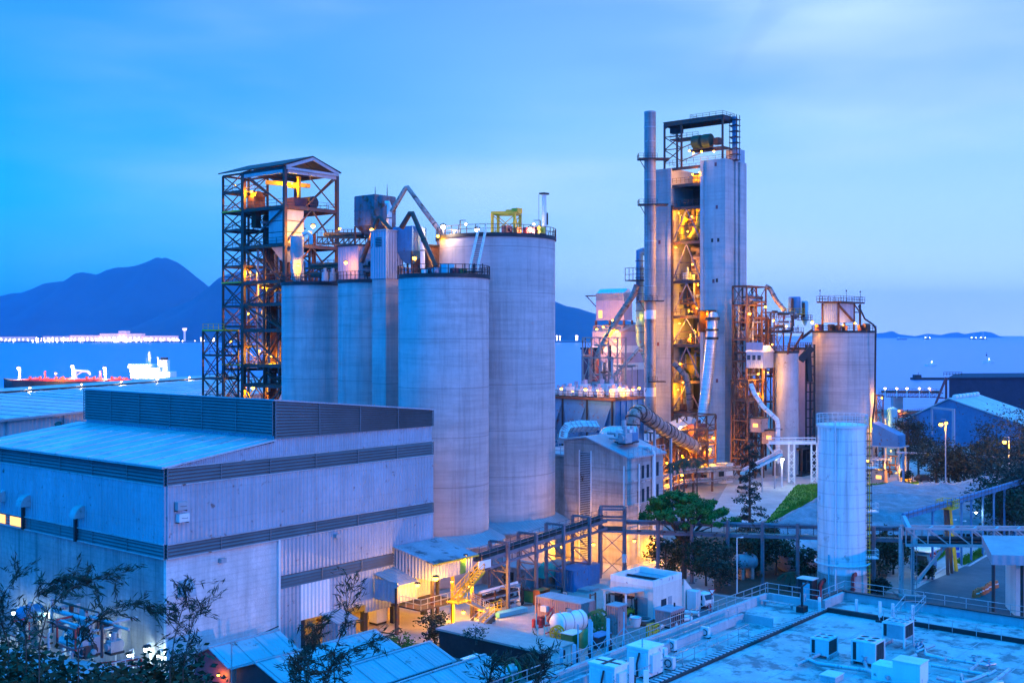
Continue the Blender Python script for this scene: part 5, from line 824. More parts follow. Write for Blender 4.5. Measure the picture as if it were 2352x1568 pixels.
Y0 = at(1418, 250); t = frame('pipe_tower', 'open pink brown pipe tower before the red block', 'frame', Y0, 3.4, 9.4, [0, 10, 16.5, 21.5, 27, 31.5], 1, 2, .26, m_lat, 0, '/')
W0 = at(1426, 292); la3 = along(W0, A, 1490); t = thing('clad_house', 'banded purple clad house behind the round stack', 'building', W0); zq = zof(762, 292); MB().obox(W0, A * la3, B * 9, ZU * zq).build('wall', m_pink, t); MB().prism([W0 + ZU * zq - B * .3, W0 + A * la3 + ZU * zq - B * .3, W0 + A * la3 * .45 + ZU * (zq + 2) - B * .3], B * 9.6).build('roof', m_lat, t)
for z in (zof(810, 292), zof(850, 292)): MB().obox(W0 - A * .06 - B * .06 + ZU * z, A * (la3 + .1), B * 9.1, ZU * 1.8).build('pale_band', m_cream, t)
R0 = at(1352, 282); t = thing('red_block', 'dark red block building at the strait side of the lattice', 'building', R0); zq = zof(802, 282); MB().obox(R0, A * 5, B * 2.2, ZU * zq).build('wall', m_maroon, t); MB().obox(R0 - A * .2 - B * .2 + ZU * zq, A * 5.4, B * 2.6, ZU * .4).build('parapet', m_dark, t); MB().bar(R0 + B + ZU * zq, R0 + B + ZU * (zq + 3), .18).build('post', m_dark, t)
duct('chute_duct', 'long brown chute slanting from the tower down to the red block', [w(5, 615, 40, 283), w(5, 590, 110, 284), w(5, 480, 270, 284), w(5, 340, 520, 284), w(5, 300, 590, 284), w(5, 300, 720, 284)], .75, m_duct, 3.5)
q0, q1 = w(4, 636, 1080, 285), w(4, 640, 1560, 285); duct('riser_duct', 'dark ribbed riser duct standing beside the round stack', [q1 - ZU * 12 + V((2.5, 0, 0)), q1 - ZU * 5, q1, q0, q0 + ZU * .3 + V((1.2, 0, 0))], 1.1, m_blue, 2.2)
q = w(4, 625, 1285, 284); solo(MB().cbox(q, 4.6, 4.6, .25).rail([q - A * 2.3 - B * 2.3, q - A * 2.3 + B * 2.3], 3.2, 1.2, .12).rail([q - A * 2.3 - B * 2.3, q + A * 2.3 - B * 2.3], 3.2, 1.2, .12), 'access_cage', m_steel, 'caged access platform round the dark riser duct', 'platform')
duct('thin_chute', 'thin brown chute climbing across the pipe tower', [w(5, 430, 718, 262), w(5, 560, 580, 264), w(5, 625, 505, 266), w(5, 650, 510, 267)], .42, m_duct, 3)
for zx, zy, d, lb, wt, s in ((470, 370, 283, 'big amber lamp glaring in front of the purple house', 6000, 2.2), (440, 290, 288, 'square amber lamp just below the purple house', 2500, 1.3), (372, 338, 289, 'amber lamp at the middle of the lattice platform', 2500, 1.2), (325, 355, 289, 'amber lamp at the strait side of the lattice platform', 2500, 1.2), (652, 257, 283, 'small amber lamp between riser duct and stack', 700, 1.0), (460, 440, 284, 'amber lamp under the big glaring one', 3500, 1.2), (330, 470, 287, 'dim amber lamp over the red block', 1800, .7), (640, 860, 283, 'amber lamp behind the stack at its lower clean band', 1500, .8)): lamp(w(5, zx, zy, d), lb, wt * .75, size=s)
pipework('pipes and chutes under the purple house', (X0 - A * 3 - B * 2, 9, 11, 14, 34), 34, (.1, .35), m_rust, 12); pipework('pipes standing before the banded purple house', (Y0, 8, 10, 6, 30), 34, (.1, .3), m_lat, 13)
# around the foot of the tall tower
Kd = w(11, 1300, 290, 246); Kd.z = 0
t = thing('kiln_roof_gallery', 'sloping blue roofed gallery running up to the tall tower foot', 'gallery', Kd); a0, a1 = w(11, 930, 380, 226), w(11, 1395, 175, 256); sdv = V((-3.0, 3.6, 0)); nv = V((0, 0, -2.6))
MB().prism([a0, a1, a1 + sdv + ZU * .4, a0 + sdv + ZU * .4], ZU * .25).build('roof', m_roofb, t); MB().prism([a0 + V((.1, 0, -.05)), a1 + V((.1, 0, -.05)), a1 + V((.1, 0, -.05)) + nv, a0 + V((.1, 0, -.05)) + nv], sdv * .8).build('wall', m_rust, t)
for u in (.05, .35, .65, .95): c = a0.lerp(a1, u); MB().bar(V((c.x, c.y + 1, 0)), c - ZU * 2.4 + V((0, 1, 0)), .4).build('leg', m_steel, t)
lamp(w(11, 1220, 236, 243), 'amber lamp on the blue gallery roof edge', 900, 'h', size=1.1)
ko = at(1523, 232); frame('kiln_steelwork', 'amber lit steelwork below the brown duct', 'frame', ko, 18, 6, [0, 4.5, 8.6, 12], 4, 1, .35, m_rust, 1, 'x')
ko2 = at(1612, 248); frame('cooler_platform', 'tall lit working platform at the silver duct foot', 'platform', ko2 - A * 2, 8, 5, [0, 5, 8, 11, 14.5], 2, 1, .3, m_rust, 1, '/')
q = w(11, 1340, 430, 249); t = thing('kiln_drive_house', 'box drive house where the brown duct ends', 'building', V((q.x, q.y, 4))); MB().cbox(V((q.x, q.y + 2, q.z - 4.2)), 5, 5, 3.4).build('casing', m_maroon, t); MB().cbox(V((q.x, q.y + 2, q.z - .8)), 4, 4, 2).build('hood', m_rust, t)
q = w(11, 1325, 290, 250); t = thing('slatted_house', 'small red slatted cooler house under the silver duct', 'building', q - ZU * 3); MB().cbox(q - ZU * 3, 5.2, 3.6, 5).build('wall', m_maroon, t); s_ = MB(); [s_.obox(q - A * 2.7 - B * 1.9 + ZU * (-2.6 + k * .9), A * 5.4, B * 3.8, ZU * .2) for k in range(5)]; s_.build('slat', m_rust, t)
pipework('maze of lit pipes below the brown duct', (ko, 16, 8, 1, 11), 26, (.12, .45), m_rust, 51); pipework('lit pipes at the silver duct foot', (ko2, 8, 6, 2, 14), 16, (.1, .35), m_rust, 52)
machinery(lambda i: ['rusty fan casing below the brown duct, nearest the mill house', 'motor set in the kiln steelwork under the gallery', 'casing beside the cooler platform leg', 'grey fan under the kiln drive house', 'pump set at the broad pier foot'][i], (ko, 18, 7, .2, 0), 5, 61)
for k, (zx, zy, d, wt, s) in enumerate(((1510, 335, 250, 1800, 1.4), (1295, 262, 246, 900, 1.0), (1480, 435, 250, 2500, 1.3), (1230, 665, 226, 1000, 1.2), (1132, 698, 222, 1200, 1.3), (1095, 555, 226, 1200, .9), (1230, 490, 240, 2600, .8), (1290, 530, 240, 2500, .7), (1430, 555, 246, 1800, .9), (1160, 590, 232, 1800, .7))):
 lamp(w(11, zx, zy, d), f'amber lamp {["at the silver duct foot, against the pink lit pier", "under the blue gallery by the slatted house", "on the cooler platform", "on a yellow post of the curved pipe rack", "at the near end of the curved pipe rack", "deep in the kiln steelwork", "under the kiln drive house", "beside the kiln drive house wall", "low under the cooler platform", "under the brown duct near the mill house"][k]}', wt, size=s)
t = thing('curved_pipe_rack', 'pinkish pipe rack curving past the tall tower foot', 'rack', w(11, 1060, 700, 222) - ZU * 3); cp = [w(11, 1060, 705, 221), w(11, 1200, 655, 224), w(11, 1330, 640, 228), w(11, 1500, 632, 234), w(11, 1750, 615, 246)]
for k in range(4): MB().tube([p + V((0, k * .5, (k % 2) * .5)) for p in cp], .2, 8).build('pipe', m_duct, t); MB().tube([p + V((0, k * .5, -2.0 + (k % 2) * .4)) for p in cp], .2, 8).build('pipe', m_duct, t)
for p in cp: MB().bar(V((p.x, p.y, 0)), p, .35).build('leg', m_rust, t)
q = at(1628, 244); t = thing('workshop', 'low flat roofed workshop with a brown door by the tower foot', 'building', q); MB().obox(q, A * 9, B * 8, ZU * 3.4).build('wall', m_conc3, t); MB().obox(q - A * 1.2 - B * .8 + ZU * 3.4, A * 10.6, B * 9.4, ZU * .3).build('roof', m_roofb, t); MB().obox(q + B * 3 - A * .05, B * 1.6, A * .06, ZU * 2.2).build('door', m_maroon, t); MB().obox(q + B * .5 - A * .05 + ZU * 1, B * 1.4, A * .06, ZU * 1.1).build('window', m_glass, t)
q = at(1668, 246); t = thing('site_booth', 'pale blue booth with a dark window beside the workshop', 'booth', q); MB().obox(q, A * 3, B * 2.4, ZU * 4).build('wall', m_pale, t); MB().obox(q + B * .5 - A * .05 + ZU * 1.2, B * 1.3, A * .06, ZU * 1.7).build('window', m_glass, t); MB().obox(q - A * .2 - B * .2 + ZU * 4, A * 3.4, B * 2.8, ZU * .2).build('roof', m_grey, t)
# plant on the sea side of the road
RS = at(1938, 268); rzs = 33.1; silo('concrete_silo', 'lone pinkish concrete silo with a blue house on its roof, by the sea', RS, 7.2, rzs, m_conc)
q = RS; t = thing('silo_roof_house', 'blue clad house under a railed platform on the lone silo', 'building', q + ZU * (rzs + 2.2)); hz0, hz1 = zof(P(6, 0, 445)[1], 264), zof(P(6, 0, 308)[1], 264); hn = w(6, 702, 440, 262); hn.z = 0
lah, lbh = along(hn, A, P(6, 812, 0)[0]), along(hn, B, P(6, 588, 0)[0]); MB().obox(hn + ZU * hz0, A * lah, B * lbh, ZU * (hz1 - hz0)).build('wall', m_clad, t); MB().obox(hn - A * 1 - B * 1 + ZU * (hz1 + .1), A * (lah + 5), B * (lbh + 2), ZU * .35).build('platform', m_rust, t)
MB().rail([hn - A - B + ZU * (hz1 + .45), hn - A + B * (lbh + 1) + ZU * (hz1 + .45), hn + A * (lah + 4) + B * (lbh + 1) + ZU * (hz1 + .45), hn + A * (lah + 4) - B + ZU * (hz1 + .45)], 1.2, 1.6, .08, True).build('railing', m_steel, t)
for c in (hn, hn + A * lah, hn + B * lbh, hn + A * (lah + 3.6), hn + A * (lah + 3.6) + B * lbh): MB().bar(c + ZU * rzs, c + ZU * hz1, .4).build('leg', m_rust, t)
MB().bar(hn + A * (lah + 3.6) + ZU * (hz0 + 2.5), hn + A * lah + ZU * hz1, .25).bar(hn + A * lah + ZU * (hz0 + 2.5), hn + A * (lah + 3.6) + ZU * (hz0 + 2.5), .25).build('brace_lattice', m_rust, t); MB().bar(hn - B * .15 + B * 0 + ZU * (hz1 - .5) - A * .2, hn - A * .2 + B * 0 + A * lah * .9 - B * .2 + ZU * (hz1 - 4), .4).build('chute', m_rust, t)
for c in (hn + B * (lbh + .6), hn + A * lah * .5, hn + A * (lah + 3.8)): MB().bar(c + ZU * hz1, c + ZU * (hz1 + 3), .08).ball(c + ZU * (hz1 + 3), .2, 6).build('aerial', m_dark, t)
duct('bypass_pipe', 'dark pipe bending over the rim and down the lone silo', [w(6, 845, 325, 262), w(6, 890, 420, 261), w(6, 950, 460, 261), w(6, 968, 490, 261), w(6, 966, 560, 261), w(6, 962, 1000, 262), w(6, 940, 1190, 262)], .22, m_dark, 6)
for k, (zx, zy, s) in enumerate(((650, 470, .9), (700, 475, .8), (745, 465, .7), (860, 470, .8), (900, 480, 1.0), (560, 470, .9))):
 p = w(6, zx, zy, 263); p.z = rzs; tt = thing('rim_machine', f'{["maroon motor set under the blue roof house", "second motor set under the blue roof house", "small pump under the corner of the blue roof house", "red fan at the sea edge of the lone silo", "box at the sea edge of the lone silo", "drum by the amber lamp on the lone silo"][k]}', 'machine', p); MB().cbox(p, s * 1.8, s * 1.2, s * 1.4).build('casing', m_maroon if k % 2 else m_rust, tt); MB().tube([p + ZU * s * 1.2 - A * s * 1.4, p + ZU * s * 1.2 + A * s * 1.4], s * .45, 12).build('motor', m_rust, tt)
for zx, zy, d, lb, wt, s in ((515, 440, 262, 'amber lamp on the lone silo rim beside the cable ladder', 1600, 1.4), (820, 448, 262, 'amber lamp under the blue roof house', 1200, 1.2), (735, 462, 264, 'greenish lamp dot under the blue roof house', 300, .7), (68, 380, 258, 'big amber lamp at the flank of the tall tower', 3500, 1.6), (238, 428, 260, 'amber lamp among the pipes over the clad annex', 1500, 1.0), (230, 600, 256, 'amber lamp behind the clad annex roof', 700, .8), (130, 810, 254, 'amber lamp under the clad annex', 2600, .8), (200, 800, 256, 'amber lamp under the clad annex by the grey silo', 1000, .7), (130, 950, 256, 'amber lamp in the lit storey below the white chute', 1800, .8), (130, 1165, 254, 'amber lamp in the yellow lit cabin below the chute', 2600, .8), (230, 1240, 254, 'amber lamp behind the white portal frame', 2600, .8), (908, 1428, 150, 'amber lamp on the ladder platform of the white tank', 500, .8), (985, 1165, 262, 'amber lamp in the pipe cage behind the white tank', 1800, 1.0), (1010, 980, 262, 'amber lamp at the top of the pipe cage', 1300, .8), (985, 1480, 247, 'amber lamp under the grey hopper house', 2500, .8), (1160, 1490, 246, 'amber lamp beside the small round tree', 1800, .9), (1075, 1358, 247, 'amber dot on the steelwork of the grey hopper house', 400, .6)):
 lamp(w(6, zx, zy, d), lb, wt, size=s)
G1 = at(1806, 261); silo('metal_silo', 'slim grey metal silo between the clad annex and the lone silo', G1, 2.75, zof(806, 258), m_grey)
G2 = at(1842, 273); silo('metal_silo', 'purplish silo half hidden behind the slim grey one', G2, 3.2, zof(798, 270), m_pink)
cl_ = at(1861, 262); t = thing('cable_ladder', 'tall dark cable ladder between two silos', 'ladder', cl_); mb = MB()
for dx in (-.95, 0, .95): MB().bar(cl_ + V((dx, 0, 0)), cl_ + V((dx, 0, zof(P(6, 0, 600)[1], 262))), .32).build('upright', m_dark, t)
for k in range(15): mb.bar(cl_ + V((-1, -.1, 2 * k + 1)), cl_ + V((1, -.1, 2 * k + 1)), .22)
mb.build('rung', m_dark, t)
q = w(6, 480, 590, 262); solo(MB().bar(q - V((1.6, 0, 4)), q + V((1, 0, -1)), 1.4).bar(q + V((.2, 0, -2)), q + V((.6, 0, -9)), 1.0).bar(q + V((-1.4, 0, 1)), q + V((1.2, 0, 3)), .6), 'cable_loom', m_dark, 'dark bulky cable bundle at the head of the cable ladder', 'cables')
U0 = at(1753, 256); zb_, zt_ = zof(P(6, 0, 770)[1], 256), zof(P(6, 0, 655)[1], 256); la4 = along(U0, A, 1777); lb4 = along(U0, B, 1714)
t = thing('clad_annex', 'white and blue clad annex with a gabled roof beside the tall tower', 'building', U0); MB().obox(U0 + ZU * zb_, A * la4, B * lb4, ZU * (zt_ - zb_)).build('wall', m_clad, t); MB().obox(U0 - A * .05 + ZU * (zb_ + 4), A * .05, B * lb4, ZU * 1.8).build('pink_band', m_pink, t); MB().prism([U0 + ZU * zt_ - B * .3, U0 + A * la4 + ZU * zt_ - B * .3, U0 + A * la4 * .5 + ZU * (zt_ + 1.5) - B * .3], B * (lb4 + .6)).build('roof', m_pale, t)
[MB().obox(U0 - A * .04 + B * (.6 + k * 1.3) + ZU * (zb_ + 1.8), B * .8, A * .05, ZU * 1.1).build('window', m_glass, t) for k in range(3)]
for c in (U0, U0 + A * la4, U0 + B * lb4): MB().bar(c, c + ZU * zb_, .4).build('leg', m_rust, t)
o = at(1724, 262); ro = frame('process_tower', 'rusty open process frame behind the clad annex', 'frame', o + B * 1.0, 9.5, 3.6, [0, 6, 11, 16, 21, 26, 31, 35, 39, 43.4], 2, 1, .34, m_rust, 1, '/')
pipework('rusty pipes crowding the process frame by the tall tower', (o, 9, 5, 8, 41), 60, (.1, .36), m_rust, 71); frame('pipe_gantry', 'rusty pipe gantry between the process tower and the slim grey silo', 'frame', at(1778, 272), 5, 3.4, [0, 16, 23, 28, 33, 37.5], 1, 1, .28, m_rust, 1, '/'); pipework('rusty pipes packed on the gantry behind the slim grey silo', (at(1762, 268), 8, 6, 22, 37), 50, (.1, .34), m_rust, 78); lamp(w(6, 330, 470, 262), 'amber lamp among the pipes of the gantry behind the grey silo', 1800); lamp(w(6, 180, 330, 262), 'amber lamp high among the slanting pipes of the process tower', 1500); pipework('thick slanting pipes on top of the process frame', (o + B * 1, 9, 4, 33, 42), 8, (.3, .5), m_duct, 72)
duct('slanting_chute', 'long brown chute sliding down the top of the process frame', [w(6, 180, 185, 264), w(6, 215, 205, 264), w(6, 260, 290, 263), w(6, 320, 360, 262)], .55, m_duct, 2)
machinery(lambda i: ['machine on the top deck of the process frame', 'machine level with the big amber lamp by the tall tower', 'machine behind the annex roof ridge', 'machine on the deck under the clad annex', 'low machine in the process frame', 'machine over the slim grey silo', 'casing at the foot of the process frame'][i], (o, 8, 4, 0, 0), 7, 73, zs=(39.2, 35.2, 31.2, 21.2, 11.2, 26.2, .2))
for k, (zx0, zx1, zt2, zb2, lb) in enumerate(((345, 432, 262, 375, 'taller blue filter cylinder above the slim grey silo'), (438, 486, 292, 420, 'smaller blue filter cylinder above the slim grey silo'))):
 c = w(6, (zx0 + zx1) / 2, zb2, 258); r = (zx1 - zx0) / 2 / 3.1028 / F * 258; z1 = zof(P(6, 0, zt2)[1], 258); t = thing('filter_cylinder', lb, 'vessel', c); MB().lathe((c.x, c.y, 0), [(r * .3, c.z - 1.5), (r, c.z), (r, z1 - .3), (r * .92, z1), (.01, z1)], 24).build('shell', m_lblue if k else m_blue, t); MB().tube([(c.x - r * .6, c.y - r, z1 - .4), (c.x - r * .6, c.y - r, c.z + .5)], .3, 8).build('side_pipe', m_rust, t); MB().ring_rail((c.x, c.y, c.z - .2), r + .9, 1.1, 14, .07).lathe((c.x, c.y, c.z - .3), [(r, 0), (r + 1, 0), (r + 1, .12), (r, .12)], 20).build('platform', m_yel if k == 0 else m_steel, t)
o2 = at(1800, 254); q = w(6, 320, 520, 256); t = thing('bracket_platform', 'railed equipment platform on slanting brackets over the grey silo', 'platform', q); MB().cbox(q, 6.5, 6, .3).build('deck', m_steel, t); MB().rail([q - A * 3.2 - B * 3, q - A * 3.2 + B * 3, q + A * 3.2 + B * 3, q + A * 3.2 - B * 3], 1.2, 1.4, .08, True).rail([q - A * 3.2 - B * 3 + ZU * 3, q - A * 3.2 + B * 3 + ZU * 3, q + A * 3.2 + B * 3 + ZU * 3, q + A * 3.2 - B * 3 + ZU * 3], 1.2, 1.4, .08, True).build('railing', m_steel, t)
for c in (-1, 1): MB().bar(q + A * 3 * c - B * 3, V((G1.x, G1.y, 0)) + ZU * (q.z - 6.5), .35).build('bracket', m_rust, t)
pipework('pipes on the bracket platform', (q - A * 3 - B * 3, 6, 6, q.z + .3, q.z + 5), 14, (.1, .35), m_grey, 75)
wc = [w(6, 78, 885, 250), w(6, 100, 945, 249), w(6, 160, 1040, 248), w(6, 262, 1135, 247), w(6, 270, 1170, 247), w(6, 270, 1290, 247), w(6, 270, 1350, 247)]
t = thing('white_chute', 'long white pipe chute bending down to the lit bay', 'duct', wc[-1]); MB().tube(wc, .5, 16).build('pipe', m_pale, t); rb = MB(); [rb.tube([wc[i].lerp(wc[i + 1], u), wc[i].lerp(wc[i + 1], u + .06)], .58, 16) for i in range(6) for u in (.2, .7)]; rb.build('flange_ring', m_grey, t); MB().lathe(V((wc[-1].x, wc[-1].y, wc[-1].z - 3)), [(.3, 0), (.9, 2.4), (.9, 3)], 16).build('spout', m_pale, t)  # the chute's flange rings share one mesh
o3 = at(1722, 252); frame('lit_staircase', 'amber lit frame of stairs and cabins below the white chute', 'frame', o3 + B * .5, 7, 4, [0, 4.6, 8.8, 13, 17.5, 22], 2, 1, .32, m_rust, 1, 'x'); pipework('pipes in the lit frame below the clad annex', (o3, 7, 4, 2, 21), 20, (.1, .35), m_rust, 77)
for k, (zx, zy) in enumerate(((130, 1170), (225, 1255))): q = w(6, zx, zy, 253); t = thing('control_cabin', ['yellow lit cabin in the frame by the tall tower', 'yellow lit cabin behind the white portal frame'][k], 'cabin', q - ZU * 1.6); MB().cbox(q - ZU * 1.6, 3.4, 3, 3).build('wall', m_lat, t); MB().cbox(q + ZU * 1.4, 3.8, 3.4, .2).build('roof', m_dark, t); MB().obox(q - A * 1.72 - B * .8 - ZU * .5, B * 1.2, A * .05, ZU * .8).build('window', e_win, t)
pf = w(6, 355, 1300, 247); pf.z = 0; ztp = zof(P(6, 0, 1300)[1], 246)
for k, (za, zb) in enumerate(((360, 375), (518, 540))):
 c = at(P(6, (za + zb) / 2, 0)[0], 246); t = thing('portal_post', ['braced white portal post before the slim grey silo', 'braced white portal post at the dark loading bay'][k], 'post', c); [MB().bar(c + V((dx, 0, 0)), c + V((dx, 0, ztp)), .3).build('upright', m_pale, t) for dx in (-.6, .6)]; mb = MB(); [mb.bar(c + V((-.6, 0, z)), c + V((.6, 0, z + 1.4)), .14).bar(c + V((.6, 0, z)), c + V((-.6, 0, z + 1.4)), .14) for z in (.3, 1.7, 3.1, 4.5, 5.9)]; mb.build('brace_lattice', m_pale, t); MB().cbox(c, 1.8, .9, .35).build('base', m_conc2, t)
c0, c1 = at(P(6, 205, 0)[0], 246), at(P(6, 540, 0)[0], 246); solo(MB().bar(c0 + ZU * ztp, c1 + ZU * ztp, .5, .7).bar(c0 + ZU * (ztp + 1), c1 + ZU * (ztp + 1), .15).rail([c0 + ZU * ztp, c1 + ZU * ztp], 1.1, 1.5, .07), 'portal_beam', m_pale, 'long white beam carried by the two braced portal posts', 'beam')
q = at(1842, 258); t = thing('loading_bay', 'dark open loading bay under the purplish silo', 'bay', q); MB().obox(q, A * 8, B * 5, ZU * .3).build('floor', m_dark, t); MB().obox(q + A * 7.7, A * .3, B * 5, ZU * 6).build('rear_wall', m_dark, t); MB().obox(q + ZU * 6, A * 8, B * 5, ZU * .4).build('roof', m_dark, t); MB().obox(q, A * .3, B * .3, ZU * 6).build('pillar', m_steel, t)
lamp(w(6, 303, 1415, 240), 'brilliant white lamp under the white portal beam', 3000, 'w', 'white lamps', 1.8); b0 = w(6, 300, 1360, 240); solo(MB().bar(V((b0.x, b0.y + .3, 0)), b0 + V((0, .3, 0)), .25).bar(b0 + V((0, .3, 0)), b0, .15), 'lamp_post', m_pale, 'pale post carrying the brilliant white lamp', 'post')
t = thing('inclined_feeder', 'pale blue feeder conveyor on legs before the broad pier', 'conveyor', w(6, 60, 1500, 232) - ZU * 2); a, b_ = w(6, 20, 1520, 225), w(6, 285, 1385, 240); MB().bar(a, b_, 1.2, .5).build('belt_frame', m_lblue, t); MB().bar(a + ZU * .7, b_ + ZU * .7, .5).build('cover', m_grey, t); [MB().bar(V((a.lerp(b_, u).x, a.lerp(b_, u).y, 0)), a.lerp(b_, u), .25).build('leg', m_grey, t) for u in (.15, .5, .85)]
solo(MB().tube([w(6, 195, 1310, 244), w(6, 235, 1370, 241), w(6, 262, 1420, 240)], .25, 8), 'drop_pipe', m_grey, 'thin pipe dropping to the white lamp', 'pipe')
o4 = at(2013, 264); frame('pipe_cage', 'narrow lit pipe cage at the sea side of the lone silo', 'frame', o4, 4, 3, [0, 5, 10, 14, 18], 1, 1, .25, m_steel, 1, 'x'); pipework('pipes of the narrow lit pipe cage', (o4, 4, 3, 2, 17), 16, (.1, .3), m_grey, 81)
c = at(2050, 262); t = thing('slim_vessel', 'slim pale blue vessel standing behind the grey hopper house', 'vessel', c); MB().lathe(c, [(1.1, 0), (1.1, zof(P(6, 0, 1060)[1], 262)), (.3, zof(P(6, 0, 1045)[1], 262)), (.01, zof(P(6, 0, 1045)[1], 262))], 20).build('shell', m_lblue, t); MB().bar(c + V((-1.6, 0, 8)), c + V((-1.6, 0, 13)), .3).build('standpipe', m_grey, t)
h0 = at(2064, 246); lbx = along(h0, B, 2003); z0_, z1_ = zof(P(6, 0, 1330)[1], 246), zof(P(6, 0, 1250)[1], 246); t = thing('hopper_house', 'grey blue hopper house on steel legs with a sloping top', 'building', h0)
MB().prism([h0 + ZU * z0_, h0 + B * lbx + ZU * z0_, h0 + B * lbx + ZU * (z1_ + 2.6), h0 + ZU * z1_], A * 4).build('wall', m_blue, t, smooth=0); MB().obox(h0 - A * .9 - B * .6 + ZU * (z0_ - .25), A * 5.6, B * (lbx + 1.4), ZU * .25).build('canopy', m_roofb, t)
for c in (h0, h0 + B * lbx * .5, h0 + B * lbx, h0 + A * 4): MB().bar(c, c + ZU * z0_, .35).build('leg', m_grey, t)
pipework('lit pipes under the grey hopper house', (h0, 4, lbx, .5, 6), 14, (.1, .3), m_rust, 83); q = at(2020, 248); t = thing('lit_kiosk', 'small yellow glowing kiosk under the hopper house', 'kiosk', q); MB().cbox(q, 2.4, 2.6, 2.8).build('wall', m_lat, t); MB().cbox(q + ZU * 2.8, 2.7, 2.9, .15).build('roof', m_dark, t); MB().obox(q - A * 1.22 - B * .9 + ZU * .9, B * 1.2, A * .04, ZU * .8).build('window', e_win, t)
# jetty bridge, black shed, blue shed
j0, j1 = w(6, 1010, 945, 470), w(6, 1425, 948, 440); gallery('long conveyor bridge of the jetty, lamps along its top', j0, j1, 3.0, 1.6, m_maroon, 1.4)
c = at(P(6, 1118, 0)[0], 462); solo(MB().prism([c + V((-2, -1.5, -6)), c + V((2, -1.5, -6)), c + V((2, 1.5, -6)), c + V((-2, 1.5, -6))], V((0, 0, 5 + zof(P(6, 0, 975)[1], 462) + 1))), 'bridge_pier', m_pink, 'pinkish pier carrying the jetty bridge from the water', 'pier')
for k, zx in enumerate((1034, 1117, 1190, 1279, 1350)): q = w(6, zx, 912, 462 - k * 5); b0 = q - ZU * 4; solo(MB().bar(b0, q + ZU * .5, .25), 'lamp_post', m_pale, f'lamp post of the jetty bridge, {["first from the lone silo", "second from the lone silo", "middle of five", "fourth from the lone silo", "nearest the black shed"][k]}', 'post', 'lamp posts on the jetty bridge'); lamp(q, f'bright lamp on the jetty bridge, {["first from the lone silo", "second from the lone silo", "middle of five", "fourth from the lone silo", "nearest the black shed"][k]}', 2500, 'h', 'lamps on the jetty bridge', 2.2)
a, b_ = w(6, 1100, 1105, 410), w(6, 1330, 1085, 380); gallery('low conveyor bridge at the quay below the jetty lamps', a, b_, 2.4, .8, m_maroon, 1.2); lamp(w(6, 1133, 1072, 400), 'amber lamp at the foot of the jetty pier', 1500, size=1.5)
sb = at(2180, 430); zt5 = zof(863, 430); t = thing('black_shed', 'huge black storage shed at the shore', 'shed', sb); MB().obox(sb, V((95, 14, 0)), V((28, 60, 0)), ZU * (zt5 - 1)).build('wall', m_bshed, t); MB().prism([sb + V((-.6, -.6, zt5 - 1)), sb + V((95, 13, zt5 - 1)), sb + V((107, 40, zt5 - .6)), sb + V((12, 26, zt5 - .6))], ZU * .4).build('roof', m_bshed, t)
fr = MB(); tp = sb + V((-1.5, -1, 0)); fr.bar(tp + V((-6.5, 0, 0)), tp + ZU * (zt5 - .5), .7).bar(tp, tp + ZU * (zt5 - .5), .7).bar(tp + V((-3, 0, zt5 * .5)), tp + V((0, 0, zt5 * .5)), .4); fr.build('end_frame', m_maroon, t); MB().rail([sb + V((-2, 0, zt5)), sb + V((5, .5, zt5))], 1.4, 1.2, .15).build('railing', m_steel, t)
pk = at(2180, 330); z_p, z_e = 13.5, 6.8; hw = 13.2; t = thing('blue_shed', 'wide blue gabled shed with a pale seamed roof behind the trees', 'shed', pk)
gl, gr = pk + B * hw, pk - B * hw * 1.9; MB().prism([gl, gr, gr + ZU * (z_e - 1.5), pk + ZU * z_p, gl + ZU * z_e], A * 26).build('wall', m_blue, t, smooth=0)
MB().prism([pk - A * .6 + ZU * (z_p + .1), gr - A * .6 - B * .8 + ZU * (z_e - 1.6), gr - A * .6 - B * .8 + ZU * (z_e - 1.25), pk - A * .6 + ZU * (z_p + .45)], A * 27).prism([pk - A * .6 + ZU * (z_p + .1), gl - A * .6 + B * .8 + ZU * (z_e - .3), gl - A * .6 + B * .8 + ZU * z_e, pk - A * .6 + ZU * (z_p + .45)], A * 27).build('roof', m_roof, t)
vt = MB(); [vt.tube([pk + A * (2 + k * 3.2) - B * .8 + ZU * (z_p + .7), pk + A * (4.2 + k * 3.2) - B * .8 + ZU * (z_p + .7)], .6, 10) for k in range(7)]; vt.build('ridge_vent', m_pale, t)
dk = MB().obox(at(2180, 325) + V((12.6, 0, 0)), B * 7, A * 3, ZU * 10.5); q = at(2190, 318); t = thing('shed_gantry', 'pink lit portal frame before the blue shed gable', 'frame', q); MB().bar(q, q + ZU * 11.5, .7).build('post', m_pink, t); MB().bar(q + ZU * 11.2, q + B * 6 + ZU * 11.6, .6).build('beam', m_pink, t); MB().bar(q + B * 6 + ZU * 4, q + B * 6 + ZU * 11.6, .5).build('post', m_pink, t)
for zx, zy, d, lb, wt in ((1432, 1167, 222, 'glaring amber street lamp at the blue shed gable', 3500), (1885, 1292, 224, 'glaring amber street lamp among the sea side trees', 4500)):
 q = w(6, zx, zy, d); t = lamp(q, lb, wt, 's', 'amber street lamps', 1.9); b0 = V((q.x + .9, q.y, 0)); solo(MB().tube([b0, b0 + ZU * (q.z + .9)], [.16, .09], 8).bar(b0 + ZU * (q.z + .9), q + V((0, 0, .9)), .1), 'lamp_post', m_grey, 'tall post of the ' + lb, 'post')
lamp(w(6, 1470, 1158, 222), 'smaller amber lamp just beside the one at the shed gable', 900, size=1.3)
bw = at(2230, 258); solo(MB().obox(bw, V((40, -6, 0)), V((.1, .5, 0)), ZU * 1.5), 'boundary_wall', m_conc3, 'low pale boundary wall glowing amber under the trees', 'wall')
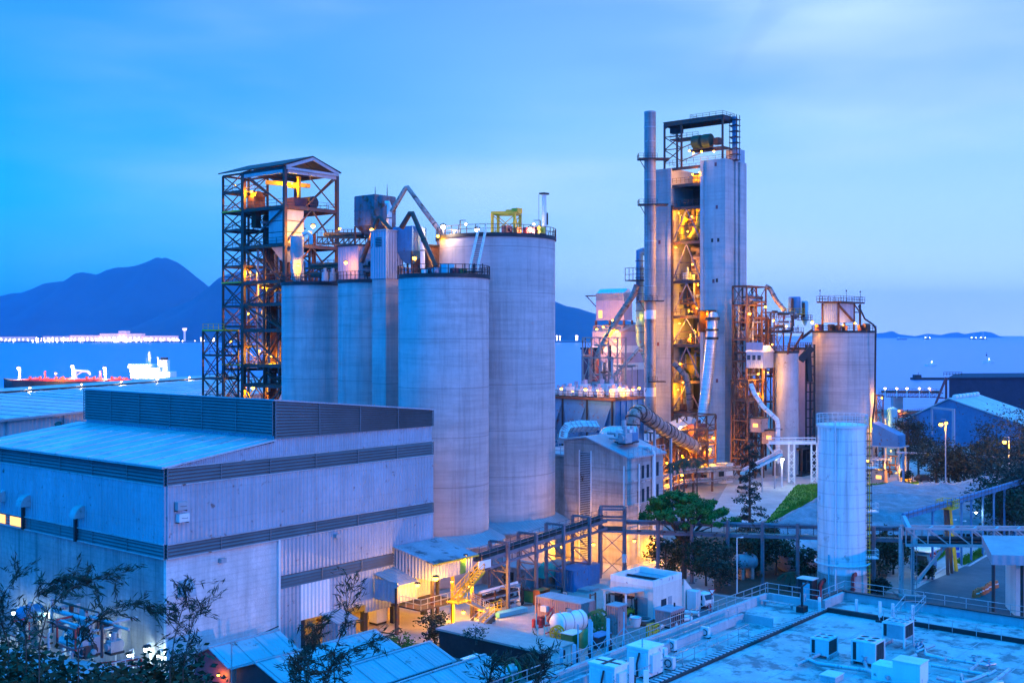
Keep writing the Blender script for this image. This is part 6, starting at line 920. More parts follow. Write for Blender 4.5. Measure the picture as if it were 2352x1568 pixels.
for k, px in enumerate((2075, 2152, 2262)):
 c = at(px, 238); solo(MB().bar(c, c + ZU * 7.5, .4), 'pipe_bridge_post', m_blue, ['steel post of the thin high pipe, at the hopper house', 'steel post of the thin high pipe, before the dense trees', 'steel post of the thin high pipe, by the amber wall'][k], 'post', 'posts under the thin high pipe')
solo(MB().tube([at(2060, 238) + ZU * 7.6, at(2360, 238) + ZU * 6.2], .2, 8), 'overhead_pipe', m_grey, 'thin high pipe crossing before the sea side trees', 'pipe')
def heap(name, cs, nx=90, ny=70, seed=3):
 x0 = 38; x1 = max(c[0] + c[2] for c in cs); y0 = min(c[1] - c[3] for c in cs); y1 = max(c[1] + c[3] for c in cs); mb = MB()
 for j in range(ny + 1):
  for i in range(nx + 1):
   x = x0 + (x1 - x0) * i / nx; y = y0 + (y1 - y0) * j / ny; z = 0
   for cx, cy, rx, ry, h, fl in cs:
    q = math.hypot((x - cx) / rx, (y - cy) / ry) + noise.noise((x * .12 + seed, y * .12, 0)) * .1; z = max(z, h * min(fl, max(0, 1 - q)) / fl)
   z = max(z, min(.6 * ((x - 42.8) * .89 - (y - 191) * .46 + noise.noise((x * .2, y * .2, 5)) * .6), (228 - y) * .4, (y - 176) * .4, 3.7))
   if z > 0: z += noise.fractal((x * .35, y * .35, seed), 1, 2, 4) * .35 + noise.noise((x * .18, y * .3, 9)) * .55 * min(1, z)
   mb.v.append(V((x, y, z - .08)))
 for j in range(ny):
  for i in range(nx): a = j * (nx + 1) + i; mb.f.append((a, a + 1, a + nx + 2, a + nx + 1))
 o = mb.build(name, m_gravel, smooth=60); o['kind'] = 'stuff'; o['label'] = 'blue grey heaps of crushed stone behind the white tank'; return o
heap('gravel', [(76, 208, 22, 17, 3.6, .8), (89, 214, 15, 15, 6.0, .95), (80, 211, 15, 13, 4.9, .95), (97, 212, 14, 13, 5.0, .95), (70, 192, 22, 14, 2.8, .9), (86, 200, 18, 14, 3.0, .9)])
# white tank
WT = at(1934, 139.3); rT = 2.9; zT = zof(978, 136.5); t = thing('white_tank', 'tall white streaked storage tank with railed top and side ladder', 'tank', WT); zb6 = zof(1322, 136.5)
MB().lathe(WT, [(rT, zb6), (rT, zT), (.01, zT + .25)], 64).build('shell', m_tank, t); MB().lathe(WT, [(rT + .05, 0), (rT + .05, zb6), (rT, zb6)], 48).build('plinth', m_conc3, t); MB().lathe(WT, [(rT, zT - .3), (rT + .16, zT - .3), (rT + .16, zT + .02), (rT, zT + .02)], 64).build('rim', m_pale, t)
MB().ring_rail(WT + ZU * zT, rT + .1, 1.2, 26, .05).build('top_railing', m_pale, t); zq = zof(1300, 136.5); MB().tube([WT + V(((rT + .3) * math.cos(a), (rT + .3) * math.sin(a), zq)) for a in [k * PI / 20 for k in range(41)]], .12, 8).build('spray_ring', m_pale, t)
an = lambda px, d=136.5: V(((px - CX) / F * d, 0, 0))
xl = (1926 - CX) / F * 136.2; th_ = math.asin((xl - WT.x) / rT);
def tk(dx, r_=0): s = max(-.999, min(.999, dx / rT)); return WT + V((dx, -(rT + r_) * math.sqrt(1 - s * s), 0))
pp = MB().tube([tk(-1.55, .18) + ZU * .3, tk(-1.55, .18) + ZU * (zT + .6)], .1, 8); [pp.obox(tk(-1.65, .22) + ZU * z, V((.3, 0, 0)), V((0, .3, 0)), ZU * .12) for z in range(2, 21, 2)]; pp.build('riser_pipe', m_pale, t); MB().tube([tk(-2.2, .25) + ZU * .3, tk(-2.2, .25) + ZU * 5.6], .09, 8).build('drain_pipe', m_lblue, t)
lx = tk(2.7, .55); ld = MB(); ld.ladder(lx, lx + ZU * (zT + 1), V((1, 0, 0)), .55, .07, .45).ladder(lx + V((.45, .5, 0)), lx + V((.45, .5, zT)), V((.2, 1, 0)), .5, .06, .6); ld.build('ladder', m_yel, t); cg = MB(); [cg.lathe(lx + V((.1, -.1, z)), [(.48, 0), (.48, .08)], 10) for z in [3 + k * .9 for k in range(int((zT - 3) / .9))]]; [cg.bar(lx + V((dx, -.58, 3)), lx + V((dx, -.58, zT)), .04) for dx in (-.15, .35)]; cg.build('ladder_cage', m_rust, t)
for z in (zof(1290, 136), zof(1182, 136), zof(1080, 136)): MB().obox(lx + V((-.4, -.3, z)), V((1.7, 0, 0)), V((0, 1.4, 0)), ZU * .15).rail([lx + V((-.4, -.3, z)), lx + V((1.3, -.3, z)), lx + V((1.3, 1.1, z))], 1.1, .8, .05).build('ladder_platform', m_pale, t)
def redpipe(zx, zy0, lb, dx): q0 = tk(dx, .35); tt = thing('fire_pipe', lb, 'pipe', q0); MB().tube([q0 + V((0, 0, .1)), q0 + V((0, 0, 3.0)), q0 + V((.12, 0, 3.4)), q0 + V((.4, .2, 3.5)), q0 + V((.5, .5, 3.3))], .2, 10).build('pipe', m_red, tt); [MB().lathe(q0, [(.2, z), (.32, z), (.32, z + .12), (.2, z + .12)], 12).build('flange', m_red, tt) for z in (.3, 1.6)]
redpipe(940, 850, 'red hooked fire pipe at the white tank plinth', .35)
q = tk(-2.6, .9); q.x -= .6; tt = thing('fire_pipe', 'fat red bent fire pipe beside the plinth of the white tank', 'pipe', q); MB().tube([q, q + ZU * 1.8, q + V((.3, 0, 2.3)), q + V((.9, .3, 2.5)), q + V((1.4, .8, 2.5))], .26, 12).build('pipe', m_red, tt); MB().tube([q + V((-1.4, 0, .5)), q + V((0, 0, .5))], .16, 10).build('branch', m_red, tt)
q = WT + V((-4.6, -1.5, 0)); t = thing('pump_house', 'small dark pump cabinet beside the white tank', 'cabinet', q); MB().cbox(q, 1.4, 1.8, 2.6).build('body', m_dark, t); MB().cbox(q + ZU * 2.6, 1.7, 2.1, .12).build('roof', m_pale, t); MB().obox(q - A * .75 - B * .6 + ZU * .2, B * .9, A * .05, ZU * 2).build('door', m_lblue, t)
sm_ = bpy.data.materials.new('thin smoke'); sm_.use_nodes = True; n_ = sm_.node_tree.nodes; n_.remove(n_['Principled BSDF']); pv = n_.new('ShaderNodeVolumePrincipled'); pv.inputs['Color'].default_value = (.45, .5, .6, 1); pv.inputs['Density'].default_value = .012; sm_.node_tree.links.new(pv.outputs[0], n_['Material Output'].inputs['Volume'])
so_ = MB().tube([w(0, 1662, 268, 276), w(0, 1660, 235, 277), w(0, 1672, 195, 279), w(0, 1695, 140, 283), w(0, 1730, 80, 288), w(0, 1790, 0, 294)], [.3, .7, 1.1, 1.8, 2.8, 4.5], 14).build('smoke', sm_); so_['kind'] = 'stuff'; so_['label'] = 'faint grey smoke wisp drifting up from the tall tower'
# loading shed on the warehouse flank
Ln = V((-8.57, 122.5, 0)); la5, lb5 = 6.65, 6.0; t = thing('loading_shed', 'stilted loading shed with a lean-to roof and lit stairs', 'shed', Ln)
zn, zf_ = 7.4, 8.55; MB().prism([Ln + ZU * 5.6, Ln + B * lb5 + ZU * 5.6, Ln + B * lb5 + ZU * (zf_ - .05), Ln + ZU * (zn - .05)], A * la5).build('wall', m_clad, t, smooth=0)
MB().prism([Ln - B * .4 - A * .3 + ZU * zn, Ln + B * (lb5 - .25) - A * .3 + ZU * zf_, Ln + B * (lb5 - .25) - A * .3 + ZU * (zf_ + .14), Ln - B * .4 - A * .3 + ZU * (zn + .14)], A * (la5 + .7)).build('roof', M('stained lean-to roof', (.3, .33, .38), .5, var=.3, rust=.35, rcol=(.05, .05, .06), rscale=.5), t)
c2 = Ln - A * 3.1 + B * 2.2; MB().prism([c2 + ZU * 5.2 - B * .2, c2 + A * 3.1 + ZU * 5.2 - B * .2, c2 + A * 3.1 + B * 3.5 + ZU * 6.3, c2 + B * 3.5 + ZU * 6.0], ZU * .12).build('canopy_roof', m_roofb, t); MB().obox(c2 + ZU * 3.4, A * 3.1, B * .12, ZU * 1.8).obox(c2 + ZU * 3.4, A * .12, B * 3.5, ZU * 2.2).build('canopy_wall', m_clad, t)
for u, v in ((.1, .1), (la5 - .1, .1), (la5 / 2, .1), (.1, lb5 - .6), (la5 - .1, lb5 - .6), (-3, 2.4)): c = Ln + A * u + B * v; MB().bar(c, c + ZU * (5.6 if u >= 0 else 5), .3).build('leg', m_steel if u != la5 / 2 else m_yel, t)
MB().obox(Ln - A * 2.6 - B * .8 + ZU * 2.9, A * 6.2, B * 4.5, ZU * .15).build('lower_deck', m_steel, t); MB().rail([Ln - A * 2.6 + B * 3.6 + ZU * 3.05, Ln - A * 2.6 - B * .8 + ZU * 3.05, Ln + A * 3.6 - B * .8 + ZU * 3.05], 1.1, 1.1, .06).build('deck_railing', m_galv, t)
MB().obox(Ln + A * (la5 - 2.2) - B * .03 + ZU * 5.62, A * .9, B * .03, ZU * 1.5).build('door', m_green, t); MB().bar(Ln - B * .45 + ZU * (zn - .02) - A * .3, Ln - B * .45 + A * (la5 + .4) + ZU * (zn - .02), .16).build('gutter', m_yel, t)
sA = Ln - B * 1.1 + A * 1.0
fl_ = [(sA + A * 5.2 + ZU * 5.8, sA + A * .8 + ZU * 3.4, 'upper yellow stair flight of the loading shed'), (sA - B * 1.0 + A * 2.0 + ZU * 3.2, sA - B * 1.0 + A * 5.0 + ZU * 1.7, 'middle stair flight of the loading shed'), (sA - B * 2.0 + A * 4.6 + ZU * 1.7, sA - B * 2.0 + A * .8 + ZU * .1, 'lowest stair flight of the loading shed, down to the yard')]
for a, b_, lbl in fl_:
 st = thing('stair_flight', lbl, 'stairs', a, 'stair flights of the loading shed')
 for s in (0, -.9): MB().bar(a + B * s, b_ + B * s, .08, .26).rail([a + B * s, b_ + B * s], 1.0, .9, .055).build('stringer', m_yel if 'upper' in lbl else m_galv, st)
 tr = MB(); [tr.obox(a.lerp(b_, i / 12) - B * .9, A * .28, B * .9, ZU * .05) for i in range(13)]; tr.build('tread', m_yel, st)
for p, l2 in ((sA + A * .2 - B * 1.6 + ZU * 3.25, 2.2), (sA + A * 4.6 - B * 2.2 + ZU * 1.6, 2)): solo(MB().obox(p, A * l2, B * 1.8, ZU * .1).rail([p, p + A * l2], 1.1, .7, .06), 'stair_landing', m_yel, 'upper yellow landing between stair flights' if p.z > 3 else 'lower yellow landing between stair flights', 'landing')
q = Ln + A * (la5 + .2) - B * .6 + ZU * 5.6; t = thing('roof_balcony', 'white panelled balcony at the stair head of the loading shed', 'balcony', q); MB().obox(q, A * 2, B * 1.6, ZU * .12).build('deck', m_steel, t); MB().obox(q - B * .05 + ZU * .2, A * 2.1, B * .06, ZU * .9).build('panel', m_white, t)
for zx, zy, d, lb, wt, s in ((1475, 672, 126.5, 'amber lamp at the roof corner of the loading shed', 700, 1.0), (1265, 828, 121.5, 'big amber lamp at the near corner of the loading shed', 750, 1.4), (1137, 873, 121, 'amber lamp under the small canopy of the loading shed', 900, 1.2), (1510, 880, 127, 'amber lamp beyond the stairs of the loading shed', 3800, 1.3), (1380, 850, 122.5, 'small amber lamp on the upper stair flight', 400, .7), (1460, 1065, 124.5, 'amber lamp low behind the lowest stair flight', 2000, .8)): lamp(w(8, zx, zy, d), lb, wt, size=s)
duct('bay_hose', 'dark hose curled on the yellow lit floor by the loading shed', [g(8, 870, 1205, .1), g(8, 960, 1222, .1), g(8, 1030, 1205, .1), g(8, 1010, 1180, .1), g(8, 985, 1172, .1)], .07, m_dark)
# conveyor trestle and pipe bridge
p0, p1 = V((-4.0, 128.5, 6.6)), V((11.9, 150.5, 7.6)); tdr = (p1 - p0); tdr.z = 0; tdr = tdr.normalized(); tsd = V((-tdr.y, tdr.x, 0))
t = thing('belt_conveyor', 'long belt conveyor on portal posts before the silos', 'conveyor', p0)
for s in (-.75, .75): MB().bar(p0 + tsd * s, p1 + tsd * s, .16, .4).build('stringer', m_trel, t); MB().rail([p0 + tsd * s + ZU * .2, p1 + tsd * s + ZU * .2], 1.0, 1.5, .05).build('railing', m_trel, t)
MB().obox(p0 - tsd * .7 - ZU * .1, p1 - p0, tsd * 1.4, ZU * .12).build('walkway', m_steel, t); MB().tube([p0 + ZU * .5, p1 + ZU * .5], .28, 8).build('belt_cover', m_dark, t)
lw = MB(); lw.bar(p0 - ZU * 1.0 - tsd * .75, p1 - ZU * 1.0 - tsd * .75, .2, .3); n_ = 14
for i in range(n_): a, b_ = p0.lerp(p1, i / n_) - tsd * .75, p0.lerp(p1, (i + 1) / n_) - tsd * .75; lw.bar(a, b_ - ZU, .09).bar(a, a - ZU, .09)
lw.build('girder_lattice', m_trel, t)
for k, (px, tp) in enumerate(((1151, 8.0), (1216, 8.2), (1279, 8.5), (1339, 8.7))):
 s = along(V((p0.x, p0.y, 0)), tdr, px); c = V((p0.x, p0.y, 0)) + tdr * s; pt_ = thing('conveyor_portal', ['portal frame of the belt conveyor, nearest the loading shed', 'second portal frame of the belt conveyor from the loading shed', 'portal frame of the belt conveyor at the edge of the widest silo', 'portal frame of the belt conveyor before the mill house louvre'][k], 'frame', c, 'portal frames under the belt conveyor')
 for sd in (-1.0, 1.6): MB().bar(c + tsd * sd, c + tsd * sd + ZU * tp, .34).build('post', m_trel, pt_)
 MB().bar(c - tsd * 1.0 + ZU * tp, c + tsd * 1.6 + ZU * tp, .26).build('crossbeam', m_trel, pt_); mb = MB(); [mb.bar(c - tsd + ZU * z, c + tsd * 1.6 + ZU * (z + 1.9), .12).bar(c - tsd + ZU * z, c + tsd * 1.6 + ZU * z, .14) for z in (.8, 2.7, 4.6)]; mb.build('brace_lattice', m_trel, pt_)
pp1 = p1 + V((0, 0, 0)); o = V((p1.x - .3, p1.y - .3, 0)); ex, ey = V((1, -.12, 0)).normalized(), V((.12, 1, 0)).normalized(); t = thing('junction_tower', 'braced junction tower where conveyor and pipe bridge meet', 'tower', o); hT = 9.1
cs = [o, o + ex * 3.2, o + ex * 3.2 + ey * 2.6, o + ey * 2.6]
for c in cs: MB().bar(c, c + ZU * hT, .36).build('post', m_trel, t)
for z in (hT, 7.7, 6.2): mb = MB(); [mb.bar(cs[i] + ZU * z, cs[(i + 1) % 4] + ZU * z, .26) for i in range(4)]; mb.build('beam', m_trel, t)
mb = MB(); [mb.bar(cs[0] + ZU * z0, cs[1] + ZU * z1, .1).bar(cs[1] + ZU * z0, cs[0] + ZU * z1, .1).bar(cs[1] + ZU * z0, cs[2] + ZU * z1, .1) for z0, z1 in ((.3, 3.2), (3.2, 6.2))]; mb.build('brace_lattice', m_trel, t); MB().obox(o + ZU * 6.35, ex * 3.2, ey * 2.6, ZU * .12).build('deck', m_dark, t); MB().cbox(cs[1] + ZU * 2.2 - ey * .35, .5, .4, 1.1).build('meter_box', m_pale, t)
b0 = V((15, 150, 0)); b1 = V((48.9, 141, 0)); t = thing('pipe_bridge', 'long pipe bridge crossing before the trees to the white tank', 'bridge', b0)
for z, r in ((7.5, .22), (7.2, .12)): MB().tube([b0 + ZU * z + V((0, .4, 0)), b1 + ZU * (z + .6) + V((0, .4, 0))], r, 8).build('pipe', m_trel, t)
for s in (-.4, .8): MB().bar(b0 + ZU * 6.1 + V((0, s, 0)), b1 + ZU * 6.6 + V((0, s, 0)), .14, .34).build('stringer', m_trel, t)
for k in range(3): MB().tube([b0 + V((0, -.2 + k * .3, 6.35)), b1 + V((0, -.2 + k * .3, 6.85))], .09, 6).build('pipe', m_duct, t)
hg = MB(); [hg.bar(b0.lerp(b1, i / 22) + ZU * (6.1 + .5 * i / 22), b0.lerp(b1, i / 22) + ZU * (7.4 + .5 * i / 22), .06) for i in range(23)]; hg.build('hanger', m_steel, t)
for k, px in enumerate((1510, 1587, 1669, 1748.5, 1829, 2003)):
 s = along(b0, (b1 - b0).normalized(), px); c = b0 + (b1 - b0).normalized() * s - V((0, .7, 0)); solo(MB().bar(c, c + ZU * 8.3, .36).cbox(c, .7, .7, .12, V((1, 0, 0)), V((0, 1, 0))), 'bridge_post', m_trel, ['post of the pipe bridge beside the lit mill house foot', 'post of the pipe bridge in front of the umbrella tree', 'post of the pipe bridge at the umbrella tree edge', 'post of the pipe bridge at the dark conifer', 'post of the pipe bridge before the grey tank', 'post of the pipe bridge just behind the white tank'][k], 'post', 'posts of the pipe bridge')
q0, q1 = V((48.3, 139.6, 0)), V((72, 138, 0)); t = thing('truss_bridge', 'pink lit truss bridge carrying a conveyor over the road', 'bridge', q0); zb, zt = 6.3, 8.35
for s in (0, 2.0):
 off = V((0, s, 0)); MB().bar(q0 + off + ZU * zb, q1 + off + ZU * zb, .24, .3).build('chord', m_truss if s else m_truss, t); MB().bar(q0 + off + ZU * zt, q1 + off + ZU * zt, .22, .26).build('chord', m_truss if s else m_truss, t); mb = MB()
 for i in range(9): a, b_ = q0.lerp(q1, i / 9) + off, q0.lerp(q1, (i + 1) / 9) + off; mb.bar(a + ZU * zt, b_ + ZU * zb, .15).bar(a + ZU * zb, a + ZU * zt, .13)
 mb.build('web_lattice', m_truss, t)
mb = MB(); [mb.bar(q0.lerp(q1, i / 9) + ZU * zt, q0.lerp(q1, (i + .5) / 9) + V((0, 2, zt)), .14) for i in range(9)]; mb.build('top_lattice', m_lblue, t); MB().obox(q0 + V((0, .4, zb + .15)), q1 - q0, V((0, 1.2, 0)), ZU * .2).tube([q0 + V((0, 1, zb + .7)), q1 + V((0, 1, zb + .7))], .3, 8).build('belt', m_dark, t)
lg = V((48.6, 139.8, 0)); t = thing('bridge_trestle', 'cluster of pinkish legs with slanting struts under the truss bridge', 'leg', lg)
for dx, dy in ((-.9, 0), (-.3, 1.2), (.6, 0)): MB().bar(lg + V((dx, dy, 0)), lg + V((dx, dy, 8.4)), .34).build('post', m_truss, t)
for dx in (0, .8): MB().bar(lg + V((1.2 + dx * .3, dx, 1.8)), lg + V((4.6 + dx, dx * 1.4, zb)), .3).build('strut', m_truss, t)
MB().cbox(lg + V((0, .4, 0)), 2.6, 2.2, .3, V((1, 0, 0)), V((0, 1, 0))).build('base', m_conc3, t); MB().cbox(lg + V((.75, -.3, 6.4)), .6, .4, 1, V((1, 0, 0)), V((0, 1, 0))).build('meter_box', m_truss, t); MB().ladder(lg + V((.75, -.3, .3)), lg + V((.75, -.3, 6.4)), V((1, 0, 0)), .5, .06).build('ladder', m_trel, t)
i0, i1 = V((48.2, 141, 9.3)), V((86, 186.5, 9.2)); i0 = w(10, 1400, 405, 141); i1 = w(10, 2252, 152, 182); di = (i1 - i0); di.z = 0; di = di.normalized(); ds = V((-di.y, di.x, 0))
t = thing('overland_conveyor', 'long conveyor on posts running past the crushed stone to the dark trees', 'conveyor', i0); MB().bar(i0, i1, .7, .3).build('belt_frame', m_blue, t); MB().tube([i0 + ZU * .4, i1 + ZU * .4], .2, 8).build('cover', m_blue, t); MB().rail([i0 - ds * .7, i1 - ds * .7], .9, 1.6, .05).build('railing', m_trel, t)
MB().bar(i0 + ZU * .2, lg + V((.2, .2, 8.2)), .5).build('head_chute', m_lblue, t)
for u in (.2, .34, .42, .5, .6, .7, .8, .9): c = i0.lerp(i1, u); MB().bar(V((c.x, c.y, 0)), c, .24).bar(c + di * 1 - ZU * .2, c - ZU * .8, .1).build('post', m_blue, t)
c = i0.lerp(i1, .31); t = thing('drive_platform', 'yellow railed drive platform on the conveyor past the stone heaps', 'platform', c - ZU * .6); MB().obox(c - di * 1.2 - ds * 1.1 - ZU * .5, di * 2.6, ds * 2.2, ZU * .12).build('deck', m_yel, t); MB().rail([c - di * 1.2 - ds * 1.1 - ZU * .4, c + di * 1.4 - ds * 1.1 - ZU * .4, c + di * 1.4 + ds * 1.1 - ZU * .4, c - di * 1.2 + ds * 1.1 - ZU * .4], 1.1, .7, .07, True).build('railing', m_yel, t); [MB().bar(V((c.x, c.y, 0)) + di * u - ds * .6, c + di * u * .5 - ZU * .5, .35).build('leg', m_yel if u > 1 else m_steel, t) for u in (-1.6, 0, 1.8)]
# horizontal tanks, canopy building, signs, barriers
def htank(name, label, c, dr, L, r, mat, legs=True):
 c = V(c); dr = V(dr).normalized(); t = thing(name, label, 'tank', V((c.x, c.y, 0))); MB().tube([c - dr * (L / 2 + r * .45), c - dr * (L / 2 + r * .3), c - dr * L / 2, c + dr * L / 2, c + dr * (L / 2 + r * .3), c + dr * (L / 2 + r * .45)], [r * .3, r * .75, r, r, r * .75, r * .3], 28).build('shell', mat, t)
 rb = MB(); [rb.tube([c + dr * (L * u) - dr * .05, c + dr * (L * u) + dr * .05], r * 1.02, 28) for u in (-.35, 0, .35)]; rb.build('band', m_grey, t)
 for u in (-.3, .3): p = c + dr * L * u; MB().cbox(V((p.x, p.y, 0)), .4, r * 1.5, c.z - r * .6, dr, V((-dr.y, dr.x, 0))).build('saddle', m_conc3, t)
 MB().tube([c + ZU * r * .95, c + ZU * r * 1.25], .3, 12).build('manhole', m_grey, t); return t
htank('storage_tank', 'large grey horizontal tank in the shade behind the white tank', w(10, 720, 675, 156) + V((0, 0, .3)), V((1, .3, 0)), 7, 2.2, m_grey); htank('storage_tank', 'small grey horizontal tank half hidden by the garden shrubs', w(10, 290, 712, 150), V((1, .3, 0)), 2.4, 1.0, m_grey)
q = V((58, 128, 0)); k0 = w(10, 2025, 700, 126); k0.z = 0; zc = zof(P(10, 0, 735)[1], 126); t = thing('canopy_building', 'building with a wide blue canopy and a brown lit wall by the road', 'building', k0); MB().prism([k0 + ZU * zc, k0 + V((14, -1.5, zc)), k0 + V((17, 8, zc + .6)), k0 + V((2.6, 9, zc + .6))], ZU * 1.1).build('canopy', m_roofb, t); MB().obox(k0 + V((4.2, 3.5, 0)), V((10, -1, 0)), V((1, 5, 0)), ZU * (zc - .02)).build('wall', m_cream, t); [MB().bar(k0 + V((x, 1, 0)), k0 + V((x, 1, zc)), .3).build('post', m_steel, t) for x in (.6, 3.8)]; MB().obox(k0 + V((5.5, 3.2, 0)), V((3, -.3, 0)), V((0, .15, 0)), ZU * 2.6).build('door', m_maroon, t)
def sign(label, p, hgt, kind):
 t = thing('road_sign', label, 'sign', p); MB().tube([p, p + ZU * hgt], .05, 8).build('post', m_grey, t); c = p + ZU * hgt - V((0, .06, 0)); pr = []
 if kind == 'yield': pr = [c + V((-.45, 0, .1)), c + V((.45, 0, .1)), c + V((0, 0, -.65))]
 elif kind == 'round': pr = [c + V((.42 * math.cos(a), 0, .42 * math.sin(a))) for a in [k * PI / 8 for k in range(16)]]
 elif kind == 'plate': pr = [c + V((-.5, 0, -.35)), c + V((.5, 0, -.35)), c + V((.5, 0, .35)), c + V((-.5, 0, .35))]
 MB().prism(pr, V((0, .05, 0))).build('plate', m_red if kind != 'plate' else M('sign blue', (.02, .08, .45), .4, var=.05), t)
 ce = sum(pr, V((0, 0, 0))) / len(pr); f = .62 if kind == 'yield' else 0
 if kind == 'yield': MB().prism([ce.lerp(q, f) - V((0, .012, 0)) for q in pr], V((0, .01, 0))).build('plate_centre', m_white, t)
 if kind == 'round': MB().obox(ce + V((-.26, -.012, -.07)), V((.52, 0, 0)), V((0, .01, 0)), ZU * .14).build('plate_bar', m_white, t)
 return t
sign('red and white yield triangle at the road bend behind the office', g(9, 2128, 960), 2.6, 'yield'); sign('round red sign with a white bar on the path verge', g(10, 1612, 820), 2.9, 'round')
pq = g(10, 1770, 740); sign('pair of blue signs on the lawn point, rectangular one', pq, 2.5, 'plate'); sign('pair of blue signs on the lawn point, round one below', pq + V((0, -.2, 0)), 1.5, 'plate')
rg = random.Random(4); br = None
for k in range(9):
 p = g(10, 1915 + k * 17, 965 - k * 9 + rg.uniform(-4, 4));
 if br is None:
  br = thing('road_barrier', 'orange plastic barrier in the row along the road edge', 'barrier', p, 'orange barriers along the road'); MB().prism([V((-.5, -.25, 0)), V((-.5, .25, 0)), V((-.5, .1, .9)), V((-.5, -.1, .9))], V((1, 0, 0))).build('shell', m_orange, br, local=True); MB().obox((-.3, -.27, .45), (.6, 0, 0), (0, .02, 0), (0, 0, .15)).build('reflector', m_white, br, local=True); br.rotation_euler.z = .5
 else: dup(br, p, rg.uniform(.2, .9))
q = g(9, 2105, 945); t = thing('fire_hydrant', 'red fire hydrant by the yield sign', 'hydrant', q); MB().lathe(q, [(.22, 0), (.16, .1), (.16, .65), (.2, .7), (.12, .85), (.01, .9)], 14).build('body', m_red, t); MB().tube([q + V((-.28, 0, .5)), q + V((.28, 0, .5))], .08, 8).build('outlet', m_red, t)
for k, (zx, zy, zt_) in enumerate(((232, 935, 545), (1885, 470, 365), (1740, 560, 420), (1808, 560, 430), (1583, 560, 480))):
 q = g(10, zx, zy) if k == 0 else w(10, zx, zy, 165); q.z = 0; h = zof(P(10, 0, zt_)[1], q.y); t = thing('lamp_pole', ['thin unlit lamp pole at the garden kerb', 'white lamp pole with a lit head before the conveyor posts', 'slim pole with a pale strip lamp past the yellow platform', 'slim pole between two conveyor posts', 'slim pole behind the truss bridge end'][k], 'pole', q); MB().tube([q, q + ZU * h], [.09, .06], 8).build('pole', m_pale, t); MB().bar(q + ZU * h, q + V((.6, 0, h + .1)), .07).build('arm', m_pale, t)
 if k == 1: lamp(q + V((.6, 0, h)), 'small white lamp on the pole before the conveyor posts', 500, 'w', 'white lamps', .9)
 else: MB().cbox(q + V((.6, 0, h)), .5, .2, .12).build('lamp_head', m_pale, t)
lamp(w(10, 1620, 640, 152) + ZU * 1.5, 'white lamp behind the truss bridge lighting the path', 900, 'w', 'white lamps', .6)
q = g(10, 1545, 760); t = thing('guard_booth', 'small glazed guard booth under the truss bridge', 'booth', q); MB().cbox(q, 3, 2.6, 2.6).build('wall', m_blue, t); MB().cbox(q + ZU * 2.6, 3.8, 3.4, .18).build('roof', m_pale, t); MB().obox(q - A * 1.53 - B * 1 + ZU * 1, B * 2, A * .04, ZU * 1).build('window', m_glass, t)
# small white house and yard
Wn = V((15.9, 128.4, 0)); lw_, lr_ = 5.8, 6.25; hw_ = 4.3; t = thing('pump_room', 'small cream flat roofed house with a parapet in the yard', 'building', Wn)
MB().obox(Wn, A * lr_, B * lw_, ZU * (hw_ - .7)).build('wall', m_cream, t); pp = MB(); pp.obox(Wn + ZU * (hw_ - .7), A * lr_, B * .2, ZU * .7).obox(Wn + B * (lw_ - .2) + ZU * (hw_ - .7), A * lr_, B * .2, ZU * .7).obox(Wn + B * .2 + ZU * (hw_ - .7), A * .2, B * (lw_ - .4), ZU * .7).obox(Wn + A * (lr_ - .2) + B * .2 + ZU * (hw_ - .7), A * .2, B * (lw_ - .4), ZU * .7); pp.build('parapet', m_white, t)
MB().obox(Wn + A * .25 + B * .25 + ZU * (hw_ - .69), A * (lr_ - .5), B * (lw_ - .5), ZU * .06).build('roof', m_roofb, t); MB().obox(Wn + A * 3 + B * .3 + ZU * (hw_ - .6), A * .12, B * (lw_ - .6), ZU * .25).build('roof_duct', m_dark, t)
MB().obox(Wn + B * .7 - A * .04, B * 1.5, A * .05, ZU * 2.3).build('door', m_grey, t); MB().obox(Wn + B * 4.1 - A * .04 + ZU * .9, B * 1.1, A * .05, ZU * 1.4).build('window', m_glass, t); MB().obox(Wn + A * 1.7 - B * .04 + ZU * .7, A * 1.1, B * .05, ZU * 1.2).build('window', m_glass, t); MB().obox(Wn + A * 3.2 - B * .04, A * .8, B * .05, ZU * 2).build('door', m_grey, t)
MB().obox(Wn - B * .015 + A * .05, A * 1.6, B * .015, ZU * 1.3).build('painted_dado', m_lblue, t)
cn = Wn + B * 1.2 - A * 3.6; cn.z = 0; MB().prism([cn + ZU * 3.3, cn + A * 3.6 + ZU * 3.0, cn + A * 3.6 + B * 3.4 + ZU * 3.0, cn + B * 3.4 + ZU * 3.3], ZU * .12).build('canopy', m_roof, t); [MB().bar(cn + A * .2 + B * v, cn + A * .2 + B * v + ZU * 3.25, .18).build('canopy_post', m_white, t) for v in (.2, 3.1)]
q = Wn + A * lr_ + B * .4; t = thing('outside_stair', 'cream concrete stair at the back flank of the small house', 'stairs', q); s0 = Wn + A * (lr_ + .02) - B * .2
for k in range(9): MB
st = MB(); [st.obox(s0 + A * (k * .34), A * .34, B * 1.2, ZU * (2.7 - k * .3)) for k in range(9)]; st.build('steps', m_cream, t, smooth=0); MB().prism([s0 - B * .12, s0 + A * 3.1 - B * .12, s0 + A * 3.1 - B * .12 + ZU * 1.0, s0 - B * .12 + ZU * 3.6], B * .1).build('side_wall', m_cream, t, smooth=0); MB().obox(s0 + A * .3 - B * 1.5, A * 1.1, B * 1.2, ZU * 2.2).build('store_box', m_pale, t)
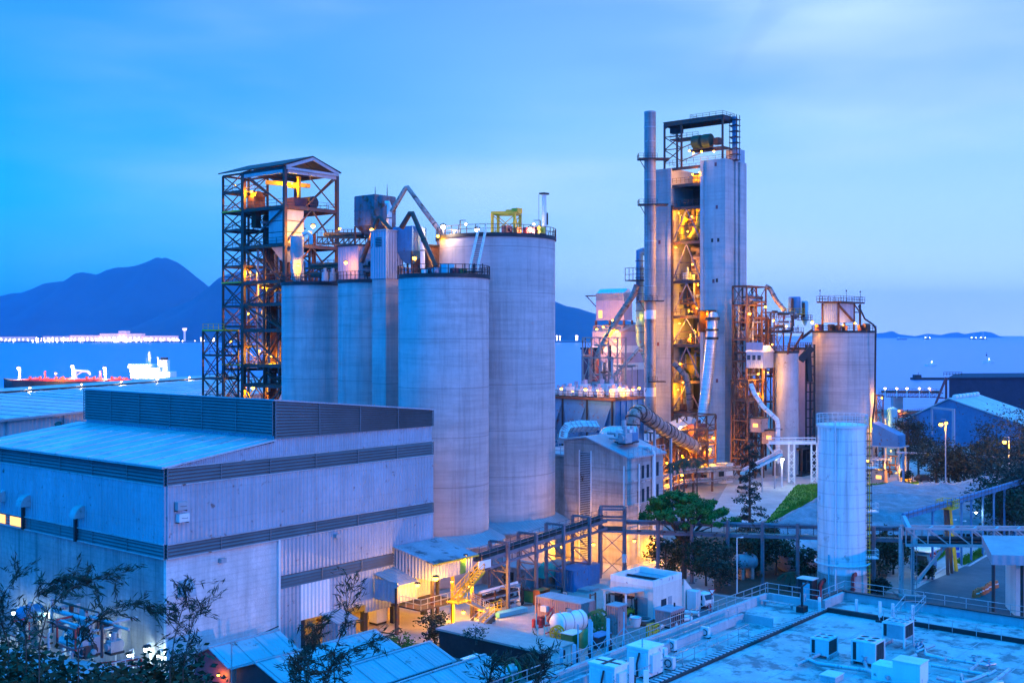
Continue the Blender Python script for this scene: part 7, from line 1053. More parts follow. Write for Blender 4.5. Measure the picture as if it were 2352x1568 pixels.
def crate(name, label, cat, p, sx, sy, sz, mat, ax=A, lid=m_dark, group=None, planks=0):
 bx = V((-ax.y, ax.x, 0)); t = thing(name, label, cat, p, group); MB().cbox(p + ZU * .12, sx, sy, sz - .2, ax, bx).build('body', mat, t); MB().cbox(p + ZU * (sz - .08), sx + .08, sy + .08, .08, ax, bx).build('lid', lid, t); MB().cbox(p - ax * sx * .35, .12, sy, .12, ax, bx).cbox(p + ax * sx * .35, .12, sy, .12, ax, bx).build('skid', m_dark, t)
 if planks: pm = MB(); [pm.cbox(p + ZU * (.14 + (sz - .3) * k / planks), sx + .05, sy + .05, .05, ax, bx) for k in range(planks + 1)]; pm.build('slat', m_wood, t)
 return t
q = g(9, 150, 1000); t = thing('stock_rack', 'long shelf rack of pipes with a yellowish end panel', 'rack', q); L_ = 7.2; e0 = q
for u in (0, 2.4, 4.8, 7.2):
 for v in (0, 1.3): MB().bar(e0 + A * u + B * v, e0 + A * u + B * v + ZU * 2.6, .12).build('post', m_steel, t)
for z in (.3, 1.0, 1.75, 2.5): MB().obox(e0 + ZU * z, A * L_, B * 1.3, ZU * .07).build('shelf', m_grey, t)
MB().obox(e0 - A * .06 + ZU * .1, A * .05, B * 1.3, ZU * 2.4).build('end_panel', m_wood, t); mb = MB(); [mb.tube([e0 + A * .2 + B * (.15 + .16 * k) + ZU * (z + .18), e0 + A * (L_ - rg.uniform(.2, 2)) + B * (.15 + .16 * k) + ZU * (z + .18)], .07, 6) for z in (.3, 1.0, 1.75) for k in range(7)]; mb.build('stored_pipe', m_rust, t); MB().tube([e0 + B * .3 + ZU * 2.75, e0 + A * 6.8 + B * .3 + ZU * 2.75], .16, 10).build('top_pipe', m_pale, t)
for k, (zx, zy, s, lb) in enumerate(((150, 1010, 1.0, 'weathered timber crate at the end of the shelf rack'), (190, 1058, .95, 'pale timber crate nearest the camera by the shelf rack'), (232, 1005, .9, 'timber crate between the rack and the light blue trough'), (228, 1040, .7, 'low timber crate beside the light blue trough'))): crate('timber_crate', lb, 'crate', g(9, zx, zy), s * 1.1, s, s * .85, m_wood, planks=3, group='timber crates by the shelf rack')
a, b_ = g(9, 305, 1018), g(9, 545, 962); dr = (b_ - a).normalized(); t = thing('steel_trough', 'long light blue steel trough lying in the yard', 'trough', a); bx = V((-dr.y, dr.x, 0)); MB().prism([a + ZU * .1, a + bx * .9 + ZU * .1, a + bx * .9 + ZU * .55, a + ZU * .55], b_ - a).build('body', m_lblue, t, smooth=0); MB().obox(a - bx * .06 + ZU * .55, b_ - a, bx * 1.02, ZU * .06).build('rim', m_lblue, t)
rg = random.Random(2); sc = MB()
for k in range(90):
 p = g(9, rg.uniform(255, 470), 935 + rg.uniform(-18, 40) - .1 * rg.uniform(0, 200)); r = rg.uniform(.12, .4); sc.obox(p, V((rg.uniform(-1, 1), rg.uniform(-1, 1), rg.uniform(-.2, .4))) * r * 2, V((rg.uniform(-1, 1), rg.uniform(-1, 1), .1)) * r, V((0, .1, 1)) * r)
o_ = sc.build('debris', m_grey, smooth=0); o_['kind'] = 'stuff'; o_['label'] = 'scattered scrap and sacks on the yard floor before the forklift'
def forklift(label, p, mat, face_, guard):
 f = V(face_).normalized(); s = V((-f.y, f.x, 0)); t = thing('forklift', label, 'forklift', p); O = lambda u, v, z: p + f * u + s * v + ZU * z
 MB().prism([O(-1.3, -.55, .3), O(.6, -.55, .3), O(.6, -.55, .8), O(-.3, -.55, .95), O(-1.0, -.55, 1.15), O(-1.3, -.55, .9)], s * 1.1).build('body', mat, t); MB().prism([O(-1.55, -.5, .35), O(-1.2, -.5, .35), O(-1.2, -.5, 1.15), O(-1.5, -.5, 1.0)], s * 1.0).build('counterweight', mat, t)
 for u in (-.9, .45):
  for v in (-.5, .5): wv = MB().tube([O(u, v - .12, .33), O(u, v + .12, .33)], .33, 16).build('wheel', m_tyre, t); MB().tube([O(u, v - .14, .33), O(u, v + .14, .33)], .16, 12).build('rim', m_pale, wv)
 for u in (-1.1, .55):
  for v in (-.48, .48): MB().bar(O(u, v, .9), O(u * .85, v, 2.15), .08).build('guard_post', guard, t)
 MB().obox(O(-.95, -.52, 2.15), f * 1.5, s * 1.04, ZU * .08).build('overhead_guard', guard, t); MB().obox(O(-.6, -.25, .95), f * .5, s * .5, ZU * .12).obox(O(-.65, -.25, 1.0), f * .12, s * .5, ZU * .5).build('seat', m_tyre, t)
 for v in (-.3, .3): MB().bar(O(.85, v, .1), O(.85, v, 2.1), .12).build('mast', m_dark, t); MB().obox(O(.9, v - .06, .08), f * 1.1, s * .12, ZU * .06).build('fork', m_dark, t)
 MB().bar(O(.85, -.4, .6), O(.85, .4, .6), .1).bar(O(.85, -.4, 1.1), O(.85, .4, 1.1), .1).build('carriage', m_dark, t); MB().tube([O(.15, 0, 1.0), O(.3, 0, 1.35)], .04, 6).build('steering_column', m_dark, t); return t
forklift('white forklift with an open cage beside the shelf rack', g(9, 445, 898), m_white, A * .5 - B * 1, m_white); forklift('yellow forklift parked under the canopy of the cream house', g(9, 1415, 995), m_yel, A * .3 + B * -1.0, m_dark); forklift('second yellow forklift deep under the canopy posts', g(9, 1290, 962), m_yel, B, m_dark)
q = g(9, 615, 880); crate('equipment_crate', 'dark green crate behind the orange shelf unit', 'crate', g(9, 590, 868), 1.8, 1.5, 1.5, m_green)
t = thing('shelf_unit', 'open orange shelf unit in the yard', 'shelf', g(9, 665, 890)); q = g(9, 665, 890); MB().cbox(q, 2.0, 1.0, .1).cbox(q + ZU * .85, 2.0, 1.0, .08).cbox(q + ZU * 1.7, 2.0, 1.0, .1).build('shelf', m_orange, t); MB().obox(q - A * 1 - B * .5, A * .08, B * 1, ZU * 1.75).obox(q + A * .95 - B * .5, A * .08, B * 1, ZU * 1.75).obox(q - A * 1 + B * .45, A * 2, B * .05, ZU * 1.75).build('side_panel', m_orange, t)
for k, (zx, zy, s, mt, lb) in enumerate(((740, 880, .8, m_rust, 'rusty pump lying beside the orange shelf unit'), (840, 850, 1.0, m_dark, 'dark heap of tyres and gear before the blue containers'), (880, 870, .8, m_grey, 'grey valve body before the blue containers'), (770, 880, .6, m_yel, 'yellow marker frame by the orange shelf unit'), (370, 770, 1.2, m_rust, 'rusty frame on the dark shed roof edge'))):
 p = g(9, zx, zy); t = thing('yard_equipment', lb, 'equipment', p); MB().tube([p + ZU * .5 * s - A * .7 * s, p + ZU * .5 * s + A * .7 * s], .45 * s, 12).build('casing', mt, t); MB().cbox(p, 1.6 * s, 1.0 * s, .15).build('base', m_dark, t); MB().tube([p + ZU * .5 * s, p + ZU * 1.3 * s, p + ZU * 1.3 * s + B * .6 * s], .16 * s, 8).build('elbow', mt, t)
def container(label, p, la, lb, h, mat, roof=None, doors=m_dark, name='shipping_container'):
 t = thing(name, label, 'container', p); MB().obox(p, A * la, B * lb, ZU * h).build('wall', mat, t); MB().obox(p - A * .06 - B * .06 + ZU * h, A * (la + .12), B * (lb + .12), ZU * .1).build('roof', roof or mat, t); [MB().bar(p + A * u + B * v, p + A * u + B * v + ZU * h, .16).build('corner_post', mat, t) for u in (0, la) for v in (0, lb)]; return t
m_cpink = M('faded container', (.42, .27, .28), .6, var=.15, streak=.3, rust=.12, corr=(AB, .3, .04)); m_cblue = M('blue container', (.05, .2, .42), .6, var=.2, streak=.3, rust=.1, corr=(AB, .3, .04)); m_cgr = M('grey container', (.25, .27, .3), .6, var=.2, streak=.4, rust=.15, corr=(AB, .3, .04))
q = g(9, 1000, 1100); t = container('faded pinkish site container with a blue stained flat roof', q, 2.6, 6.2, 2.6, m_cpink, m_roofb); MB().obox(q + B * 4.4 - A * .5 + ZU * 1.2, B * .8, A * .5, ZU * .6).build('air_conditioner', m_pale, t); MB().obox(q + B * 1.2 - A * .05 + ZU * 1.1, B * .8, A * .04, ZU * .9).build('window', m_glass, t); MB().obox(q + A * .4 - B * .06, A * .9, B * .05, ZU * 2).build('door', m_cpink, t)
q = g(9, 935, 790); container('blue container nearest the camera in the storage corner', q, 3.4, 2.6, 2.6, m_cblue); q2 = g(9, 1040, 745); container('bright blue container at the end of the storage corner', q2, 3.0, 2.2, 2.5, m_cblue); container('grey green container behind the tarpaulin heap', g(9, 760, 770) + B * 1, 5.6, 2.5, 2.5, m_cgr)
q = g(9, 640, 800) + B * 2; t = thing('storage_lean_to', 'long dark low shed with a flat roof under the belt conveyor', 'shed', q); MB().obox(q, A * 3.5, B * 8.5, ZU * 2.7).build('wall', m_cgr, t); MB().obox(q - A * .3 - B * .3 + ZU * 2.7, A * 4.1, B * 9.1, ZU * .15).build('roof', m_roofb, t); MB().obox(q + B * 2 - A * .04, B * 1.6, A * .05, ZU * 2.1).build('door', m_dark, t)
rg = random.Random(8); c = g(9, 690, 745); c.z = 0; nb = MB(); n_ = 22
for j in range(n_ + 1):
 for i in range(n_ + 1):
  u, v = i / n_ * 2 - 1, j / n_ * 2 - 1; r = max(abs(u), abs(v)); z = 2.9 - 2.4 * max(0, r - .45) + noise.noise((u * 2.4, v * 2.4, 3)) * .45; nb.v.append(c + A * u * 1.9 + B * v * 1.5 + ZU * max(0, z))
for j in range(n_):
 for i in range(n_): a = j * (n_ + 1) + i; nb.f.append((a, a + 1, a + n_ + 2, a + n_ + 1))
solo(nb, 'tarpaulin_cover', m_teal, 'crumpled teal tarpaulin thrown over stored goods', 'tarpaulin', smooth=60)
q = g(9, 1060, 800); mb = MB(); [mb.obox(q + ZU * .12 * k + A * .1 * k, A * 2.4, B * 1.8, ZU * .08) for k in range(3)]; solo(mb, 'plate_stack', m_grey, 'flat stack of steel plates before the blue containers', 'plates')
dp_ = None
for k, (zx, zy) in enumerate(((605, 1088), (632, 1082), (655, 1090), (640, 1068), (680, 1062))):
 p = g(9, zx, zy)
 if dp_ is None: dp_ = thing('oil_drum', 'red steel drum in the cluster beside the pinkish container', 'drum', p, 'red drums in the yard'); MB().lathe((0, 0, 0), [(.01, 0), (.29, 0), (.29, .88), (.27, .9), (.01, .86)], 18).build('shell', m_red, dp_, local=True); MB().lathe((0, 0, 0), [(.29, .28), (.305, .3), (.29, .32)], 18).lathe((0, 0, 0), [(.29, .58), (.305, .6), (.29, .62)], 18).build('hoop', m_red, dp_, local=True)
 else: dup(dp_, p)
q = g(9, 700, 1110); t = thing('pipe_stand', 'red steel stand with slanting bars behind the white horizontal tank', 'rack', q); [MB().bar(q + A * u + B * v, q + A * u + B * v + ZU * 1.6, .1).build('post', m_lblue, t) for u in (0, 2.6) for v in (0, 1.3)]; [MB().bar(q + A * u + ZU * z, q + A * (u + 2.2) + B * .9 + ZU * (z + .4), .1).build('bar', m_red, t) for u, z in ((0, .4), (.3, .9), (0, 1.4), (.4, 1.5))]
q = g(9, 690, 1175); t = thing('pipe_stand', 'low red and blue stand before the white horizontal tank', 'rack', q); [MB().bar(q + A * u + B * v, q + A * u + B * v + ZU * 1.2, .1).build('post', m_lblue, t) for u in (0, 1.6) for v in (0, .9)]; [MB().bar(q + B * v + ZU * z, q + A * 1.6 + B * v + ZU * z, .1).build('bar', m_red, t) for v, z in ((0, .4), (.9, .9), (0, 1.15))]
c = g(9, 900, 1145); htank('horizontal_tank', 'white horizontal tank on saddles in the middle of the yard', c + ZU * 1.35, A * .9 - B * .35 + A * .3, 3.4, 1.05, m_white)
def reel(label, p, ax, r, wd, mat, core=m_grey, spokes=6):
 ax = V(ax).normalized(); s = V((-ax.y, ax.x, 0)); c = p + ZU * r; t = thing('cable_reel', label, 'reel', p)
 for e in (-1, 1):
  f = MB(); cc = c + ax * e * wd / 2; n_ = 28
  for k in range(n_):
   a0, a1 = 2 * PI * k / n_, 2 * PI * (k + 1) / n_; d0, d1 = s * math.cos(a0) + ZU * math.sin(a0), s * math.cos(a1) + ZU * math.sin(a1); f.prism([cc + d0 * r * .8, cc + d1 * r * .8, cc + d1 * r, cc + d0 * r], ax * .1)
  for k in range(spokes): a0 = 2 * PI * k / spokes; d0 = s * math.cos(a0) + ZU * math.sin(a0); f.bar(cc + ax * .05, cc + d0 * r * .85 + ax * .05, .14)
  f.build('flange', mat, t)
 MB().tube([c - ax * wd / 2, c + ax * wd / 2], r * .55, 24).build('wound_cable', core, t); MB().tube([c - ax * (wd / 2 + .12), c + ax * (wd / 2 + .12)], .14, 10).build('hub', m_yel, t); return t
reel('yellow spoked reel before the white horizontal tank', g(9, 800, 1195), A * -1 + B * -.2, .75, .6, m_yel); reel('dark green wire reel behind the pinkish cabinet', g(9, 1155, 1135), V((-.6, -.8, 0)), 1.25, .9, m_green, m_green, 8)
GR = g(9, 400, 1470, 0); GR = V((-.35, 104.6, 0)); reel('big green flanged cable reel with a silver core beside the flat roofed store', GR, V((-.75, -.66, 0)), 1.15, 1.3, m_green, m_galv); reel('large rusty toothed reel behind the big green one', GR + V((2.0, 1.6, 0)), V((-.75, -.66, 0)), 1.2, .5, m_rust, m_rust, 10)
crate('equipment_crate', 'olive green crate at the foot of the white horizontal tank', 'crate', g(9, 930, 1225), 2.0, 1.5, 1.2, m_green, lid=m_pale); crate('steel_bin', 'dark blue steel bin beside the antenna poles', 'bin', g(9, 1165, 1252), 2.4, 1.3, 1.3, m_dark, lid=m_blue)
c = g(9, 1050, 1250); cn_ = MB(); [None]; cn_.lathe(c, [(1.0, 0), (.95, .7), (.7, 1.3), (.3, 1.7), (.01, 1.8)], 16); solo(cn_, 'covered_machine', m_green, 'rounded machine under a green cover beside the olive crate', 'cover')
q = g(9, 1310, 1135); t = thing('switch_cabinet', 'tall pinkish steel cabinet beside the green wire reel', 'cabinet', q); MB().cbox(q, 1.7, 1.5, 3.0).build('body', m_cpink, t); MB().cbox(q + ZU * 3, 1.9, 1.7, .1).build('roof', m_roofb, t); MB().obox(q - A * .87 - B * .6 + ZU * .2, B * 1.2, A * .03, ZU * 2.5).build('door', m_cpink, t)
q = g(9, 1105, 1015); t = thing('lifting_mast', 'rust brown lattice mast behind the green wire reel', 'mast', q); [MB().bar(q + A * u, q + A * u + ZU * 2.9, .14).build('upright', m_rust, t) for u in (-.5, .5)]; mb = MB(); [mb.bar(q - A * .5 + ZU * z, q + A * .5 + ZU * z, .1) for z in (.5, 1.2, 1.9, 2.7)]; mb.build('rung', m_rust, t)
q = g(9, 1470, 1080); t = thing('mixing_pot', 'pale round pot standing before the cream house door', 'pot', q); MB().lathe(q, [(.01, 0), (.5, 0), (.62, .4), (.66, 1.0), (.6, 1.05), (.5, .9), (.01, .9)], 20).build('body', m_pale, t); MB().lathe(q, [(.64, .9), (.72, .95), (.66, 1.05)], 20).build('rim', m_pink, t)
q = g(9, 1550, 1055); t = thing('tyre_ring', 'flat steel gear ring lying by the cream house', 'ring', q); MB().lathe(q, [(.75, 0), (1.25, 0), (1.25, .35), (.75, .35), (.75, 0)], 28).build('ring', m_rust, t); MB().lathe(q + ZU * .36, [(.7, 0), (.9, .05), (.9, .2), (.7, .2)], 28).build('inner_ring', m_grey, t)
q = g(9, 1410, 1075); t = thing('base_plate_ring', 'round plate lying at the foot of the pinkish cabinet', 'plate', q); MB().lathe(q, [(.01, 0), (.8, 0), (.8, .2), (.5, .25), (.01, .25)], 24).build('plate', m_grey, t)
q = g(9, 1765, 1070); t = thing('generator', 'ribbed brown grey generator set by the cream house stairs', 'generator', q); MB().cbox(q + ZU * .2, 2.9, 2.0, 1.6).build('casing', m_cpink, t); MB().cbox(q, 2.7, 1.8, .2).build('base', m_dark, t); lv = MB(); [lv.obox(q - A * 1.3 + A * k * .4 - B * 1.04 + ZU * .3, A * .2, B * .05, ZU * 1.2) for k in range(7)]; lv.build('louvre', m_dark, t); MB().cbox(q + ZU * 1.8, 3.0, 2.1, .1).build('lid', m_pink, t); MB().tube([q + ZU * 1.9 + A, q + ZU * 2.3 + A], .1, 8).build('exhaust', m_dark, t)
q = g(9, 1620, 1170); t = thing('safety_cage', 'small bright yellow open cage on the yard floor', 'cage', q); mb = MB(); mb.rail([q - A * .6 - B * .4, q + A * .6 - B * .4, q + A * .6 + B * .4, q - A * .6 + B * .4], 1.3, .4, .09, True); mb.build('frame', m_yel, t); MB().cbox(q, 1.2, .8, .08).build('base', m_yel, t)
rg = random.Random(14)
for k in range(16):
 p = g(9, 1690 + k * 18 + rg.uniform(-8, 8), 1098 - k * 7 + rg.uniform(-14, 14)); d = V((rg.uniform(-1, 1), rg.uniform(-.6, .6), 0)).normalized(); L_ = rg.uniform(.8, 1.9); r = rg.uniform(.14, .28)
 solo(MB().tube([p - d * L_ / 2 + ZU * r, p + d * L_ / 2 + ZU * r], r, 12).tube([p + d * L_ / 2 + ZU * r, p + d * (L_ / 2 + .06) + ZU * r], r * 1.35, 12), 'scrap_pipe', rg.choice((m_pale, m_rust, m_duct, m_white)), 'short flanged scrap pipe in the row along the office edge', 'pipe', 'scrap pipes along the office edge')
q = g(9, 2015, 905); f = V((.62, -.78, 0)).normalized(); s = V((-f.y, f.x, 0)); O = lambda u, v, z: q + f * u + s * v + ZU * z; t = thing('truck', 'white cab truck parked behind the cream house stairs', 'truck', q); t.scale = (.8,) * 3
MB().prism([O(.3, -.95, .5), O(2.0, -.95, .5), O(2.05, -.95, 1.25), O(1.7, -.95, 2.1), O(.3, -.95, 2.15)], s * 1.9).build('cab', m_white, t); MB().prism([O(2.07, -.8, 1.3), O(2.07, .8, 1.3), O(1.76, .8, 2.0), O(1.76, -.8, 2.0)], f * .03).build('windscreen', m_glass, t); MB().obox(O(.7, -.97, 1.25), f * .8, s * .03, ZU * .65).obox(O(.7, .94, 1.25), f * .8, s * .03, ZU * .65).build('side_window', m_glass, t); MB().obox(O(-3.2, -1, .7), f * 3.4, s * 2, ZU * .12).obox(O(-3.2, -1, .82), f * 3.4, s * .06, ZU * .5).obox(O(-3.2, .94, .82), f * 3.4, s * .06, ZU * .5).build('load_bed', m_blue, t); MB().obox(O(2.02, -.9, .4), f * .12, s * 1.8, ZU * .28).build('bumper', m_grey, t)
for v in (-.7, .55): MB().obox(O(2.06, v, .75), f * .05, s * .25, ZU * .2).build('headlight', m_pale, t)
for u in (1.2, -2.2):
 for v in (-.85, .85): wv = MB().tube([O(u, v - .14, .42), O(u, v + .14, .42)], .42, 16).build('wheel', m_tyre, t); MB().tube([O(u, v - .16, .42), O(u, v + .16, .42)], .2, 12).build('rim', m_grey, wv)
def car(label, p, face_, mat):
 f = V(face_).normalized(); s = V((-f.y, f.x, 0)); t = thing('parked_car', label, 'car', p); O = lambda u, v, z: p + f * u + s * v + ZU * z
 MB().prism([O(-2.1, -.85, .3), O(2.1, -.85, .3), O(2.1, -.85, .7), O(1.2, -.85, .85), O(-2.0, -.85, .9)], s * 1.7).build('body', mat, t); MB().prism([O(-1.7, -.75, .88), O(1.1, -.75, .84), O(.5, -.75, 1.4), O(-1.3, -.75, 1.42)], s * 1.5).build('cabin', m_glass, t); MB().obox(O(-1.2, -.7, 1.42), f * 1.6, s * 1.4, ZU * .04).build('roof', mat, t)
 for u in (-1.3, 1.3):
  for v in (-.75, .75): MB().tube([O(u, v - .12, .32), O(u, v + .12, .32)], .32, 14).build('wheel', m_tyre, t)
 for v in (-.7, .45): MB().obox(O(2.08, v, .55), f * .05, s * .25, ZU * .12).build('headlight', m_pale, t)
car('small pale car parked beside the hopper house plaza', g(12, 725, 640), V((.9, -.4, 0)), m_pale); car('dark car parked on the plaza before the dense trees', g(12, 1180, 650), V((1, .2, 0)), m_dark); car('silver car standing on the pavement by the workshop', g(0, 1712, 1132), V((.5, -.8, 0)), m_galv)
forklift('yellow loader working on the plaza before the round topped tree', g(12, 1035, 660), m_yel, V((1, -.3, 0)), m_dark)
SN = V((3.1, 106, 0)); t = thing('flat_store', 'dark walled flat roofed store at the yard edge', 'building', SN); MB().obox(SN, A * 4, B * 13.5, ZU * 2.4).build('wall', m_dark, t); MB().obox(SN - A * .25 - B * .25 + ZU * 2.4, A * 4.5, B * 14, ZU * .2).build('roof', m_yard, t); MB().obox(SN - B * .04 + A * .02, A * 3.9, B * .03, ZU * 2.3).build('lit_end_wall', m_cream, t)  # pale sheet on the end wall paints the light falling there
q = V((-3.4, 106.5, 0)); crate('winch_case', 'white topped machine case beside the big green reel', 'case', q, 2.2, 1.8, 1.9, m_dark, lid=m_white)
for zx, zy, lb in ((1060, 820, ''),): pass
# blue roofed sheds below
def gshed(label, r0, L, wd, zr, ze, back=0, open_=False):
 r0 = V(r0); r0.z = 0; s0 = r0 - A * back; t = thing('gable_shed', label, 'shed', s0); LL = L + back
 MB().prism([s0 + B * (wd - .3), s0 - B * (wd - .3), s0 - B * (wd - .3) + ZU * (ze + .1), s0 + ZU * (zr - .08), s0 + B * (wd - .3) + ZU * (ze + .1)], A * .2).build('gable_wall', m_maroon if not open_ else m_dark, t, smooth=0) if not open_ else MB().prism([s0 + B * (wd - .3) + ZU * 2.6, s0 - B * (wd - .3) + ZU * 2.6, s0 - B * (wd - .3) + ZU * (ze + .1), s0 + ZU * (zr - .08), s0 + B * (wd - .3) + ZU * (ze + .1)], A * .2).build('gable_wall', m_dark, t, smooth=0)
 for sgn in (1, -1): MB().obox(s0 + B * sgn * (wd - .4) + A * .25, A * (LL - .3), B * .12 * -sgn, ZU * (ze + .05)).build('side_wall', m_cgr, t)
 MB().prism([s0 + A * (LL - .2) + B * (wd - .3), s0 + A * (LL - .2) - B * (wd - .3), s0 + A * (LL - .2) - B * (wd - .3) + ZU * (ze + .1), s0 + A * (LL - .2) + ZU * (zr - .08), s0 + A * (LL - .2) + B * (wd - .3) + ZU * (ze + .1)], A * .15).build('gable_wall', m_dark, t, smooth=0)
 for sgn in (1, -1): MB().prism([s0 - A * .4 + ZU * zr, s0 - A * .4 - B * sgn * wd + ZU * ze, s0 - A * .4 - B * sgn * wd + ZU * (ze + .1), s0 - A * .4 + ZU * (zr + .1)], A * (LL + .6)).build('roof_slope', m_shroof, t)
 mb = MB()
 for k in range(int(LL / 2.2) + 1): p = s0 + A * (k * 2.2); mb.bar(p + ZU * (zr + .14), p - B * wd + ZU * (ze + .14), .08, .05); mb.bar(p + ZU * (zr + .14), p + B * wd + ZU * (ze + .14), .08, .05)
 mb.build('roof_seam', m_shroof, t); MB().bar(s0 - A * .4 + ZU * (zr + .1), s0 + A * (LL + .2) + ZU * (zr + .1), .3, .1).build('ridge_cap', m_grey, t); return t
m_shroof = M('shed roof sheet', (.36, .42, .46), .5, var=.2, scale=.15, streak=0, rust=.04, rscale=.5, corr=(A, .42, .02))
gshed('gabled shed with a reddish gable, closest to the warehouse corner', (-25.7, 97.5, 0), 7.0, 2.8, 5.3, 4.05); gshed('gabled shed with an amber lit open gable', (-20.7, 93, 0), 13.0, 3.2, 5.3, 4.2, 0, True); gshed('third gabled shed from the warehouse, ending by the flat store', (-7.2 - 12.7, 99 - 15.4, 0), 20, 3.0, 5.3, 4.2); gshed('gabled shed nearest the green cable reel', (-2.4 - 12.7, 96 - 15.4, 0), 20, 2.7, 5.0, 3.9)
lamp(V((-20.7, 93, 3.6)) + A * 1.5, 'amber lamp inside the open gable shed', 900); lamp(V((-25.7, 97.5, 3.4)) - A * .5 - B * 1.6, 'small amber lamp on the reddish gable', 120, size=.6)
q = w(7, 1215, 1500, 95); q.z = 0; solo(MB().tube([q, q + ZU * 6.4], .06, 8).bar(q + ZU * 6.4, q + V((.3, 0, 6.5)), .08), 'flag_pole', m_grey, 'thin grey pole before the gabled sheds', 'pole')
q = C0 + A * 3 - B * 2.4; q2 = q + A * 8; t = thing('cable_line', 'sagging cable strung along the foot of the brick wall', 'cable', q + ZU * 3); MB().tube([q.lerp(q2, u) + ZU * (3.2 + .5 * u - .3 * math.sin(PI * u)) for u in (0, .25, .5, .75, 1)], .06, 6).build('cable', m_dark, t); [MB().bar(p, p + ZU * 3.4, .1).build('stay_post', m_grey, t) for p in (q, q2)]
for k, (zx, zy, d, wt, s) in enumerate(((75, 1195, 119, 700, 1.4), (150, 1180, 118, 300, 1.0), (350, 1238, 114, 200, .9), (460, 1290, 110, 600, 1.3), (587, 1310, 107, 250, 1.0), (678, 1418, 104, 150, 1.0), (770, 1385, 104.5, 450, 1.5), (830, 1420, 103.5, 400, .8), (240, 1200, 116, 300, .8))):
 q = w(7, zx, zy, d); lamp(q, f'white floodlight at the block wall foot, {["farthest along the wall, over the valve cluster", "beside the blue drum tank", "on a pale post by the drum tank", "over the pale gate frame", "on the tall post before the pipes", "low bluish one by the red rail", "glaring one nearest the corner", "small one at the corner by the shrubs", "dim one behind the branches"][k]}', wt, 'w', 'white floodlights at the block wall', s)
 p = V((q.x + .3, q.y + .2, 0)); solo(MB().tube([p, V((p.x, p.y, q.z + .5))], .08, 8).bar(V((p.x, p.y, q.z + .5)), q + ZU * .4, .07), 'lamp_post', m_pale, f'post of the white floodlight {["by the valve cluster", "by the blue drum tank", "between drum tank and gate frame", "at the pale gate frame", "before the pipe manifold", "by the red rail", "closest to the warehouse corner but one", "closest to the warehouse corner", "behind the branches"][k]}', 'post', 'floodlight posts at the block wall')
PA = w(7, 300, 1400, 108); PA.z = 0
htank('drum_tank', 'blue drum tank lit white at the block wall foot', w(7, 160, 1205, 116), A, 2.0, .95, m_blue)
q = w(7, 410, 1350, 109); q.z = 0; h = 8; t = thing('pipe_gate', 'pale steel gate frame glowing in white light', 'frame', q); hz_ = w(7, 410, 1300, 109).z; [MB().bar(q + V((dx, 0, 0)), q + V((dx, 0, hz_)), .25).build('post', m_white, t) for dx in (-1.3, 1.3)]; MB().bar(q + V((-1.4, 0, hz_)), q + V((1.4, 0, hz_)), .3).build('beam', m_white, t)
o5 = V((-34, 99, 0)) - A * 1; pb = V((-46, 104, 0)); dk_ = MB()
t = thing('valve_platform', 'pipe laden service platform under white floodlights', 'platform', pb); dv = (V((-32, 97.6, 0)) - pb); MB().obox(pb + ZU * 3.2, dv, V((-4, -5, 0)), ZU * .2).build('deck', m_grey, t); [MB().bar(pb + dv * u + V((-4, -5, 0)) * v, pb + dv * u + V((-4, -5, 0)) * v + ZU * 3.2, .25).build('leg', m_grey, t) for u in (0.02, .5, .98) for v in (0.05, .95)]; MB().rail([pb + ZU * 3.4 + V((-4, -5, 0)), pb + dv + ZU * 3.4 + V((-4, -5, 0)), pb + dv + ZU * 3.4], 1.1, 1.2, .08).build('railing', m_grey, t)
pipework('red and pale pipes of the service platform', (V((-40, 97.5, 0)), 5, 9, 3.2, 6.5), 14, (.06, .13), m_red, 91); pipework('grey pipe manifold at the block wall', (V((-36, 100, 0)), 4, 12, 3, 7), 22, (.08, .25), m_grey, 92)
machinery(lambda i: f'valve set at the block wall, {["by the drum tank", "under the gate frame", "by the red rail", "before the pipe manifold", "nearest the corner", "at the far end", "behind the shrubs"][i]}', (V((-36, 99, 3.4)), 4, 13, 3.4, 0), 7, 93, (m_blue, m_grey, m_steel))
q = w(7, 640, 1470, 100); t = thing('red_rail', 'red handrail slanting across the white lit platform', 'rail', V((q.x, q.y, 0))); a, b_ = w(7, 440, 1470, 101.5), w(7, 740, 1440, 99.5); MB().bar(a, b_, .14).bar(a - ZU * .5, b_ - ZU * .5, .12).build('bar', m_red, t); [MB().bar(V((p.x, p.y, 0)), p, .14).build('post', m_red, t) for p in (a, b_, a.lerp(b_, .5))]; a2, b2 = w(7, 740, 1455, 99.5), w(7, 835, 1490, 98.5); MB().bar(a2, b2, .14).build('end_bar', m_red, t)
# office roof
ZR = 8.0; O0 = V((23.05, 103.2, 0)); O1 = O0 - B * 5.2; O2 = O1 + A * 5; O3 = O2 - B * 46; O4 = O3 - A * 55; O5 = O0 - A * 50
of = thing('office_building', 'flat roofed office block with stained roof and plant', 'building', O5); po = [O0, O5, O5 - B * 5.2, O4, O3, O2, O1]
po = [O0, O5, O5 - B * 51, O3, O2, O1]
MB().prism(po, ZU * (ZR - .02)).build('wall', m_para, of, smooth=0); MB().quad(*[p + ZU * ZR for p in po]).build('roof', m_felt, of, smooth=0)
pa = MB()
for a, b_ in ((O0, O5), (O0, O1), (O1, O2), (O2, O3)):
 d = (b_ - a).normalized(); n_ = V((-d.y, d.x, 0)); c = (O2 - B * 10 - A * 20); n_ = n_ if (c - a).dot(n_) > 0 else -n_; pa.obox(a + ZU * ZR + d * .3, (b_ - a) - d * .3, n_ * .3, ZU * .75)
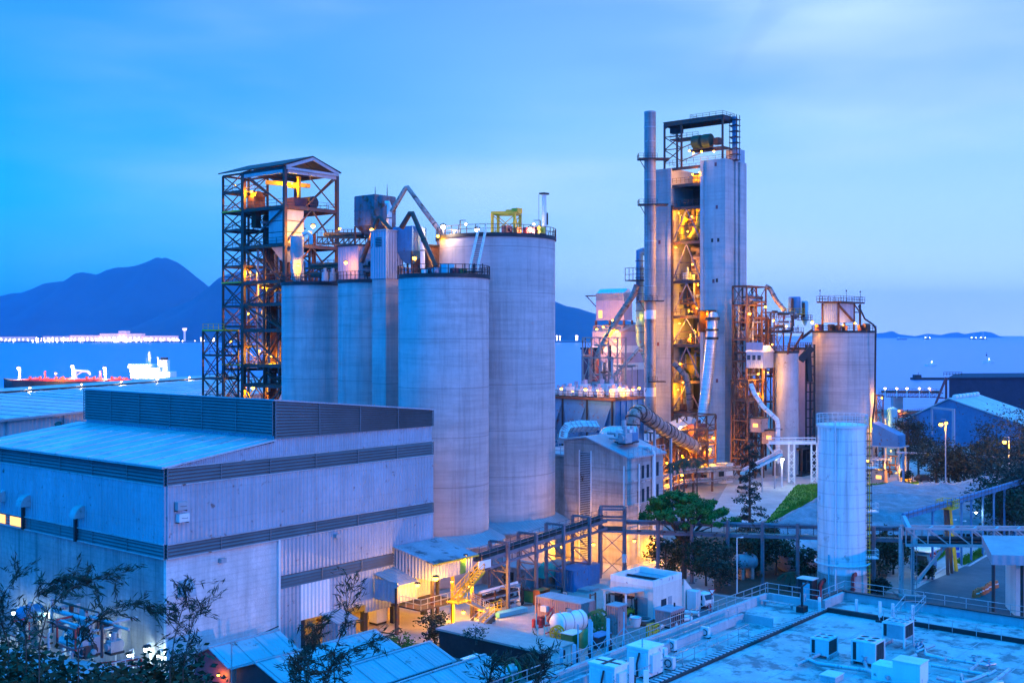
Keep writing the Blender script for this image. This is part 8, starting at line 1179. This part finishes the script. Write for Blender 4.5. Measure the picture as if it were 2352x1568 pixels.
pa.build('parapet', m_para, of); MB().obox(O2 + ZU * (ZR + .76) - B * .1, B * -45, A * -.5, ZU * .08).obox(O1 + ZU * (ZR + .76), A * 5, B * .4, ZU * .08).build('parapet_coping', m_tar, of)
sm = MB(); [sm.obox(O1 - B * (1.6 + 4.2 * k) - A * .8 + ZU * (ZR + .004), A * -44, B * -.07, ZU * .012) for k in range(10)]; sm.build('membrane_seam', m_para, of)
k1 = O1 - A * .3; MB().obox(k1 + ZU * (ZR + .004), A * -46, B * -.9, ZU * .18).build('gutter_channel', m_tar, of); gs = MB(); [gs.obox(k1 - A * (.3 + k * .55) - B * .15 + ZU * (ZR + .2), A * -.28, B * -.6, ZU * .06) for k in range(80)]; gs.build('gutter_slat', m_para, of)
MB().obox(k1 + ZU * (ZR + .004) - B * .9, B * -44, A * -.35, ZU * .38).build('roof_curb', m_tar, of)
MB().obox(O0 - A * 8 - B * 1.9 + ZU * ZR, A * -34, B * -.25, ZU * .7).obox(O0 - A * 8 - B * 1.9 + ZU * ZR, B * -2.8, A * -.25, ZU * .7).build('inner_upstand', m_para, of)
def rrail(label, pts, h=1.05, sp=1.4):
 o = solo(MB().rail([p + ZU * ZR for p in pts], h, sp, .045), 'guard_rail', m_galv, label, 'railing'); return o
i_ = .15
rrail('guard rail along the yard side of the office roof', [O5 - B * i_ + ZU * .75, O0 - B * i_ + ZU * .75], .9, 1.5); rrail('short guard rail at the road corner of the office roof', [O0 - A * i_ + ZU * .75, O1 - A * i_ + ZU * .75], .9); rrail('guard rail of the stepped road bay on the office roof', [O1 - B * i_ + ZU * .8, O2 - A * i_ - B * i_ + ZU * .8, O2 - B * 45 - A * i_ + ZU * .8], .9, 1.8)
rrail('thin guard rail beside the slatted roof gutter', [k1 + B * .5 - A * 12, k1 + B * .5 - A * 44], 1.0, 1.7); rrail('guard rail of the sunken strip on the office roof', [O0 - A * 8 - B * 2.2 + ZU * .7, O0 - A * 40 - B * 2.2 + ZU * .7], .8, 1.5); rrail('guard rail along the black curb of the office roof', [k1 - B * 6 - A * .6, k1 - B * 40 - A * .6], 1.0, 1.9)
rrail('small railed step bridge over the curb', [k1 - B * 7 - A * 1.2 + ZU * .3, k1 - B * 7 + A * 1.6 + ZU * 1, k1 - B * 8.4 + A * 2.6 + ZU * 1, k1 - B * 8.4 - A * 1.2 + ZU * .3], 1.0, .9)
rg = random.Random(6)
def chiller(label, zx, zy, sx, sy, h, mat, legs=0, fans=4, tilt=False):
 p = g(10, zx, zy, ZR); t = thing('rooftop_chiller', label, 'air conditioner', p, 'chillers on the office roof'); z0 = .25 + legs; o = p
 MB().obox(o + ZU * z0, A * sx, B * sy, ZU * (h - z0)).build('casing', mat, t); fr = MB(); [fr.obox(o - A * .04 - B * .04 + A * u * (sx - .04) + B * v * (sy - .04), A * .12, B * .12, ZU * (h + .02)) for u in (0, 1) for v in (0, 1)]; fr.obox(o - A * .03 - B * .03 + ZU * (h - .1), A * (sx + .06), B * .05, ZU * .11).obox(o - A * .03 + B * (sy - .02) + ZU * (h - .1), A * (sx + .06), B * .05, ZU * .11).obox(o - A * .03 - B * .03 + ZU * (h - .1), A * .05, B * (sy + .06), ZU * .11); fr.build('frame', m_pale, t)
 gr = MB(); [gr.obox(o + A * (.14 + k * (sx - .28) / 4) - B * .03 + ZU * (z0 + .12), A * (sx - .28) / 4 * .86, B * .03, ZU * (h - z0 - .24)) for k in range(4)]; gr.build('coil_grille', m_tar, t); MB().obox(o - A * .03 + B * (sy - .32) + ZU * (z0 + .12), A * .03, B * .26, ZU * (h - z0 - .24)).build('side_grille', m_tar, t)
 for k in range(fans): u = (.27 + .46 * (k % 2)) * sx; v = (.27 + .46 * (k // 2)) / max(1, fans / 4) * sy; r = min(sx, sy * 4 / max(4, fans)) * .19; c = o + A * u + B * v + ZU * h; f = MB().lathe(c, [(r * 1.15, 0), (r * 1.12, .09), (r, .09), (r, .02)], 20).build('fan_ring', m_pale, t); MB().lathe(c, [(.01, .03), (r, .03)], 20).build('fan_grille', m_tar, f)
 MB().obox(o - A * .1 - B * .1 + ZU * .02, A * (sx + .2), B * .14, ZU * .2).obox(o - A * .1 + B * (sy - .05) + ZU * .02, A * (sx + .2), B * .14, ZU * .2).build('skid', m_grey, t); return t
chiller('white chiller with four round top fans, nearest the slatted gutter', 872, 1405, 1.7, 1.35, 1.45, m_pale); chiller('pale chiller with tilted oval fans in the middle of the three', 1205, 1462, 1.75, 1.75, 1.75, m_pale); chiller('grey blue chiller on tall legs, farthest of the three', 1410, 1340, 1.9, 1.7, 1.95, m_grey, .55, 6)
def rpipe(label, pts, r=.12): return duct('roof_pipe', label, [g(10, x, y, ZR + .35) for x, y in pts], r, m_galv, 1.6, 10)
for lb, pts, r in (('fat pipe along the front of the chillers', [(720, 1395), (800, 1430), (1250, 1490), (1300, 1530)], .16), ('pipe from the middle chiller to the pipe bundle', [(1130, 1420), (1150, 1480), (1200, 1500)], .14), ('slanting pipe tray from the white chiller', [(650, 1440), (830, 1355)], .13), ('tray pipe between middle and far chiller', [(1250, 1485), (1490, 1370)], .15), ('pipe bend behind the far chiller', [(1500, 1330), (1550, 1300), (1560, 1360), (1700, 1400)], .13), ('long pipe across the roof to the pipe knot', [(1560, 1370), (1980, 1440), (2050, 1430)], .12), ('second long pipe beside the roof pipe knot', [(1600, 1440), (2000, 1510), (2050, 1480)], .12), ('rising pipe of the roof pipe knot', [(1870, 1480), (1960, 1405), (2050, 1420)], .12), ('looped pipe of the roof pipe knot', [(1810, 1510), (1820, 1560), (1900, 1540), (2000, 1500)], .14), ('lowest pipe towards the roof edge', [(1640, 1530), (1900, 1590), (2100, 1560)], .14), ('pipe climbing toward the roof corner', [(1980, 1600), (2150, 1470)], .13), ('short pipe stub by the far chiller', [(1490, 1350), (1620, 1300)], .12), ('thin pipe past the low hatch', [(1740, 1305), (1900, 1330)], .05)): rpipe(lb, pts, r)
for k, (zx, zy) in enumerate(((1500, 1345), (1530, 1330), (1900, 1450), (2000, 1470), (1130, 1450))): p = g(10, zx, zy, ZR); t = thing('pipe_valve', ['valve behind the far chiller', 'second valve behind the far chiller', 'valve in the roof pipe knot', 'valve on the long roof pipes', 'valve before the middle chiller'][k], 'valve', p); MB().tube([p, p + ZU * .7], .09, 8).build('stem', m_galv, t); MB().lathe(p + ZU * .7, [(.2, 0), (.24, .04), (.2, .08)], 14).build('hand_wheel', m_grey, t); MB().ball(p + ZU * .35, .17, 10).build('body', m_blue, t)
p = w(10, 1560, 1560, 76); p.z = ZR; q = g(10, 1500, 1620, ZR); t = thing('stair_bulkhead', 'stepped white plaster stair bulkhead on the office roof', 'bulkhead', q); o = w(10, 1520, 1500, 77.5); o.z = ZR; zt = zof(P(10, 0, 1455)[1], 77.5) ; MB().prism([o + ZU * 0, o + B * 3.4, o + B * 3.4 + ZU * (zt - ZR - .4), o + B * 1.9 + ZU * (zt - ZR - .4), o + B * 1.9 + ZU * (zt - ZR + .1), o + ZU * (zt - ZR + .1)], A * 1.6).build('wall', m_white, t, smooth=0); MB().obox(o - A * .05 - B * .05 + ZU * (zt - ZR + .1), A * 1.7, B * 2, ZU * .08).build('coping', m_pale, t)
def pack(label, zx, zy, s=1): # small wall air conditioners standing on the roof
 p = g(9, zx, zy, ZR); t = thing('condenser_unit', label, 'air conditioner', p, 'condensers along the sunken strip'); MB().obox(p + ZU * .12, A * .45 * s, B * .85 * s, ZU * .95 * s).build('case', m_pale, t); MB().lathe(p, [(0.01, 0), (.01, 0)], 4); c = p - A * .01 + B * .42 * s + ZU * .6 * s
 f = MB(); n_ = 18; [f.prism([c + (B * math.cos(a) + ZU * math.sin(a)) * .25 * s, c + (B * math.cos(b2) + ZU * math.sin(b2)) * .25 * s, c + (B * math.cos(b2) + ZU * math.sin(b2)) * .33 * s, c + (B * math.cos(a) + ZU * math.sin(a)) * .33 * s], A * -.03) for a, b2 in [(2 * PI * k / n_, 2 * PI * (k + 1) / n_) for k in range(n_)]]; f.build('fan_ring', m_tar, t); MB().obox(p + A * .05, A * .35, B * .1, ZU * .12).obox(p + A * .05 + B * .7 * s, A * .35, B * .1, ZU * .12).build('foot', m_dark, t)
pack('condenser unit closest to the roof corner', 2095, 1190, .8); pack('condenser unit in the middle of the sunken strip', 1805, 1305, .8); pack('condenser unit by the telecom cabinets', 1720, 1400, 1.0); pack('low condenser beside the white cabinet door', 1790, 1470, .9)
q = g(10, 900, 1545, ZR); t = thing('roof_hatch', 'low pale roof hatch before the chillers', 'hatch', q); MB().cbox(q, 1.4, 1.1, .4).build('kerb', m_para, t); MB().cbox(q + ZU * .4, 1.5, 1.2, .07).build('lid', m_pale, t)
q = g(10, 520, 1035, ZR); t = thing('roof_bench', 'thin slatted bench frame near the roof corner', 'bench', q); MB().cbox(q + ZU * .4, .5, 3.0, .06).build('top', m_grey, t); [MB().cbox(q + B * v, .4, .08, .4).build('leg', m_grey, t) for v in (-1.3, 1.3)]
q = g(10, 690, 1065, ZR); t = thing('hoist_davit', 'small dark davit hoist at the parapet step', 'hoist', q); MB().bar(q, q + ZU * 2.2, .16).bar(q + ZU * 2.2, q + A * 1.2 + ZU * 2.4, .12).build('arm', m_dark, t); MB().cbox(q, .9, .7, .5).build('base', m_dark, t); MB().cbox(q + ZU * .9 + A * .2, .4, .4, .6).build('winch', m_grey, t)
for k, (zx, zy, zt) in enumerate(((810, 1075, 960), (1070, 1085, 975), (1235, 1135, 990), (1325, 1140, 1005), (1465, 1130, 1015))):
 p = g(10, zx, zy, ZR); h = zof(P(10, 0, zt)[1], p.y) - ZR; t = thing('antenna_post', ['antenna post at the parapet step by the white tank', 'antenna post on the road strip, next to the white tank', 'antenna post before the step bridge', 'antenna post at the step bridge', 'antenna post closest to the far chiller'][k], 'antenna', p, 'antenna posts on the road strip'); MB().tube([p, p + ZU * h], .05, 8).build('pole', m_galv, t); MB().cbox(p + ZU * (h - 1.3) - V((.0, .12, 0)), .16, .24, 1.3, V((0, 1, 0)), V((1, 0, 0))).build('panel', m_pale, t); MB().cbox(p, .5, .5, .12).build('foot', m_dark, t)
def cabinet(label, p, la, lb, h, cross=False, tall=False):
 t = thing('telecom_cabinet', label, 'cabinet', p); MB().obox(p + ZU * .1, A * la, B * lb, ZU * (h - .1)).build('body', m_white, t); MB().prism([p - A * .08 - B * .08 + ZU * h, p + A * (la + .08) - B * .08 + ZU * h, p + A * (la + .08) + B * (lb + .08) + ZU * h, p - A * .08 + B * (lb + .08) + ZU * h], ZU * .16).build('roof_cap', m_white, t)
 if cross: MB().obox(p + A * la * .42 + ZU * (h + .163), A * .28, B * lb, ZU * .01).obox(p + B * lb * .42 + ZU * (h + .175), A * la, B * .28, ZU * .01).build('roof_strap', m_tar, t)
 MB().obox(p - A * .03 + B * .12 + ZU * .25, B * lb * .4, A * .03, ZU * (h - .5)).obox(p - A * .03 + B * lb * .55 + ZU * .25, B * lb * .38, A * .03, ZU * (h - .5)).build('door', m_pale, t); MB().obox(p - B * .25 + A * .2 + ZU * .4, A * la * .55, B * .25, ZU * (h - .7)).build('side_box', m_pale, t); MB().tube([p - A * .06 + B * lb * .5 + ZU * .1, p - A * .25 + B * lb * .45 + ZU * h * .5, p - A * .06 + B * lb * .4 + ZU * (h - .2)], .07, 8).build('cable', m_tar, t)
 MB().obox(p - A * .05, A * (la + .1), B * (lb + .1), ZU * .1).build('plinth', m_dark, t); return t
d1 = 75; c1 = w(9, 1290, 1568, 74.2); c1.z = ZR - .0; cabinet('white telecom cabinet with a dark cross strapped over its roof', V((c1.x, c1.y, 0)) + ZU * ZR, 1.5, 2.0, 2.25, True); c2_ = w(9, 1580, 1500, 79.5); cabinet('taller white telecom cabinet with a rounded roof cap', V((c2_.x, c2_.y, ZR)), 1.9, 1.75, 1.95)
for k, (zx, zb, zt, d, pn) in enumerate(((835, 1500, 1262, 83, 1), (945, 1530, 1232, 82, 1), (978, 1470, 1065, 83, 0), (1078, 1330, 1018, 87, 1), (1100, 1420, 1040, 84, 0), (1235, 1370, 1010, 85, 1), (1372, 1300, 958, 88, 0), (1340, 1480, 1380, 76, 2), (1435, 1490, 1340, 76.5, 2), (1560, 1560, 1450, 74.5, 2), (1530, 1400, 1180, 80, 0), (1055, 1420, 1335, 83, 1))):
 p = w(9, zx, zb, d); p.z = ZR; zt_ = zof(P(9, 0, zt)[1], d); t = thing('antenna_mast', ['antenna mast closest to the cable reel', 'antenna mast with a wide panel, second from the reel', 'tall thin mast by the olive crate', 'antenna mast with panel behind the tall thin mast', 'stayed thin mast before the green wire reel', 'antenna mast on a tripod at the pinkish cabinet', 'tallest stayed mast before the cream house', 'white panel antenna at the crossed cabinet', 'white panel antenna between the two cabinets', 'white panel antenna before the taller cabinet', 'thin whip mast on the taller cabinet corner', 'short panel mast behind the crossed cabinet'][k], 'antenna', p, 'antenna masts at the near roof edge'); MB().tube([p, V((p.x, p.y, zt_))], .055, 8).build('pole', m_lblue if pn != 2 else m_galv, t)
 if pn: h = min(1.9, zt_ - ZR); MB().cbox(V((p.x, p.y - .14, zt_ - h)), .14, .26 if pn == 1 else .34, h, V((0, 1, 0)), V((1, 0, 0))).build('panel', m_lblue if pn == 1 else m_white, t); MB().cbox(V((p.x + .18, p.y - .05, ZR + .5)), .2, .22, .6, V((0, 1, 0)), V((1, 0, 0))).build('junction_box', m_dark, t)
 if k in (4, 5, 6): s_ = MB(); [s_.bar(V((p.x, p.y, ZR + (zt_ - ZR) * .55)), p + V((1.3 * math.cos(a), 1.3 * math.sin(a), 0)), .05) for a in (.3, 2.4, 4.5)]; s_.build('stay', m_lblue, t); MB().cbox(p, .5, .5, .08).build('foot', m_dark, t)
# trees and shrubs
def umbrella(base, hgt, rx, ry, seed):
 rg = random.Random(seed); base = V(base); t = thing('umbrella_tree', 'broad bright green umbrella tree behind the pipe bridge', 'tree', base); mb = MB(); cl = []
 for k in range(105):
  a = rg.uniform(0, 2 * PI); q = math.sqrt(rg.random()); x, y = rx * q * math.cos(a), ry * q * math.sin(a); z = hgt * (.66 + .32 * math.sqrt(max(0, 1 - q * q * .96))) - rg.uniform(0, 1.3) + rg.gauss(0, .25); f_ = 1 + rg.gauss(0, .1); cl.append((base + V((x * f_, y * f_, z)), rg.uniform(.45, 1.1)))
 for c, r in cl:
  for i in range(int(70 + 140 * r)):
   d = V((rg.gauss(0, 1), rg.gauss(0, 1), rg.gauss(0, 1))).normalized(); p = c + V((d.x * r, d.y * r, d.z * r * .62)) * rg.uniform(.55, 1.05); u = V((rg.gauss(0, 1), rg.gauss(0, 1), rg.gauss(0, .5))).normalized(); x = u.cross(d + V((0, 0, .4))).normalized(); s = rg.uniform(.11, .21); b_ = len(mb.v); mb.v += [p - u * s, p + x * s * .6, p + u * s, p - x * s * .6]; mb.f.append((b_, b_ + 1, b_ + 2, b_ + 3))
 tr = MB(); fk = base + V((.1, 0, hgt * .42)); tr.tube([base - ZU * .1, base + V((.1, 0, hgt * .2)), fk], [.42, .34, .26], 10)
 for c, r in cl[::3]: tr.tube([fk, fk.lerp(c, .5) + ZU * .4, c], [.17, .09, .03], 6)
 tr.build('trunk', m_bark, t); mb.build('crown', m_leaf, t, smooth=0)
ub = g(0, 1588, 1318); umbrella(V((22.6, 146 + 4, 0)), 11.3, 5.6, 5.0, 5)
def conifer(name, label, base, hgt, rad, seed, mat=m_leafc, n=34):
 rg = random.Random(seed); base = V(base); t = thing(name, label, 'tree', base); tr = MB(); top = base + ZU * hgt; tr.tube([base - ZU * .2, base.lerp(top, .5), top], [.28, .16, .03], 8); mb = MB()
 for k in range(n):
  u = .12 + .86 * k / n; z = hgt * u; L = rad * (1.05 - u) * rg.uniform(.7, 1.25) + .35; a = rg.uniform(0, 2 * PI); d = V((math.cos(a), math.sin(a), 0)); p0 = base + ZU * z; p1 = p0 + d * L + ZU * (L * rg.uniform(-.15, .12)); tr.tube([p0, p0.lerp(p1, .5) + ZU * .12 * L, p1], [.06, .04, .015], 5)
  for i in range(int(26 + L * 30)):
   f = rg.uniform(.2, 1.08); p = p0.lerp(p1, f) + ZU * .12 * L * (1 - abs(2 * f - 1)) + V((rg.gauss(0, 1), rg.gauss(0, 1), rg.gauss(-.3, .8))) * .14 * (1 + L * .22); u_ = V((d.x * .5 + rg.gauss(0, .6), d.y * .5 + rg.gauss(0, .6), rg.gauss(-.25, .5))).normalized(); x = u_.cross(V((rg.gauss(0, 1), rg.gauss(0, 1), 1))).normalized(); s = rg.uniform(.14, .3); b_ = len(mb.v); mb.v += [p - u_ * s, p + x * s * .3, p + u_ * s, p - x * s * .3]; mb.f.append((b_, b_ + 1, b_ + 2, b_ + 3))
 tr.build('trunk', m_bark, t); mb.build('crown', mat, t, smooth=0); return t
cb = at(1722, 163); conifer('conifer_tree', 'dark drooping conifer standing before the pink lit pavement', cb, zof(1010, 163), 3.3, 4, n=44)
conifer('conifer_tree', 'small tiered conifer between the white tank and the truss bridge', at(2037, 158), zof(1205, 158), 1.4, 7, m_leafd, 20)
pl_ = [(2150, 1100, 8.6, 3.4, 236, 'dense dark tree before the shed portal, with a round bushy crown'), (2085, 1090, 12.2, 2.2, 258, 'dark plumy tree beside the grey hopper house'), (2110, 1095, 10.5, 2.4, 262, 'feathery dark tree at the low quay conveyor'), (2215, 1105, 7.6, 2.8, 235, 'dark casuarina beside the amber street lamp'), (2180, 1105, 6.6, 2.4, 238, 'shorter dark tree filling the gap before the blue shed'), (2250, 1095, 7.4, 2.6, 240, 'smaller casuarina under the amber street lamp'), (2340, 1110, 15.5, 5.2, 232, 'tall loose casuarina rising over the pale shed roof'), (2290, 1100, 11.2, 3.6, 246, 'casuarina with amber lit tips between lamp and shed roof'), (2335, 1250, 11.5, 4.8, 182, 'big dark tree at the end of the long conveyor'), (2300, 1255, 7.6, 3.6, 176, 'dark bushy tree over the lawn beside the conveyor posts'), (2370, 1180, 12.5, 4.6, 200, 'dark casuarina at the frame edge above the conveyor'), (2320, 1210, 6.5, 3.0, 190, 'low dark tree beside the conveyor end')]
for k, (px, _, h, r, d, lb) in enumerate(pl_): tree('casuarina_tree' if k != 9 else 'broadleaf_tree', lb, 'tree', at(px, d), h * (1.28 if d > 210 and h < 12.3 else 1.12), r * 1.25, m_leafc if k != 9 else m_leafd, int(1000 + 520 * r), .34, int(26 + r * 5), .35, .34, .2, None, 100 + k, .15, .3, .4)
tree('round_tree', 'tiny round topped tree on the plaza by the hopper house', 'tree', at(2087, 240), 3.6, 1.5, m_leafd, 700, .18, 18, 0, .5, .1, None, 130, .5)
sh = [(1530, 1322, 5.6, 2.3, 0, 'dark shrub beside the umbrella tree trunk, mill house side'), (1622, 1345, 6.4, 2.6, 0, 'dense dark tree beside the umbrella tree trunk'), (1655, 1356, 5.8, 2.4, 1, 'olive green shrub at the garden kerb'), (1735, 1322, 5.6, 2.2, 0, 'amber lit shrub under the dark conifer'), (1782, 1320, 5.8, 2.4, 0, 'dark tree by the small grey tank'), (1812, 1310, 4.4, 1.6, 0, 'upright dark shrub before the large grey tank'), (1850, 1330, 4.0, 1.7, 0, 'dark shrub between grey tank and white tank'), (2020, 1320, 5.2, 2.6, 0, 'dark round tree behind the white tank ladder'), (2052, 1318, 5.6, 2.4, 0, 'dark round tree beside the truss bridge legs'), (2018, 1362, 1.9, 1.2, 1, 'low green bush at the white tank plinth'), (2122, 1330, 2.4, 1.1, 0, 'low bush at the foot of the slanting bridge struts'), (1700, 1300, 4.8, 2.2, 0, 'dark tree behind the thin lamp pole'), (1580, 1300, 4.6, 2.2, 0, 'dark shrub just behind the umbrella tree trunk'), (1765, 1292, 6.2, 2.0, 0, 'tall leafy plant behind the pipe bridge post')]
for k, (px, py, h, r, gm, lb) in enumerate(sh): tree('garden_shrub' if h < 5 else 'garden_tree', lb, 'shrub' if h < 5 else 'tree', g(0, px, py), h, r, m_leafw if gm else m_leafd, int(700 + 420 * r), .2, 26, 0, .55, .12, None, 200 + k, .12, .4, .4)
def palm(label, base, h, seed, L=1.6):
 rg = random.Random(seed); base = V(base); t = thing('palm_plant', label, 'palm', base); MB().tube([base, base + V((.1, 0, h * .6)), base + ZU * h], [.14, .1, .08], 8).build('trunk', m_bark, t); mb = MB(); top = base + ZU * h
 for k in range(16):
  a = k * 2.4 + rg.uniform(-.2, .2); d = V((math.cos(a), math.sin(a), 0)); e = rg.uniform(.1, .9); pts = [top + d * (L * u) + ZU * (L * (e * u - (.5 + e) * u * u)) for u in (0, .25, .5, .75, 1)]; x = V((-d.y, d.x, 0))
  for p, q in zip(pts, pts[1:]):
   for j in range(6): c = p.lerp(q, j / 6); [mb.quad(c, c + (q - p) * .16, c + x * s * .38 * L * .5 + (q - p) * .5 - ZU * .1) for s in (-1, 1)]
 mb.build('frond', m_leafd, t, smooth=0)
palm('small palm at the garden kerb before the grey tank', g(10, 600, 905), 2.0, 1); palm('palm behind the umbrella tree, mill house side', at(1545, 190), 10.5, 2, 2.4); palm('palm behind the umbrella tree, workshop side', at(1600, 196), 10.6, 3, 2.4); palm('palm at the back edge of the umbrella tree', at(1570, 192), 11.0, 4, 2.2)
tree('garden_shrub', 'dark shrub between the yard slab and the loading shed', 'shrub', g(8, 1260, 1290), 3.0, 1.6, m_leafw, 1300, .16, 24, 0, .5, .1, None, 231, .05, .4, .45); tree('garden_shrub', 'low green shrub at the ridge end of the second gabled shed', 'shrub', g(8, 1010, 1330), 1.6, 1.3, m_leaf, 700, .14, 18, 0, .5, .08, None, 232, .05, .4, .45); tree('garden_shrub', 'straggly plant on the flat store edge', 'shrub', V((-3.5, 109, 2.6)), 2.0, 1.0, m_leafw, 260, .14, 14, 0, .4, .05, None, 233, .1, .4, .5)
def hillz(x, y): return max(-1, 29 - .47 * max(0, y) - .004 * max(0, y) ** 1.5) - (3 if x > -8 else 0) - max(0, x) * .5
def bush(label, px, py, d, r, n, seed, sz=.15, mat=m_leafd):
 top = w(0, px, py, d); b0 = V((top.x, top.y, hillz(top.x, top.y) - .4)); tree('slope_tree', label, 'tree', b0, top.z - b0.z, r, mat, n, sz, 46, 0, .5, .14, None, seed, max(.05, 1 - 2.6 * r / (top.z - b0.z)), .3, .36)
for a_ in ((40, 1500, 40, 3.2, 6500, 301, 'dense dark treetop in the bottom corner below the floodlights'), (150, 1520, 38, 2.4, 4800, 302, 'dark treetop beside the service platform'), (300, 1535, 40, 2.2, 4200, 303, 'dark rounded treetop before the red rail'), (400, 1500, 42, 1.7, 2600, 304, 'treetop at the warehouse corner foot'), (-60, 1440, 44, 2.4, 3000, 305, 'treetop at the frame edge beside the valve cluster'), (225, 1560, 36, 1.6, 2200, 306, 'lowest dark treetop between the two larger ones')): bush(a_[6], *a_[:6])
def wisp(label, pts_px, d, seed, n=260, thick=.022):       # long feathery branches
 rg = random.Random(seed); pts = [w(0, x, y, d) for x, y in pts_px]; b0 = pts[0].copy(); b0.z = hillz(b0.x, b0.y) - .2; t = thing('feathery_branch', label, 'branch', b0); tr = MB().tube([b0] + pts, [thick * 2] + [thick * (1 - .8 * i / len(pts)) for i in range(len(pts))], 6); mb = MB()
 for s in range(34):
  i = rg.randrange(max(1, len(pts) - 1)); f = rg.random(); p = pts[i].lerp(pts[i + 1], f); dr = (pts[i + 1] - pts[i]).normalized(); d2 = (dr + V((rg.gauss(0, .8), rg.gauss(0, .6), rg.gauss(-.1, .5)))).normalized(); L = rg.uniform(.4, 1.1); e = p + d2 * L - ZU * .1 * L; tr.tube([p, e], [thick * .35, .004], 4)
  for k in range(n // 24):
   c = p.lerp(e, rg.uniform(.15, 1.05)) + V((rg.gauss(0, .05), rg.gauss(0, .05), rg.gauss(0, .05))); u = (d2 + V((rg.gauss(0, .5), rg.gauss(0, .5), rg.gauss(-.2, .4)))).normalized(); x = u.cross(V((rg.gauss(0, 1), rg.gauss(0, 1), 1))).normalized(); z = rg.uniform(.1, .2); b_ = len(mb.v); mb.v += [c - u * z, c + x * z * .13, c + u * z, c - x * z * .13]; mb.f.append((b_, b_ + 1, b_ + 2, b_ + 3))
 tr.build('stem', m_bark, t); mb.build('leaves', m_leafw, t, smooth=0)
for k, (pts, lb, n) in enumerate((([(90, 1480), (110, 1400), (160, 1350), (230, 1325), (290, 1312)], 'long feathery branch reaching across the dark block wall', 620), ([(60, 1490), (55, 1430), (80, 1370), (130, 1330), (190, 1320)], 'feathery branch arching over the valve cluster', 620), ([(20, 1480), (0, 1420), (10, 1360), (40, 1320)], 'feathery branch at the frame edge over the valve cluster', 520), ([(180, 1490), (200, 1440), (250, 1400), (310, 1385), (370, 1400)], 'feathery branch drooping toward the warehouse corner', 620), ([(390, 1540), (400, 1470), (415, 1410), (430, 1370), (448, 1338)], 'thin feathery shoot standing before the brick wall', 420), ([(420, 1540), (430, 1480), (445, 1420), (465, 1390)], 'shorter feathery shoot before the brick wall', 420), ([(700, 1600), (705, 1540), (715, 1480), (735, 1430)], 'feathery shoot before the second gabled shed, lit from below', 700), ([(735, 1600), (760, 1530), (790, 1500), (830, 1480), (868, 1470)], 'feathery shoot bending over the gabled roofs', 560), ([(770, 1600), (766, 1500), (790, 1440), (800, 1390), (815, 1330)], 'tall thin shoot rising before the open bay', 420), ([(1110, 1620), (1120, 1570), (1130, 1540), (1140, 1520)], 'feathery shoot tip before the last gabled shed', 420), ([(1225, 1620), (1232, 1570), (1245, 1530), (1250, 1500)], 'feathery shoot tip before the green cable reel', 420), ([(660, 1600), (680, 1550), (690, 1510), (700, 1480)], 'bushy shoot at the valley of the gabled roofs', 640))):
 wisp(lb, pts, 36 + (k % 3) * 2, 400 + k, int(n * .8))
